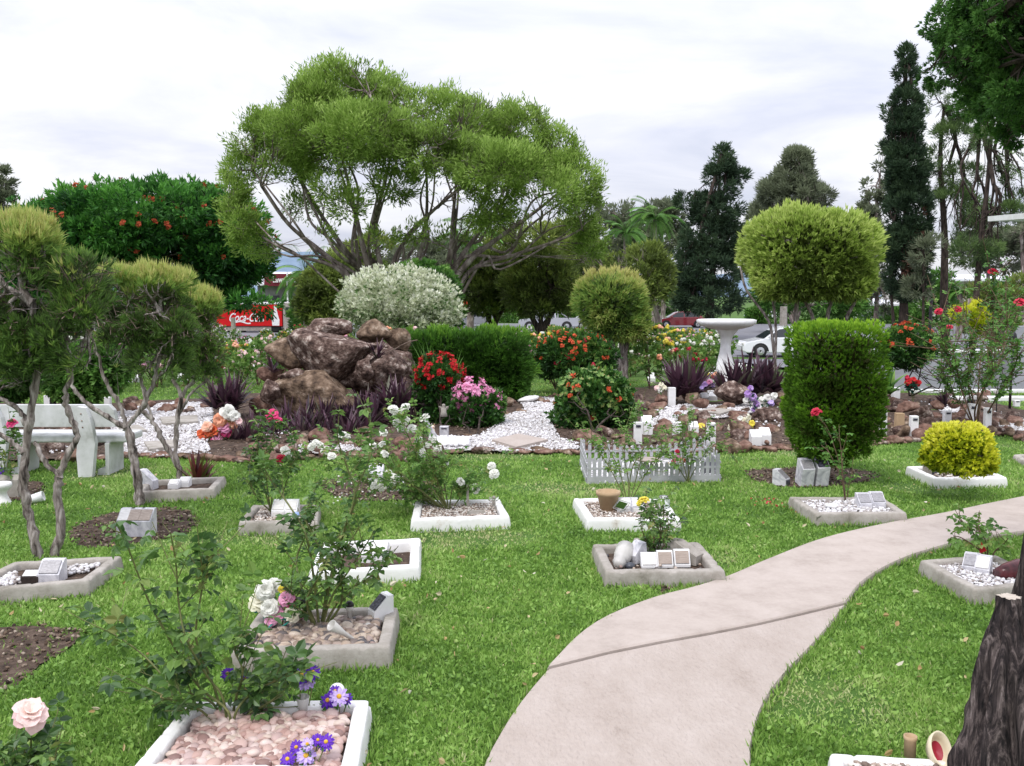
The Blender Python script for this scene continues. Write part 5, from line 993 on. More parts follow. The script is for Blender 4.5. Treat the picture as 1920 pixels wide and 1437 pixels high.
# ---- birdbath
Y0 = 17.2; s = ppm(Y0); zb = 1.75-(720-555)/s; c = np.array([W(1360, 700, Y0)[0], Y0, zb])
t = thing('birdbath', 'white birdbath with a scalloped basin on a twisted pedestal', 'birdbath', c); H = W(0, 600, Y0)[2]-zb
mb = MB(); V = []; prof = [(.2, 0), (.2, .05), (.16, .08), (.17, .2), (.15, .35), (.1, H*.5), (.085, H*.62), (.11, H*.74), (.2, H*.86)]; seg = 28
P = np.array(prof); zz_ = np.interp(np.linspace(0, 1, 30), np.linspace(0, 1, len(P)), P[:, 1]); rr_ = np.interp(zz_, P[:, 1]+np.arange(len(P))*1e-6, P[:, 0])
a = np.arange(seg)*2*math.pi/seg
for z_, r_ in zip(zz_, rr_): q = r_*(1+.12*np.cos(3*a+z_*7)); V.append(np.c_[q*np.cos(a), q*np.sin(a), np.full(seg, z_)])
i = np.arange(29)[:, None]; j = np.arange(seg)[None]; k = (j+1) % seg
mb.add(np.concatenate(V)+c, np.stack([i*seg+j, i*seg+k, (i+1)*seg+k, (i+1)*seg+j], -1).reshape(-1, 4)); mb.build('pedestal', M['white'], t, smooth=True)
mb = MB(); seg = 48; a = np.arange(seg)*2*math.pi/seg; V = []; sc_ = 1+.05*np.abs(np.sin(a*7))+.02*np.sin(a*2+1)
for r_, z_ in [(.15, H*.84), (.3, H*.87), (.43, H*.905), (.49, H*.945), (.5, H*1.0), (.46, H*1.01), (.38, H*.975), (.0, H*.94)]: V.append(np.c_[r_*sc_*np.cos(a), r_*sc_*np.sin(a), np.full(seg, z_)])
i = np.arange(7)[:, None]; j = np.arange(seg)[None]; k = (j+1) % seg
mb.add(np.concatenate(V)+c, np.stack([i*seg+j, i*seg+k, (i+1)*seg+k, (i+1)*seg+j], -1).reshape(-1, 4)); mb.build('basin', M['white'], t, smooth=True)
# ---- white plinths with small dark plaques
def plinth(label, x0, y0, x1, y1, plate=True, m='white', lean=0., slant=.0, Yd=None, dark=None):
    g = G((x0+x1)/2, y1, .03) if Yd is None else W((x0+x1)/2, y1, Yd); s = ppm(g[1]); w, h = (x1-x0)/s, (y1-y0)/s; t = thing('plinth', label, 'memorial plinth', g, 'white plinths of the rock garden'); A = ry(lean)
    mb = MB()
    if slant: prism(mb, [(0, 0), (0, h*(1-slant)), (w*.9, h), (w*1.1, h), (w*1.1, 0)][::-1], w, g, A)
    else: box(mb, A@np.array([0, w*.45, h/2])+g, (w, w*.9, h), A, .006)
    mb.build('block', M[m], t)
    if plate: mb = MB(); box(mb, A@np.array([0, -.004, h*.84])+g, (w*.6, .01, h*.11), A, .001, seg=1); mb.build('plate', M['plated'], t)
for a in [('tall white plinth standing close by the right edge of the clipped cypress', 1649,770,1663,818), ('plain tan plinth with no plaque beside the stone pile', 1681,775,1696,804,False,'terra'), ('white plinth standing forward of the tan one, left of the golden bush', 1708,780,1722,819),
          ('white plinth rising behind the golden bush at its left', 1771,770,1784,800), ('leaning white plinth at the foot of the tall rose', 1813,757,1827,800,True,'white',.12), ('white plinth right of the golden bush', 1847,765,1859,808), ('distant white plinth behind the red carnations', 1675,727,1688,748), 
          ('white tile shaped plinth far right on the kerb', 1903,751,1913,763), ('tall plain white plinth left of the purple sword plant', 1253,727,1267,762,False), ('white plinth with dark slot plaque, leftmost of the middle garden', 1189,792,1204,834), ('thick white plinth with sloping top behind the leftmost one', 1204,781,1224,816,False,'white',0,.3),
          ('short white plinth below the lower orange bush', 1178,762,1193,778), ('broad white plinth with a pale top beside the frangipani', 1293,792,1310,816,False,'white',0,.35), ('white plinth with black plaque right of the frangipani', 1326,793,1342,835), ('white plinth half hidden by rose leaves', 1262,792,1278,822,False),
          ('low sloping white plinth, left of the pair near the clipped cypress', 1409,808,1428,836,False,'white',0,.4), ('low sloping white plinth, right of the pair near the clipped cypress', 1427,804,1446,834,False,'white',0,.4), ('small white desk plaque, left of a pair under the green trough', 1315,738,1329,754,False,'white',0,.5), ('small white desk plaque, right of a pair under the green trough', 1329,734,1345,752,False,'white',0,.5),
          ('white figurine topped plinth with a brown plaque under the pink bush', 824,800,841,820,True,'marble'), ('low white plinth behind the bench at the left', 82,742,98,762,False), ('white plinth behind the right end of the bench', 195,745,206,762,False), ('grey plinth on the stones behind the bench', 128,748,143,762,False,'conc')]:
    plinth(*a)
g = G(832, 800, .1); t = thing('angel_figurine', 'small grey angel figurine standing on the plinth under the pink bush', 'ornament', g+[0, 0, .16]); c = g+[0, .0, .13]; mb = MB(); lathe(mb, [(.05, 0), (.035, .06), (.03, .1), (.012, .115), (.022, .135), (.018, .155), (0, .16)], 12, c); mb.build('body', M['conc'], t, smooth=True); mb = MB(); leaves(mb, np.array([c+[0, .02, .07]]*2), np.array([[-1, 0, .9], [1, 0, .9]]), .09, .05, .5, N=np.array([[0, 1., 0]]*2), hi=True); mb.build('wings', M['conc'], t)
g = G(812, 822, .06); mb = MB(); prism(mb, [(0, 0), (0, .1), (.04, .1), (.05, 0)], .05, g, ry(-.6)@rx(0)); box(mb, g+[-.03, 0, .12], (.04, .04, .26), ry(-.55), .005); tag(mb.build('leaning_tile', M['marble'], loc=g), 'pale tile leaning over beside the figurine plinth', 'ornament')
t = thing('toy_animal', 'small orange and white ceramic animal beside the figurine plinth', 'ornament', G(810,828,.05)); g = G(812, 818, .08); mb = MB(); inst(mb, ico(2), [g+[0, 0, .05]], [[.025, .035, .05]]); inst(mb, ico(2), [g+[0, -.01, .11]], [[.022, .025, .025]]); inst(mb, ico(1), [g+[-.014, -.005, .14], g+[.014, -.005, .14]], [[.006, .006, .014]]*2); mb.build('body', M['stone_orange'] if 'stone_orange' in M else M['rockB'], t, smooth=True)
# pebble patch in front of the pink bush and flat stepping slabs
mb = MB(); n = 260; q = np.array([G(a, b, .05)[:2] for a, b in [(818,826),(880,822),(878,834),(822,838)]]); lo, hi = q.min(0), q.max(0); p = R.uniform(lo, hi, (n, 2)); s = R.uniform(.02, .035, n)
inst(mb, ico(1), np.c_[p, np.full(n, .07)], np.c_[s, s*.8, s*.7], rrot(n), rnd=R.uniform(.5, 1, n)); tag(mb.build('white_pebbles', M['stone_grit']), 'heap of large white pebbles in a stone ring under the pink bush', 'pebbles', kind='stuff')
for i, (q, lab) in enumerate([([(922,824),(972,813),(1028,824),(968,838)], 'tan square stepping slab on the gravel path'), ([(1310,770),(1335,764),(1375,768),(1350,776)], 'grey stepping slab on the gravel strip before the birdbath'), ([(222,800),(260,796),(275,806),(235,812)], 'grey stepping slab beside the bench'), ([(270,828),(330,824),(335,836),(280,842)], 'flat grey stepping slab nearest the lawn at the left'), ([(300,782),(370,778),(372,790),(305,794)], 'long grey stepping slab at the back of the left gravel path')]):
    P = np.array([G(a, b, .075) for a, b in q]); B = P.copy(); B[:, 2] -= .045; mb = MB(); k = np.arange(4); mb.add(np.r_[P, B], [k, (k+4)[::-1], np.c_[k, k+4, (k+1) % 4+4, (k+1) % 4]]); tag(mb.build('stepping_slab', M['pathn'] if i == 0 else M['conc'], loc=P.mean(0)), lab, 'paving slab')
# curved garden figures: fallen stick, white resting stone
mb = MB(); tube(mb, spline(pw(13.4, [(722,662),(740,655),(752,648),(768,641),(783,638)]), 4), .008, 6); tag(mb.build('dead_stick', M['twig'], loc=W(722, 662, 13.4)), 'bare curved stick lying across the top of the round boulder', 'stick')
mb = MB(); c = G(988, 752, .06); V, Fl = rockshape(3, 8, 77, .03); mb.add(V*[.18, .1, .055]@ry(-.2).T+c+[0, 0, .03], Fl); tag(mb.build('white_stone', M['whitec'], loc=c, smooth=True), 'flat white stone at the back of the gravel path', 'rock')
# ---- picket fence plot
t = thing('picket_fence', 'low grey white picket fence around a small pebbled plot', 'fence', G(1220, 895))
FL_, FR_ = G(1100, 908), G(1350, 904); BL_, BR_ = G(1088, 873), G(1318, 868)
def pickets(a, b, n, h0, h1, curve=0.):
    mb = MB(); u = unit(b-a); L = np.linalg.norm(b-a); ang = math.atan2(u[1], u[0])
    for i in range(n):
        f = (i+.5)/n; p = a+(b-a)*f; h = h0+(h1-h0)*f+curve*(abs(f-.5)*2)**2
        V = np.array([[-.016, -.006, 0], [.016, -.006, 0], [.016, -.006, h-.02], [.0, -.006, h], [-.016, -.006, h-.02]]); V = np.r_[V, V+[0, .012, 0]]@rz(ang).T+p; k = np.arange(5)
        mb.add(V, [k, (k+5)[::-1], np.c_[k, k+5, (k+1) % 5+5, (k+1) % 5]]); mb.build('picket', M['fencew'], t); mb = MB()
    mb = MB(); box(mb, (a+b)/2+[0, 0, .045], (L, .016, .045), rz(ang)); box(mb, (a+b)/2+[0, 0, .03], (L, .014, .06), rz(ang)); box(mb, (a+b)/2+[0, 0, min(h0, h1)*.72], (L, .016, .02), rz(ang)); mb.build('rail', M['fencew'], t)
M['fencew'] = mat('grey_white_fence_plastic', [(.3, (.36, .36, .38)), (.7, (.5, .5, .52))], rough=.5)
pickets(FL_, FR_, 26, .2, .2, .07); pickets(BL_, BR_, 20, .2, .2, .09); pickets(FL_, BL_, 7, .26, .3); pickets(FR_, BR_, 7, .26, .3)
q = np.array([FL_, FR_, BR_, BL_])[:, :2]; mb = MB(); p = R.uniform(q.min(0), q.max(0), (3500, 2)); p = p[inpoly(p[:, 0], p[:, 1], q)][:1900]; n = len(p); s = R.uniform(.012, .028, n); inst(mb, ico(1), np.c_[p, R.uniform(.015, .04, n)], np.c_[s, s*.8, s*.6], rrot(n), rnd=R.uniform(.5, 1, n)); tag(mb.build('plot_pebbles', M['stone_grit']), 'white pebbles covering the plot inside the picket fence', 'pebbles', kind='stuff')
plaque('white plaque block standing inside the picket fence', 1230, 893, .12, .13, .12, 0, 'white', 'platew', z=.02)
plaque('pale wedge plaque at the right inside the picket fence', 1290, 892, .14, .15, .12, .8, 'marble', None, z=.02)
plaque('dark slotted plaque stand in the right corner of the fenced plot', 1331, 890, .14, .11, .08, 0, 'plated', None, z=.02)
c = G(1215, 905); t = thing('dish_stand', 'round pink grey dish on a black turned post before the picket fence', 'bird feeder', c); mb = MB(); lathe(mb, [(0, .2), (.1, .205), (.118, .225), (.11, .225), (0, .212)], 26, c); mb.build('dish', M['plateb'], t, smooth=True); mb = MB(); lathe(mb, [(.03, 0), (.02, .03), (.028, .06), (.016, .1), (.03, .15), (.02, .2), (0, .2)], 12, c+[-.02, 0, 0]); mb.build('post', M['black'], t, smooth=True)
# ---- lamp post and ball lamp right
c = G(1893, 768); t = thing('lamp_post', 'slim dark metal lamp post at the right, behind the tall rose', 'lamp post', c); s = ppm(c[1]); h = (768-640)/s; mb = MB(); tube(mb, [c, c+[0, 0, h]], .02, 10, cap=True); mb.build('pole', M['pole'] if 'pole' in M else M['black'], t, smooth=True); mb = MB(); lathe(mb, [(.05, h), (.06, h+.05), (.05, h+.12), (.02, h+.16), (0, h+.16)], 16, c); mb.build('lantern', M['black'], t, smooth=True)
c = G(1868, 776); s = ppm(c[1]); h = (776-735)/s; t = thing('ball_lamp', 'small frosted ball lamp on a thin stake at the right', 'garden lamp', c); mb = MB(); inst(mb, ico(3), [c+[0, 0, h]], [[.05]*3]); mb.build('globe', M['vase'], t, smooth=True); mb = MB(); tube(mb, [c, c+[0, 0, h-.03]], .008, 8); mb.build('stake', M['black'], t)
c = G(1819, 790); t = thing('letterbox_marker', 'black post with a white slanted top at the foot of the tall rose', 'garden lamp', c); s = ppm(c[1]); mb = MB(); lathe(mb, [(.05, 0), (.05, .28), (.06, .3), (0, .31)], 14, c); mb.build('post', M['black'], t, smooth=True); mb = MB(); box(mb, c+[0, 0, .34], (.12, .1, .06), ry(.1), .01); mb.build('cap', M['white'], t)
# ---- big near tree at the right edge
t = thing('conifer_tree', 'massive near conifer with furrowed dark bark and a cut limb stub, at the right edge', 'tree', G(1990, 1500)); Yt = 3.3
cx0, cy0 = W(2052, 1437, Yt)[0], Yt+.25
nz_, na = 110, 160; zs = np.linspace(-.1, 5.2, nz_); a = np.arange(na)*2*math.pi/na; V = np.zeros((nz_, na, 3))
for i, z in enumerate(zs):
    r = .15+.08*math.exp(-max(z, 0)/.5)+.02*math.exp(-max(z, 0)/.16)
    tw = a+z*.55; fl = .16*np.sin(3*tw+1)*math.exp(-max(z, 0)/.9)+.08*np.sin(5*tw+2.)+.06*np.sin(11*tw+z)+.045*np.sin(23*tw+2*z)
    nn = np.array([mnoise.fractal(Vector((math.cos(q)*2.6, math.sin(q)*2.6, z*1.1)), 1., 2., 4) for q in a]); nf = np.array([mnoise.noise(Vector((math.cos(q)*13, math.sin(q)*13, z*2.6))) for q in a])
    rr = r*(1+fl*1.15+.1*nn+.1*nf); V[i, :, 0] = cx0+.05*z+rr*np.cos(a); V[i, :, 1] = cy0+rr*np.sin(a); V[i, :, 2] = z
i = np.arange(nz_-1)[:, None]; j = np.arange(na)[None]; k = (j+1) % na
mb = MB(); mb.add(V.reshape(-1, 3), np.stack([i*na+j, i*na+k, (i+1)*na+k, (i+1)*na+j], -1).reshape(-1, 4))
M['trunk'] = mat('furrowed_conifer_bark', [(.38, (.008, .007, .008)), (.5, (.035, .027, .027)), (.6, (.12, .095, .09)), (.7, (.3, .25, .245))], scale=22, detail=15, rough=.95, bump=1., bscale=30, bdist=.04, stretch=(1, 1, .16), dist=1.6, nr=.7)
tr_ = mb.build('trunk', M['trunk'], t, smooth=True)
mb = MB(); P = spline([W(1935, 1600, 3.2), W(1908, 1437, 3.2), W(1896, 1300, 3.22), W(1893, 1200, 3.24), W(1893, 1119, 3.26)], 12); n = len(P); seg = 120; a = np.arange(seg)*6.2832/seg; V = []
for q_, p_ in enumerate(P): rr = (.034+.2*(1-q_/(n-1))**1.2)*(1+.13*np.sin(4*a+q_*.06)+.1*np.sin(9*a-q_*.08)+.06*np.sin(17*a+q_*.1)+.22*np.array([mnoise.fractal(Vector((math.cos(w_)*2.4, math.sin(w_)*2.4, q_*.08)), 1., 2., 4) for w_ in a])); V.append(np.c_[p_[0]+rr*np.cos(a), p_[1]+rr*np.sin(a), np.full(seg, p_[2])])
i = np.arange(n-1)[:, None]; j = np.arange(seg)[None]; k = (j+1) % seg; mb.add(np.concatenate(V), np.stack([i*seg+j, i*seg+k, (i+1)*seg+k, (i+1)*seg+j], -1).reshape(-1, 4)); mb.build('limb_stub', M['trunk'], t, smooth=True)
mb = MB(); mb.add(V[-1]*[1, 1, 1]+[0, 0, .001], np.arange(seg)); mb.build('sawn_face', mat('sawn_wood', [(.3, (.42, .36, .3)), (.7, (.6, .54, .47))], scale=20, rough=.8), t)
cb = pb(4.6, [(1900,40,105,85,0),(1870,110,70,60,.3),(1800,25,48,45,.2),(1920,170,75,60,0),(1865,165,55,45,.5),(1785,125,42,36,.4),(1890,225,40,36,.6),(1830,80,60,50,.5),(1960,230,50,45,.2),(1980,80,120,140,.4),(1850,195,40,30,.7),(1920,255,30,22,.5)], depth=.3)
mb = MB(); P, Nn, cr = clumped(cb, 24000, 26, .055, .45, 2., .3, .8); cl = clumpnoise(P, 5., 2.); k = cl > -.25; P, Nn, cl, cr = P[k], Nn[k], cl[k], cr[k]; tufts(mb, P, Nn, 8, .03, .008, .8, .1, np.clip(.42+.35*cl+cr, 0, 1), rj=.12); mb.build('crown', M['l_near'], t)
tb = MB(); 
for b_ in cb: Q, _ = shell([b_], 26, .3, 2.); fan(tb, np.array([cx0+.1, cy0, 3.0+R.uniform(-.3, 1.2)])*.45+b_[0]*.55, Q, .004, 3, .4, .08); tube(tb, [np.array([cx0+.05, cy0, 3.4+R.uniform(-.5, .8)]), np.array([cx0+.1, cy0, 3.2])*.45+b_[0]*.55], [.05, .02], 6)
tb.build('branches', M['barkd'], t)
# ================================================================ BACKGROUND
def tree(label, Yd, foot, blobs, n, k, L, Wd, lm, trunks=None, tm='barkw', tw=200, rt=.012, p=2., lo=.55, cn=.6, gap=-.3, name='tree', spread=.7, up=.25, flow=None, grp=None, depth=None, rj=.12, inner=.15, kk=3, frac=.42, jit=.07, cat='tree', tip=True, twlo=.3, bias=None, csz=.26):
    g = G(*foot) if foot[1] > 562 else W(foot[0], 562, Yd); g = np.array([W(foot[0], 600, Yd)[0], Yd, float(hgt(0, Yd))]); t = thing(name, label, cat, g, grp); s = ppm(Yd)
    wb_ = pb(Yd, blobs, depth); cs_ = np.mean([b[1][0] for b in wb_])*csz; P, Nn, cr = clumped(wb_, int(n*1.15), 15, cs_, lo, p, inner=inner); cl = clumpnoise(P, cn, R.uniform(0, 50)); c2 = clumpnoise(P, cn*2.7, 9.); q = cl+.6*c2; kf = q > gap; P, Nn, q, cr = P[kf], Nn[kf], q[kf], cr[kf]
    P = P+Nn*(q*.14*min(b[1][0] for b in wb_))[:, None]
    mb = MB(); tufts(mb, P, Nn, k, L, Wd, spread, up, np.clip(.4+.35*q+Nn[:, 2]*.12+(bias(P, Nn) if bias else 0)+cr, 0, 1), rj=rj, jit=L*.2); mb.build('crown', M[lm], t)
    tb = MB(); Q, _ = shell(wb_, tw, twlo, p)
    if trunks:
        E = []
        for pts, r0, r1 in trunks:
            w_ = pw(Yd, pts); tube(tb, spline(w_, 4), np.linspace(r0, r1, (len(pts)-1)*4+1), 8); E.append(w_[-1])
        E = np.array(E); lab = ((Q[:, None]-E[None])**2).sum(-1).argmin(1)
        for j, e in enumerate(E):
            if (lab == j).any(): fan(tb, e, Q[lab == j], rt, kk, frac, jit, r0=None)
    else: fan(tb, g, Q, rt, kk, frac, jit)
    tb.build('trunk', M[tm], t, smooth=True)
    if flow:
        mm, cnt, s_ = flow; fb = MB(); Q, Nq = shell(wb_, cnt*2, .95, p, .0); kf = Nq[:, 1] < .5; Q, Nq = Q[kf][:cnt], Nq[kf][:cnt]; 
        for q_, n_ in zip(Q, Nq): fb = MB(); floret(fb, q_+R.uniform(-.75, .75, (12, 3))*s_*.8+n_*s_*1.4, s_*.5, 0, 4, np.repeat([n_], 12, 0)); fb.build('bloom', M[mm], t)
    return t
# the large spreading paperbark
Yt = 31.
t = thing('paperbark_tree', 'very large spreading paperbark with many fanning pale limbs and bright green tufted crown', 'tree', (W(760, 600, Yt)[0], Yt, float(hgt(0, Yt))))
dome = [(640,150,95,58,0),(590,180,60,60,-1),(700,165,80,60,1),(760,200,90,62,0),(850,215,85,65,-1),(905,215,70,68,1),(975,230,65,62,0),(1040,275,55,65,0),(1075,330,55,65,-.5),(1095,385,38,50,0),(1108,440,32,42,.3),(500,225,62,38,0),(560,230,80,55,-1.4),(460,245,40,35,0),(455,300,34,40,.6),(430,350,30,36,0),(450,400,42,40,-.4),(480,440,50,34,.4),(680,235,110,60,-2),(820,265,95,50,-2.2),(940,300,90,50,-2.4),(1020,350,70,50,-1.5),(600,280,80,45,1.5),(700,220,80,70,2.5),(880,270,90,60,2.6),(1000,300,70,55,2.),(530,300,55,40,-1.),(740,330,45,30,-1.),(860,350,50,26,-2.),(650,370,30,22,-1.5),(780,420,38,22,-1.),(600,430,30,20,-1.),(720,430,28,18,-1.5),(850,440,40,20,0),(930,410,45,24,1),(560,370,36,24,.5),(690,480,30,14,1),(620,330,38,24,-1.5),(900,380,60,30,-1.5)]
wb_ = pb(Yt, [(b[0], b[1]*.97+26, b[2]*.93, b[3]*.9)+tuple(b[4:]) for b in dome]); P, Nn, cr = clumped(wb_, 47000, 14, .25, .45, 2., .15, .8); q = clumpnoise(P, .75, 3.)+.6*clumpnoise(P, 2.2, 8.); zr = P[:, 2]; lim = np.where(zr > W(0, 320, Yt)[2], -.21, -.08); kf = q > lim; P, Nn, q, cr = P[kf], Nn[kf], q[kf], cr[kf]
P = P+Nn*(q*.25)[:, None]; mb = MB(); tufts(mb, P, Nn*.8+[0, 0, .3], 7, .17, .04, .7, .2, np.clip(.5+.35*q+cr*1.3, 0, 1), rj=.14, jit=.08); mb.build('crown', M['l_big'], t)
tb = MB(); limbs = [([(700,640),(690,560),(672,505),(640,460),(600,400),(560,330)], .2, .06), ([(700,640),(705,560),(690,500),(675,440),(662,380),(640,290)], .2, .06), ([(715,640),(716,560),(712,490),(700,430),(720,350),(740,260)], .17, .05), ([(690,600),(655,520),(600,470),(540,420),(490,350)], .16, .05), ([(820,640),(838,540),(860,490),(895,440),(950,370)], .19, .06), ([(830,640),(848,540),(880,490),(930,450),(1000,400),(1050,360)], .18, .05), ([(815,640),(830,540),(845,470),(850,400),(860,300)], .17, .05), ([(840,600),(880,510),(960,480),(1050,450),(1090,430)], .12, .04), ([(740,640),(760,540),(790,470),(800,400),(800,320)], .15, .05), ([(690,600),(640,510),(560,480),(500,450),(460,420)], .1, .04), ([(720,620),(735,500),(770,440),(830,380),(900,330)], .12, .04)]
limbs = [(p_, a_*.72, b_*.7) for p_, a_, b_ in limbs]+[([(x_+R.normal()*14*(i > 0), y_+R.normal()*14*(i > 0)) for i, (x_, y_) in enumerate(p_)], a_*.42, b_*.5) for p_, a_, b_ in limbs+limbs]
E = []
for pts, r0, r1 in limbs: w_ = spline(pw(Yt, [(a, b, R.normal()*.5*(i > 1)) for i, (a, b) in enumerate(pts)]), 5); tube(tb, w_, np.linspace(r0, r1, len(w_)), 8); E += [(w_[int((len(w_)-1)*f)], r1+(r0-r1)*(1-f)) for f in (.5, .72, 1.)]
Q, Nq = shell(wb_, 2600, .4, 2.); Ep = np.array([e[0] for e in E])
ok = (Q[:, None, 2]-Ep[None, :, 2] > -.3); dd = ((Q[:, None]-Ep[None])**2).sum(-1)+(~ok)*50; lab = dd.argmin(1)
for j in range(len(E)):
    if (lab == j).any(): fan(tb, Ep[j], Q[lab == j], .0075, 3, .4, .05, seg=4)
tb.build('limbs', M['barkw'], t, smooth=True)
# poinciana
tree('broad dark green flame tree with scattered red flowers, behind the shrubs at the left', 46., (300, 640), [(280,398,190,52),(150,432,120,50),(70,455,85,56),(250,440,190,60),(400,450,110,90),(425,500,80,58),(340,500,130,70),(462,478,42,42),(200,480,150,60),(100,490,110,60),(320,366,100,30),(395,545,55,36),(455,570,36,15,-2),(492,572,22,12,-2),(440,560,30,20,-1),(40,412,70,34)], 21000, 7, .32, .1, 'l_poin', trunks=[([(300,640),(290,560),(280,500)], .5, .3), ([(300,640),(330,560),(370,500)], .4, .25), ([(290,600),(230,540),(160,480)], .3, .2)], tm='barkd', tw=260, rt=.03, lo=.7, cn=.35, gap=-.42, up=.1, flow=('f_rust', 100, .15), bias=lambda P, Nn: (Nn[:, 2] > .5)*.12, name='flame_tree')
# small clipped trees beyond the hedge
tree('olive green tree with thin dark stems, left of two beyond the hedge', 36., (925, 618), [(925,515,62,42),(900,540,55,38),(965,545,50,38),(930,490,45,25),(890,505,32,25),(910,575,40,18)], 5200, 6, .22, .05, 'l_oliv', trunks=[([(925,640),(922,610),(905,575)], .13, .07), ([(925,640),(930,605),(950,570)], .11, .06), ([(926,640),(928,600),(928,565)], .1, .06)], tm='barkd', cn=.9, gap=-.35)
tree('brownish olive tree with several dark forking stems, right of two beyond the hedge', 34., (1013, 640), [(1015,520,60,50),(985,545,50,40),(1045,540,45,42),(1010,485,50,25),(1060,560,28,30),(1000,580,40,18)], 5200, 6, .22, .045, 'l_oliv', trunks=[([(1013,655),(1010,620),(985,575)], .15, .07), ([(1013,655),(1018,615),(1045,575)], .14, .06), ([(1013,655),(1014,610),(1015,570)], .12, .06), ([(1013,640),(1030,600),(1032,560)], .08, .05)], tm='barkd', cn=.9, gap=-.3)
tree('yellow green loose crowned tree behind the ball topiary', 52., (1236, 625), [(1200,510,52,48),(1235,520,28,45),(1165,500,35,34),(1205,545,60,30),(1215,475,32,22),(1180,560,40,20),(1090,470,40,40)], 5200, 6, .3, .07, 'l_oliv', trunks=[([(1236,650),(1234,600),(1220,560)], .2, .12)], cn=.6, gap=-.25, csz=.34)
tree('dense leafy green tree right of the sign building', 62., (610, 640), [(605,545,44,50),(625,520,30,40),(585,570,30,35),(610,590,40,30)], 4200, 6, .4, .1, 'l_oliv', trunks=[([(610,650),(608,600),(606,560)], .2, .12)], cn=.5, gap=-.5)
tree('young round light green tree by the road behind the truck', 70., (575, 620), [(560,600,22,22),(560,580,16,16)], 900, 6, .35, .09, 'l_mid', cn=.6, tw=60)
# conifers
tree('broad dark conifer standing alone before the grey road', 64., (1330, 625), [(1330,560,68,40),(1325,500,66,55),(1335,450,62,50),(1345,400,52,45),(1348,350,40,40),(1352,310,26,32),(1352,285,12,18),(1290,380,28,22),(1285,540,34,40),(1385,330,16,18)], 8500, 8, .34, .07, 'l_con', trunks=[([(1332,640),(1332,560),(1345,400),(1352,290)], .35, .06)], tm='barkd', cn=.7, gap=-.38, up=.2, name='conifer_tree')
tree('very tall narrow dark cypress with a brown dead patch low on its crown', 48., (1692, 640), [(1700,108,12,24),(1698,150,20,34),(1698,200,27,40),(1696,255,34,50),(1700,320,40,60),(1702,390,44,65),(1702,460,46,60),(1700,520,40,45),(1668,210,10,22)], 10500, 8, .26, .055, 'l_con', trunks=[([(1692,655),(1695,560),(1698,400),(1700,110)], .3, .04), ([(1680,655),(1675,600),(1670,540)], .12, .06)], tm='barkd', cn=.8, gap=-.42, up=.5, name='cypress_tree', csz=.3)
mb = MB(); P, Nn = shell(pb(47.2, [(1710,500,14,45),(1722,455,12,22),(1730,395,6,10)]), 260, .3, 2.); tufts(mb, P, Nn, 7, .2, .05, .8, -.2, .5); o = mb.build('dead_foliage', M['l_brown'], bpy.data.objects['cypress_tree'])
# pines at the right
tree('tall dark trunked pine right of the tall cypress', 50., (1770, 690), [(1775,215,35,34,1),(1790,262,48,30),(1760,300,30,30),(1805,330,40,22),(1790,380,60,26),(1815,400,50,22),(1790,430,45,25),(1745,190,18,30),(1800,200,30,28)], 3600, 9, .34, .04, 'l_pine', trunks=[([(1772,680),(1770,560),(1771,440),(1763,300),(1770,200)], .27, .07)], tm='barkd', cn=.6, gap=-.1, tw=150, name='pine_tree', inner=.3)
tree('slim leaning bare trunked pine at the right, sparse needles to its right', 44., (1820, 720), [(1850,260,30,22),(1900,300,40,22),(1900,340,44,16),(1870,400,45,26),(1840,430,50,34),(1905,380,28,18),(1830,470,40,30)], 1900, 9, .3, .035, 'l_pine', trunks=[([(1818,720),(1830,560),(1842,430),(1852,340),(1862,200),(1866,120)], .17, .05)], tm='barkd', cn=.7, gap=.0, tw=160, rt=.018, name='pine_tree', inner=.3)
tree('thin young pine trunk between the tall cypress and the dark pine', 46., (1730, 700), [(1735,470,30,40),(1725,540,30,30)], 500, 8, .3, .045, 'l_euc', trunks=[([(1731,690),(1731,600),(1732,480)], .09, .05)], tm='barkd', tw=60, name='pine_tree')
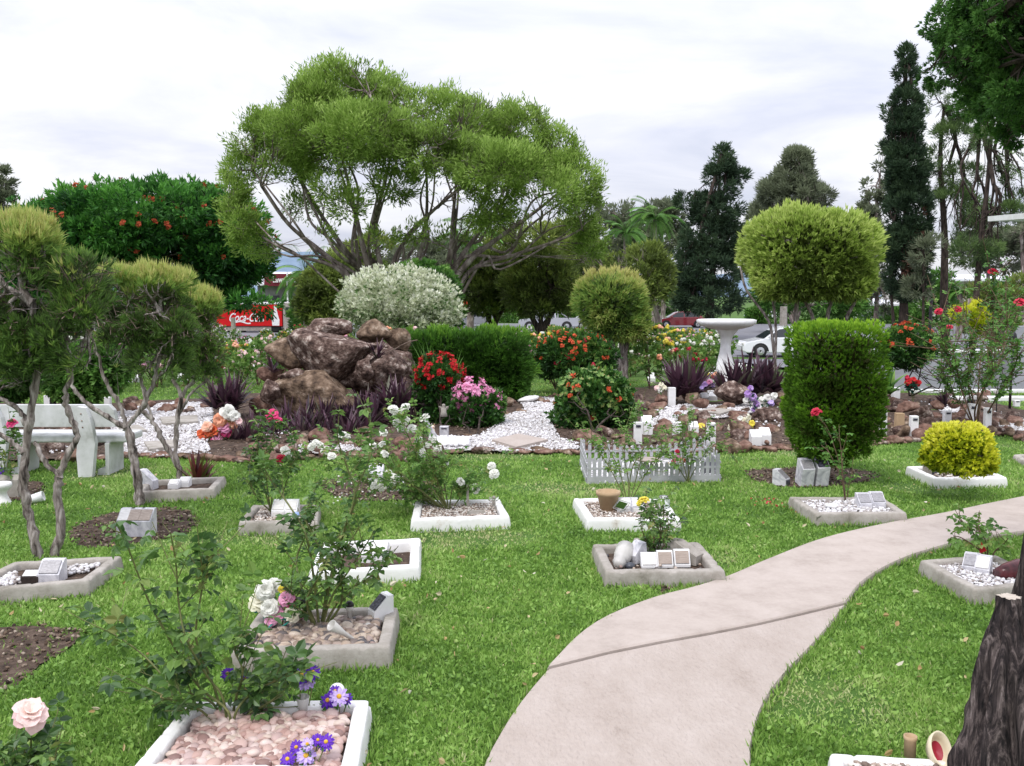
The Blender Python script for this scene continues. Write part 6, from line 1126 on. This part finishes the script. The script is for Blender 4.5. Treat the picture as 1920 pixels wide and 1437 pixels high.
# pale eucalypts and bushland further off: each its own tree
tree('grey green conical she-oak behind the large clipped tree', 95., (1490, 600), [(1490,370,58,32),(1492,335,40,30),(1495,305,24,25),(1495,288,12,14),(1450,360,30,25),(1535,370,28,22)], 3400, 7, .6, .1, 'l_euc', cn=.35, gap=-.3, tw=160, rt=.03)
BG = [('pale eucalypt left of the dark conifer, in front of open sky', 105, [(1240,395,35,28),(1265,410,28,30),(1220,420,40,30),(1245,445,45,30)], 'l_euc'), ('grey green gum tree right behind the edge of the great paperbark', 110, [(1160,400,38,28),(1150,430,45,30),(1185,425,35,30),(1170,460,45,30)], 'l_euc'),
      ('grey gum at the extreme left edge against the sky', 70, [(-10,330,26,22),(5,350,24,24),(-5,375,32,22)], 'l_euc'), ('tall gum right of the conical she-oak', 90, [(1640,385,28,30),(1655,360,22,24),(1630,350,16,14),(1650,280,12,10),(1645,310,10,12),(1625,420,34,34)], 'l_euc'),
      ('dark gum behind the dark conifer, to its right', 100, [(1420,440,34,40),(1430,400,26,25),(1405,480,34,40)], 'l_euc'), ('bushy gum low behind the palm', 120, [(1130,480,40,36),(1080,500,50,36),(1150,520,40,30)], 'l_oliv'),
      ('dense gum behind the fanning limbs on the right', 85, [(1000,450,70,30),(940,470,60,34),(1060,450,50,34),(980,500,80,34)], 'l_oliv'), ('dense gum behind the fanning limbs in the middle', 85, [(860,470,60,30),(820,500,60,34),(780,480,50,30),(880,520,50,34)], 'l_euc'),
      ('dark gum behind the fanning limbs on the left', 90, [(700,470,50,30),(650,500,50,40),(720,520,60,34)], 'l_oliv'), ('spreading gum above the white roof at the right', 92, [(1850,455,50,28),(1895,450,40,28),(1810,470,40,28),(1880,490,55,24)], 'l_euc'),
      ('dense scrubby tree below the white roof at the right', 74, [(1880,570,50,36),(1840,560,40,30),(1910,540,30,30),(1850,600,50,24)], 'l_oliv'), ('greenish tree right of the cypress foot', 80, [(1740,560,40,44),(1770,540,34,40),(1725,600,34,24)], 'l_mid'),
      ('gum filling the gap left of the tall cypress', 84, [(1640,480,34,44),(1620,540,34,40),(1655,560,34,34)], 'l_euc'), ('dark leafy tree under the large clipped tree', 76, [(1470,560,44,34),(1540,565,44,30),(1590,570,34,30),(1440,530,28,40)], 'l_mid'),
      ('leafy tree behind the left shrubs under the flame tree', 62, [(60,560,80,44),(160,570,80,40),(10,540,60,50),(250,585,60,34)], 'l_poin'), ('tall gum far at the right edge', 88, [(1915,415,16,12),(1930,440,40,30)], 'l_euc'),
      ('round tree beyond the road left of the ute', 112, [(880,560,50,28),(830,570,40,26),(960,570,40,24)], 'l_mid'), ('low tree beyond the road behind the red car', 115, [(1260,570,40,24),(1180,575,44,22),(1110,570,40,26)], 'l_mid'),
      ('yellow round crowned bush behind the tall rose', 42, [(1815,592,30,24),(1845,612,24,20)], 'l_gold'), ('olive shrub right of the yellow round bush', 46, [(1880,610,34,34),(1910,580,24,34)], 'l_oliv')]
for lab, Yd, bl, lm in BG:
    ar = sum(b[2]*b[3] for b in bl)/1000; s_ = Yd/100; cx = bl[-1][0]
    tree(lab, float(Yd), (bl[0][0], 600), bl, int(330*ar*(1.15 if Yd < 80 else 1)), 6, .62*s_, .17*s_, lm, cn=.45/s_**.5, gap=-.28, tw=90, rt=.03*s_, lo=.4, trunks=[([(bl[0][0], 625), (bl[0][0]+4, 560), (bl[0][0], max(bl[0][1]+10, 420))], .3*s_, .15*s_)], name='gum_tree' if lm == 'l_euc' else 'leafy_tree')
# palms
def palm(label, Yd, x, ytop, Lp, n=26, foot=620):
    s = ppm(Yd); c = W(x, ytop, Yd); g = np.array([c[0], Yd, float(hgt(0, Yd))]); t = thing('palm_tree', label, 'palm', g); mb = MB(); tube(mb, [g, (g+c)/2+[.1, 0, 0], c], [.24, .2, .16], 8); mb.build('trunk', M['barkw'], t, smooth=True)
    for i in range(n):
        fb = MB(); az = R.uniform(0, 6.28); el = R.uniform(-.35, 1.35); d = np.array([math.cos(az)*math.cos(el), math.sin(az)*math.cos(el), math.sin(el)]); p = c.copy(); P = [p.copy()]; l = Lp/s
        for k in range(9): p = p+d*l/9; d = unit(d+np.array([0, 0, -.19])); P.append(p.copy())
        P = np.array(P); tube(fb, P, np.linspace(.03, .01, len(P)), 3); Q = spline(P, 4)[4:]; T = unit(np.gradient(Q, axis=0)); sd = unit(np.cross(T, [0, 0, 1.]))
        for sg in (1, -1): leaves(fb, Q, sd*sg+T*.5+[0, 0, -.45], l*.22, .055*s_pal(Yd), R.uniform(.2, .8), N=np.tile([0, 0, 1.], (len(Q), 1)))
        fb.build('frond', M['l_mid'], t)
def s_pal(Yd): return Yd/60
palm('feathery palm left of the dark conifer', 82, 1228, 412, 62); palm('second palm, lower and further left, behind the yellow green tree', 88, 1172, 440, 48, 22)
palm('palm with drooping fronds behind the leafy tree beside the sign building', 66, 572, 512, 66, 22); palm('palm seen through the limbs of the great paperbark', 60, 880, 450, 66, 22)
palm('small palm below the white roof at the right', 64, 1800, 548, 34, 18)
# low hedge beyond the road, verge
tb_ = [('long clipped green hedge beyond the road in the middle', 104, 1080, 820, 596), ('clipped green hedge beyond the road at the right', 100, 1700, 1400, 598)]
for lab, Yd, x1, x0, py in tb_:
    c0, c1 = W(x0, py, Yd), W(x1, py, Yd); cc = (c0+c1)/2; P, Nn = shell([(np.array([cc[0], Yd, -.35]), ((c1[0]-c0[0])/2, .9, .85))], 3600, .8, 8.); mb = MB(); tufts(mb, P, Nn, 4, .35, .16, .8, .2, np.clip(.5+R.normal(size=len(P))*.2, 0, 1)); tag(mb.build('hedge', M['l_mid'], loc=cc), lab, 'hedge')
# rose field: individual bushes, a few shapes copied
def rosebush(label, mats, seed, base, h=1.0, sparse=1.):
    t = thing('rose_bush', label, 'rose bush', base, 'rose bushes in the beds beyond the rock garden'); c = np.asarray(base, float); bl = [(c+[0, 0, h*.58], (.42, .42, h*.4)), (c+[.15, 0, h*.75], (.3, .3, h*.3))]
    P, Nn = shell(bl, int(130*sparse), .3, 2.); mb = MB(); tufts(mb, P, Nn, 5, .1, .065, 1., .2, np.clip(R.normal(.45, .2, len(P)), 0, 1))
    tb = MB(); Q, _ = shell(bl, 12, .5, 2.); fan(tb, c, Q, .006, 3, .4, .06); tb.build('stem', M['stemb'], t)
    for mm in mats:
        Q, Nq = shell(bl, 13, .9, 2., -.2)
        for q in Q: rr = R.uniform(.04, .065); inst(mb, ico(1), q+rdir(5)*rr*.5, np.full((5, 3), rr*.62), rrot(5), 1+mats.index(mm), rnd=R.uniform(0, 1, 5))
    mb.build('foliage', [M['l_rosey']]+[M[q] for q in mats], t)
    return t
kinds = [('rose bush with white blooms in the beds beyond the rock garden', ['f_white']), ('rose bush with pink and white blooms in the beds beyond the rock garden', ['f_pink', 'f_white']), ('rose bush with crimson blooms in the beds beyond the rock garden', ['f_crim']), ('rose bush with orange and yellow blooms in the beds beyond the rock garden', ['f_peach', 'f_yell']), ('rose bush with blush blooms in the beds beyond the rock garden', ['f_blush'])]
pos = []
for _ in range(4000):
    y = 17.9+42*R.uniform()**1.5; x = R.uniform(-.57, .57)*y
    if y < 21.5 and x > 5.5: continue
    if x > .212*y: continue
    if min([abs((x-a)*1.0)+abs(y-b)*.8 for a, b in pos]+[9]) < .95 or abs(y-52) < 1.3 or abs(y-33) < 1.4: continue
    if 15 < y < 27 and -7.2 < x < -2.2 and False: continue
    pos.append((x, y))
    if len(pos) >= 270: break
protos = []
for i, (x, y) in enumerate(pos):
    b = (x, y, float(hgt(x, y)))
    if i < 10: protos.append(rosebush(kinds[i % 5][0], kinds[i % 5][1], i, b, R.uniform(.85, 1.15)))
    else: copy_tree(protos[R.integers(10)], b, R.uniform(0, 6.28), R.uniform(.8, 1.2))
# white kerbs and markers in the rose field
def kerb(label, x0, x1, y, w=.3, h=.14, m='white', dy=0.):
    c = np.array([(x0+x1)/2, y, float(hgt(0, y))]); mb = MB(); box(mb, c+[0, 0, h/2], (x1-x0, w, h), rz(dy), .02); tag(mb.build('kerb', M[m], loc=c), label, 'kerb')
kerb('long white kerb across the rose field, middle part', 2.6, 12.5, 52, .5, .2); kerb('long white kerb across the rose field, left part', -17, -12.3, 52, .5, .2)
kerb('white kerb crossing the lawn by the lamp post at the right', 7.4, 13, 16.4, .16, .09); kerb('white kerb along the foot of the grey wall at the right', 7.6, 14, 18.3, .12, .08)
mb = MB(); n = 0
for i in range(60):
    y = R.choice([31.8, 33., 34.2, 22.5, 50.5, 53.5])+R.normal()*.3; x = R.uniform(-.5, .3)*y; b = np.array([x, y, float(hgt(x, y))]); mb = MB(); w = R.uniform(.12, .2); prism(mb, [(0, 0), (0, .1), (.1, .22), (.16, .22), (.16, 0)][::-1], w*1.4, b, rz(R.normal()*.2)); tag(mb.build('white_marker', M['white'], loc=b), 'small white marker block among the distant rose bushes', 'memorial plaque', 'white markers in the rose field')
# grey block wall with a white cap
mb = MB(); t = thing('garden_wall', 'grey block wall with a white cap behind the tall rose', 'wall', (9, 19, 0)); z1 = W(0, 663, 19.)[2]
x0 = W(1636, 660, 19.)[0]; box(mb, ((x0+11)/2, 19.05, (z1-.4)/2), (11-x0, .2, z1+.4), None, 0); mb.build('wall', M['block'], t); mb = MB(); box(mb, ((x0+11)/2, 19.05, z1+.035), (11-x0+.06, .3, .07), None, .012); mb.build('cap', M['white'], t)
mb = MB(); t = thing('garden_wall', 'taller grey block wall cut by the right edge', 'wall', (12, 18.7, 0)); z2 = W(0, 612, 18.7)[2]; x0 = W(1893, 660, 18.7)[0]; box(mb, (x0+3, 18.8, z2/2-.2), (6, .24, z2+.4), None, 0); mb.build('wall', M['block'], t)
# shelter roof edge at right, far white roofed building
t = thing('shelter', 'flat white shelter roof entering from the right edge', 'building', (14.5, 22, 0)); z = W(0, 414, 22)[2]; x0 = W(1852, 414, 25.5)[0]; mb = MB(); prism(mb, [(-3, z), (3, z+.25), (3, z+.38), (-3, z+.16)], 6., (x0+3, 22.5, 0)); mb.build('roof', M['white'], t); mb = MB()
for xx_, yy_ in ((x0+3.2, 20.2), (x0+3.2, 24.8)): tube(mb, [(xx_, yy_, -.3), (xx_, yy_, z+.05)], .06, 10); mb.build('post', M['white'], t); mb = MB()
def building(label, x0, x1, ptop, proof, Yd, wall, roof, dep=10, wins=0, name='building'):
    a, b = W(x0, ptop, Yd), W(x1, ptop, Yd); zr = W(0, proof, Yd)[2]; g = float(hgt(0, Yd)); c = np.array([(a[0]+b[0])/2, Yd+dep/2, g]); t = thing(name, label, 'building', c); w = b[0]-a[0]
    mb = MB(); box(mb, (c[0], c[1], (zr+g)/2), (w*.96, dep*.94, zr-g), None, 0); mb.build('wall', wall, t)
    mb = MB(); prism(mb, [(-dep/2, zr), (dep/2, zr+.3), (0, a[2])][::-1] if False else [(-dep/2-.4, zr+.02), (-dep/2-.4, zr+.25), (0, a[2]), (dep/2+.4, zr+.25), (dep/2+.4, zr+.02)][::-1], w, (c[0], c[1], 0)); mb.build('roof', roof, t)
    for i in range(wins):
        mb = MB(); xw = a[0]+w*(i+.5)/wins; box(mb, (xw, Yd+dep*.03-.03, g+(zr-g)*.5), (w/wins*.55, .1, (zr-g)*.4), None, .01); mb.build('window', M['dglass'], t)
    return t
wallm = mat('cream_wall', [(.3, (.45, .43, .4)), (.7, (.58, .56, .52))], scale=1); tinm = mat('pale_tin_roof', [(.3, (.62, .63, .68)), (.7, (.78, .79, .84))], scale=.6)
building('long building with a bright white roof behind the pines', 1735, 2010, 512, 528, 110., wallm, tinm, 14, 7)
building('small white roofed house among the trees at the right', 1640, 1730, 560, 574, 118., wallm, tinm, 10, 3)
building('white roofed house glimpsed above the ball topiary', 1130, 1170, 486, 496, 150., wallm, tinm, 8, 2)
building('long pale house beyond the road behind the two olive trees', 880, 1040, 556, 566, 140., wallm, tinm, 10, 6)
# sign building
Yd = 125.; redm = mat('dark_red_fascia', [(.3, (.13, .015, .025)), (.7, (.19, .02, .035))], scale=1, rough=.6)
t = building('store with a dark red fascia and white lettering, left of the leafy tree', 478, 600, 508, 536, Yd, mat('store_wall', [(.3, (.16, .15, .16)), (.7, (.26, .25, .26))], scale=1), tinm, 12, 5, name='store')
a, b = W(500, 514, Yd), W(585, 537, Yd); fm = MB(); box(fm, ((a[0]+b[0])/2, Yd-1.2, (a[2]+b[2])/2), (b[0]-a[0], .5, a[2]-b[2]), None, .03); fas = fm.build('fascia', redm, t)
def text(s_, size, loc, m, parent, shear=0., ext=.02, name='lettering', sx=1., rot=None):
    cu = bpy.data.curves.new('lettering', 'FONT'); cu.body = s_; cu.size = size; cu.extrude = ext; cu.shear = shear; cu.offset = size*.012
    o = bpy.data.objects.new('tmp', cu); COL.objects.link(o); dg = bpy.context.evaluated_depsgraph_get(); me = bpy.data.meshes.new_from_object(o.evaluated_get(dg)); bpy.data.objects.remove(o)
    me.transform(Matrix.Diagonal((sx, 1, 1, 1))); me.transform(Matrix.Rotation(math.pi/2, 4, 'X')); me.transform(Matrix.Translation(Vector([float(v) for v in np.asarray(loc)-WL[parent.name]]))); me.materials.clear(); me.materials.append(m)
    q = bpy.data.objects.new(name, me); COL.objects.link(q); q.parent = parent; WL[q.name] = WL[parent.name].copy(); return q
text("Lawrence's", 1.05, W(517, 530, Yd)-[0, 1.6, 0], M['white'], fas, sx=.72)
# ---- vehicles
def car(label, c, L, H, col, face=-1, kind='car', name='car', rot=0., Wc=1.78):
    """side view profile along x; face=-1 points to -x"""
    t = thing(name, label, kind if kind != 'ute' else 'car', c); f = face
    if kind == 'ute': body = [(-.5,.18),(-.5,.45),(-.47,.53),(-.3,.57),(-.27,.58),(.1,.6),(.5,.6),(.5,.22),(.46,.17),(-.46,.17)]; cab = [(-.27,.58),(-.16,.93),(-.1,.98),(.07,.98),(.11,.93),(.13,.59)]; ws = [(-.32),(.3)]; wr = .2
    else: body = [(-.5,.2),(-.495,.4),(-.46,.5),(-.27,.6),(-.24,.62),(.3,.64),(.47,.6),(.5,.5),(.5,.22),(.46,.15),(-.46,.15)]; cab = [(-.27,.6),(-.12,.92),(-.02,.99),(.14,1.),(.26,.95),(.42,.63)]; ws = [(-.31),(.3)]; wr = .21
    wr_ = wr*H; paint = col
    def ext(prof, w0, w1, z0, z1, mi=0):
        P = np.array(prof)*[L*(-f if False else 1), H]; P[:, 0] *= 1; n = len(P); tz = (P[:, 1]-z0)/max(1e-6, z1-z0); hw = w0+(w1-w0)*np.clip(tz, 0, 1)
        A = np.c_[P[:, 0], -hw, P[:, 1]]; B = np.c_[P[:, 0], hw, P[:, 1]]; k = np.arange(n); return np.r_[A, B], [k, (k+n)[::-1], np.c_[k, k+n, (k+1) % n+n, (k+1) % n][:, ::-1]]
    T = lambda V: (V*[-f, 1, 1] if f == 1 else V)@rz(rot).T+c
    bmx = bmesh.new(); V, Fl = ext(body, Wc/2, Wc/2*.96, .15*H, .64*H)
    vs = [bmx.verts.new(v) for v in V]; [bmx.faces.new([vs[i] for i in f_]) for q in Fl for f_ in np.atleast_2d(q)]; bmesh.ops.recalc_face_normals(bmx, faces=bmx.faces[:]); bmesh.ops.bevel(bmx, geom=bmx.edges[:], offset=.045, segments=2, affect='EDGES'); V, Fl = bm_arr(bmx)
    mb = MB(); mb.add(T(V), Fl)
    for x in ws:   # wheel arches in dark
        pass
    V, Fl = ext(cab, Wc/2*.93, Wc/2*.72, .6*H, H); mb.add(T(V), Fl); bd = mb.build('body', paint, t, smooth=False)
    C = np.array(cab); cen = C.mean(0)
    def glass(poly, nm='window'):
        for sgn in (-1, 1):
            P = np.array(poly); tz = (P[:, 1]-.6)/.4; hw = Wc/2*(.93-.21*tz)+.012; V = np.c_[P[:, 0]*L, sgn*hw, P[:, 1]*H]; mb = MB(); k = np.arange(len(P)); mb.add(T(V), k if sgn < 0 else k[::-1]); mb.build(nm, M['dglass'], t)
    if kind == 'ute': glass([(-.235,.62),(-.15,.9),(-.08,.93),(-.05,.93),(-.05,.62)]); glass([(-.035,.62),(-.035,.93),(.06,.93),(.09,.88),(.1,.62)])
    else: glass([(-.225,.645),(-.1,.9),(.01,.945),(.03,.945),(.03,.66)]); glass([(.05,.66),(.05,.945),(.15,.95),(.24,.9),(.34,.67)])
    a, b = (cab[0], cab[1]); P = np.array([a, b]); hw = [Wc/2*.86, Wc/2*.72]; V = np.array([[a[0]*L-.012, -hw[0], a[1]*H+.04], [a[0]*L-.012, hw[0], a[1]*H+.04], [b[0]*L-.012, hw[1], b[1]*H-.02], [b[0]*L-.012, -hw[1], b[1]*H-.02]]); mb = MB(); mb.add(T(V), [[0, 3, 2, 1]]); mb.build('windscreen', M['dglass'], t)
    for x in ws:
        for sgn in (-1, 1):
            p = T(np.array([[x*L, sgn*(Wc/2-.09), wr_]]))[0]; mb = MB(); lathe(mb, [(wr_*.62, -.1), (wr_*.95, -.11), (wr_, -.07), (wr_, .07), (wr_*.95, .11), (wr_*.62, .1)], 24, p, rz(rot)@rx(math.pi/2)); w_ = mb.build('wheel', M['rubber'], t, smooth=True); mb = MB(); lathe(mb, [(0, -.06), (wr_*.2, -.115), (wr_*.62, -.1), (wr_*.62, .1), (wr_*.2, .115), (0, .06)], 10, p, rz(rot)@rx(math.pi/2)); mb.build('rim', M['chrome'], w_)
            if True:
                ar = MB(); an = np.linspace(0, math.pi, 14); V = []; rr = wr_*1.28; V = np.r_[np.c_[x*L+rr*np.cos(an), np.full(14, sgn*(Wc/2+.004)), wr_*.95+rr*np.sin(an)]]; ar.add(T(V), np.arange(14) if sgn > 0 else np.arange(14)[::-1]); ar.build('wheel_arch', M['rubber'], t)
    for sgn in (-1, 1):
        mb = MB(); box(mb, T(np.array([[-.485*L, sgn*Wc*.36, .43*H]]))[0], (.12, .34, .1), rz(rot), .02); mb.build('headlight', M['lampc'], t)
        mb = MB(); box(mb, T(np.array([[.49*L, sgn*Wc*.38, .5*H]]))[0], (.08, .22, .14), rz(rot), .02); mb.build('tail_light', M['lampr'], t)
        mb = MB(); box(mb, T(np.array([[-.2*L, sgn*(Wc/2+.06), .66*H]]))[0], (.12, .16, .11), rz(rot), .02); mb.build('mirror', paint, t)
    if kind == 'ute':
        mb = MB(); 
        for sgn in (-1, 1): tube(mb, T(np.array([[.16*L, sgn*Wc*.42, .6*H], [.16*L, sgn*Wc*.42, .93*H], [.32*L, sgn*Wc*.42, .62*H]])), .035, 6)
        mb.build('roll_bar', M['chrome'], t)
    return t
def paint(n, c): return plain(n, c, .25, coat=.8, spec=.5)
wp, sp_, rp = paint('white_car_paint', (.78, .79, .82)), paint('silver_car_paint', (.42, .43, .47)), paint('dark_red_car_paint', (.22, .012, .02))
def at(x, y, Yd): v = W(x, y, Yd); v[2] = float(hgt(v[0], Yd)); return v
car('white hatchback parked behind the birdbath, nose to the left', at(1463, 668, 46)+[.15, 0, .0], 4.3, 1.47, wp)
car('silver utility truck on the road behind the right olive tree', at(1028, 612, 82), 5.1, 1.72, sp_, kind='ute', name='utility_truck')
car('silver grey utility truck parked right of the red truck', at(570, 612, 80), 5., 1.75, sp_, kind='ute', name='utility_truck')
car('dark red wagon on the road left of the birdbath', at(1276, 615, 88), 4.7, 1.5, rp, face=-1)
car('silver sedan on the road behind the clipped hedge', at(890, 606, 92), 4.6, 1.4, sp_)
car('silver car half hidden behind the ball topiary trunk', at(1118, 612, 84), 4.5, 1.45, sp_, face=1)
car('white van like car parked by the store', at(560, 586, 118), 4.6, 1.8, wp); car('white sedan parked before the store at the left', at(520, 590, 112), 4.5, 1.45, wp, face=1)
car('white car far behind the large clipped tree stems', at(1432, 583, 120), 4.5, 1.5, wp); car('dark parked car far left of the tall cypress', at(1650, 583, 116), 4.5, 1.5, paint('dark_car_paint', (.05, .05, .06)))
# red truck
Yd = 76.; s = ppm(Yd); c = at(480, 620, Yd); t = thing('delivery_truck', 'red delivery truck with white script lettering and a white bottle picture, behind the left shrubs', 'truck', c); x0, x1 = W(405, 600, Yd)[0], W(529, 600, Yd)[0]; z0, z1 = W(0, 612, Yd)[2], W(0, 571, Yd)[2]
redp = mat('red_truck_paint', [(.3, (.5, .01, .012)), (.7, (.62, .015, .018))], scale=1, rough=.35); mb = MB(); box(mb, ((x0+x1)/2, Yd+1.2, (z0+z1)/2), (x1-x0, 2.4, z1-z0), None, .04); bx = mb.build('box_body', redp, t)
mb = MB(); box(mb, ((x0+x1)/2, Yd+1.2, z1+.08), (x1-x0+.1, 2.5, .16), None, .03); mb.build('roof', M['white'], t); mb = MB(); box(mb, ((x0+x1)/2-.4, Yd+1.2, z0-.2), (x1-x0-1., 2.2, .34), None, .02); mb.build('skirt', M['conc'], t)
mb = MB(); xa, xb = W(530, 600, Yd)[0], W(551, 600, Yd)[0]; z2 = W(0, 568, Yd)[2]; slabpoly(mb, [(xa+.03, z0-.15), (xb, z0-.15), (xb+.02, z0+.75), (xb-.15, z2-.1), (xa+.03, z2)], Yd+.05, Yd+2.35); cabm = mb.build('cab', M['conc'], t)
mb = MB(); slabpoly(mb, [(xa+.22, z0+.95), (xb-.1, z0+.95), (xb-.2, z2-.35), (xa+.22, z2-.35)], Yd+.02, Yd+.06); mb.build('window', M['dglass'], cabm)
for xw in (x0+.9, x0+2., x1-1.6, x1-.6, xb-.35):
    mb = MB(); lathe(mb, [(.25, -.13), (.44, -.13), (.46, -.08), (.46, .08), (.44, .13), (.25, .13)], 20, (xw, Yd+.25, c[2]+.46), rx(math.pi/2)); w_ = mb.build('wheel', M['rubber'], t, smooth=True); mb = MB(); lathe(mb, [(0, -.1), (.26, -.13), (.26, .13), (0, .1)], 14, (xw, Yd+.25, c[2]+.46), rx(math.pi/2)); mb.build('rim', M['chrome'], w_)
text('Coca-Cola', .95, (W(428, 603, Yd)[0], Yd-.02, W(0, 603, Yd)[2]), M['white'], bx, shear=.45, ext=.01, sx=.68)
mb = MB(); xs = np.linspace(W(441, 600, Yd)[0], W(470, 600, Yd)[0], 12); zc = W(0, 605, Yd)[2]+.08*np.sin(np.linspace(0, 5.5, 12)); V = np.r_[np.c_[xs, np.full(12, Yd-.02), zc+.05], np.c_[xs, np.full(12, Yd-.02), zc-.05]]; a = np.arange(11); mb.add(V, np.c_[a+12, a+13, a+1, a]); mb.build('ribbon_mark', M['white'], bx)
xb_ = W(517, 600, Yd)[0]; mb = MB(); slabpoly(mb, [(xb_-.28, z0+.05), (xb_+.28, z0+.05), (xb_+.3, z0+.5), (xb_+.2, z0+.85), (xb_+.1, z1-.45), (xb_+.1, z1-.12), (xb_-.1, z1-.12), (xb_-.1, z1-.45), (xb_-.2, z0+.85), (xb_-.3, z0+.5)], Yd-.03, Yd+.01); mb.build('bottle_mark', M['white'], bx)
# posts and poles
for lab, x, yt, yb_, Yd, r, mm in [('thin white pole in front of the store', 540, 510, 596, 100, .09, 'white'), ('grey concrete post left of the large clipped tree stems', 1468, 575, 632, 66, .28, 'conc'), ('short grey pole beside the red truck at its left', 438, 596, 632, 60, .16, 'conc'), ('grey timber post by the dark red wagon', 1236, 592, 624, 70, .2, 'conc'), ('dark timber pole between cypress and dark pine', 1742, 560, 660, 55, .1, 'pole')]:
    b = at(x, yb_, Yd); zt_ = W(x, yt, Yd)[2]; mb = MB(); tube(mb, [b, [b[0], b[1], zt_]], [r, r*.85], 12, cap=True); tag(mb.build('post', M[mm], loc=b, smooth=False), lab, 'post')
# ================================================================ camera, sky, sun
cd = bpy.data.cameras.new('camera'); co = bpy.data.objects.new('camera', cd); COL.objects.link(co)
cd.sensor_width = 36; cd.lens = 36*F/1920; cd.clip_start = .05; cd.clip_end = 6000
co.location = (0, 0, CH); co.rotation_euler = (math.pi/2-TH, 0, 0); S.camera = co
w = bpy.data.worlds.new('World'); S.world = w; w.use_nodes = True; n = w.node_tree; n.nodes.clear(); L = n.links
EL, AZ = math.radians(58), math.radians(-150)
out = N(n, 'ShaderNodeOutputWorld'); bg1 = N(n, 'ShaderNodeBackground'); bg2 = N(n, 'ShaderNodeBackground'); mx = N(n, 'ShaderNodeMixShader')
sky = N(n, 'ShaderNodeTexSky', sky_type='NISHITA', sun_disc=False); sky.sun_elevation = EL; sky.sun_rotation = AZ
L.new(sky.outputs[0], bg1.inputs[0]); bg1.inputs[1].default_value = .12
tc = N(n, 'ShaderNodeTexCoord'); sx = N(n, 'ShaderNodeSeparateXYZ'); L.new(tc.outputs['Generated'], sx.inputs[0])
mz = N(n, 'ShaderNodeMath', operation='ADD'); mz.inputs[1].default_value = .18; L.new(sx.outputs[2], mz.inputs[0])
dx = N(n, 'ShaderNodeMath', operation='DIVIDE'); L.new(sx.outputs[0], dx.inputs[0]); L.new(mz.outputs[0], dx.inputs[1])
dy = N(n, 'ShaderNodeMath', operation='DIVIDE'); L.new(sx.outputs[1], dy.inputs[0]); L.new(mz.outputs[0], dy.inputs[1])
cx = N(n, 'ShaderNodeCombineXYZ'); L.new(dx.outputs[0], cx.inputs[0]); L.new(dy.outputs[0], cx.inputs[1])
no = N(n, 'ShaderNodeTexNoise'); no.inputs['Scale'].default_value = 1.1; no.inputs['Detail'].default_value = 9; no.inputs['Roughness'].default_value = .55; no.inputs['Distortion'].default_value = .5
L.new(cx.outputs[0], no.inputs[0])
cr = ramp(n, [(.34, (.60, .63, .76)), (.5, (.78, .79, .88)), (.62, (.93, .93, .97))], no.outputs[0]); L.new(cr.outputs[0], bg2.inputs[0])
zz = N(n, 'ShaderNodeMath', operation='MULTIPLY_ADD'); zz.use_clamp = False; L.new(sx.outputs[2], zz.inputs[0]); zz.inputs[1].default_value = SKYZ; zz.inputs[2].default_value = SKY0
zm = N(n, 'ShaderNodeMath', operation='MAXIMUM'); L.new(zz.outputs[0], zm.inputs[0]); zm.inputs[1].default_value = SKY0; L.new(zm.outputs[0], bg2.inputs[1])
mx.inputs[0].default_value = .93; L.new(bg1.outputs[0], mx.inputs[1]); L.new(bg2.outputs[0], mx.inputs[2]); L.new(mx.outputs[0], out.inputs[0])
sd = bpy.data.lights.new('sun', 'SUN'); sd.energy = SUNE; sd.angle = math.radians(14); sd.color = (1, .97, .92)
so = bpy.data.objects.new('sun', sd); COL.objects.link(so); so.location = (0, 0, 30)
dv = Vector((math.sin(AZ)*math.cos(EL), math.cos(AZ)*math.cos(EL), math.sin(EL)))
so.rotation_euler = dv.to_track_quat('Z', 'Y').to_euler()
S.view_settings.view_transform = 'Standard'; S.view_settings.look = 'None'; S.view_settings.exposure = EXPO; S.view_settings.gamma = 1
S.render.engine = 'CYCLES'; S.cycles.max_bounces = 8; S.cycles.transparent_max_bounces = 8
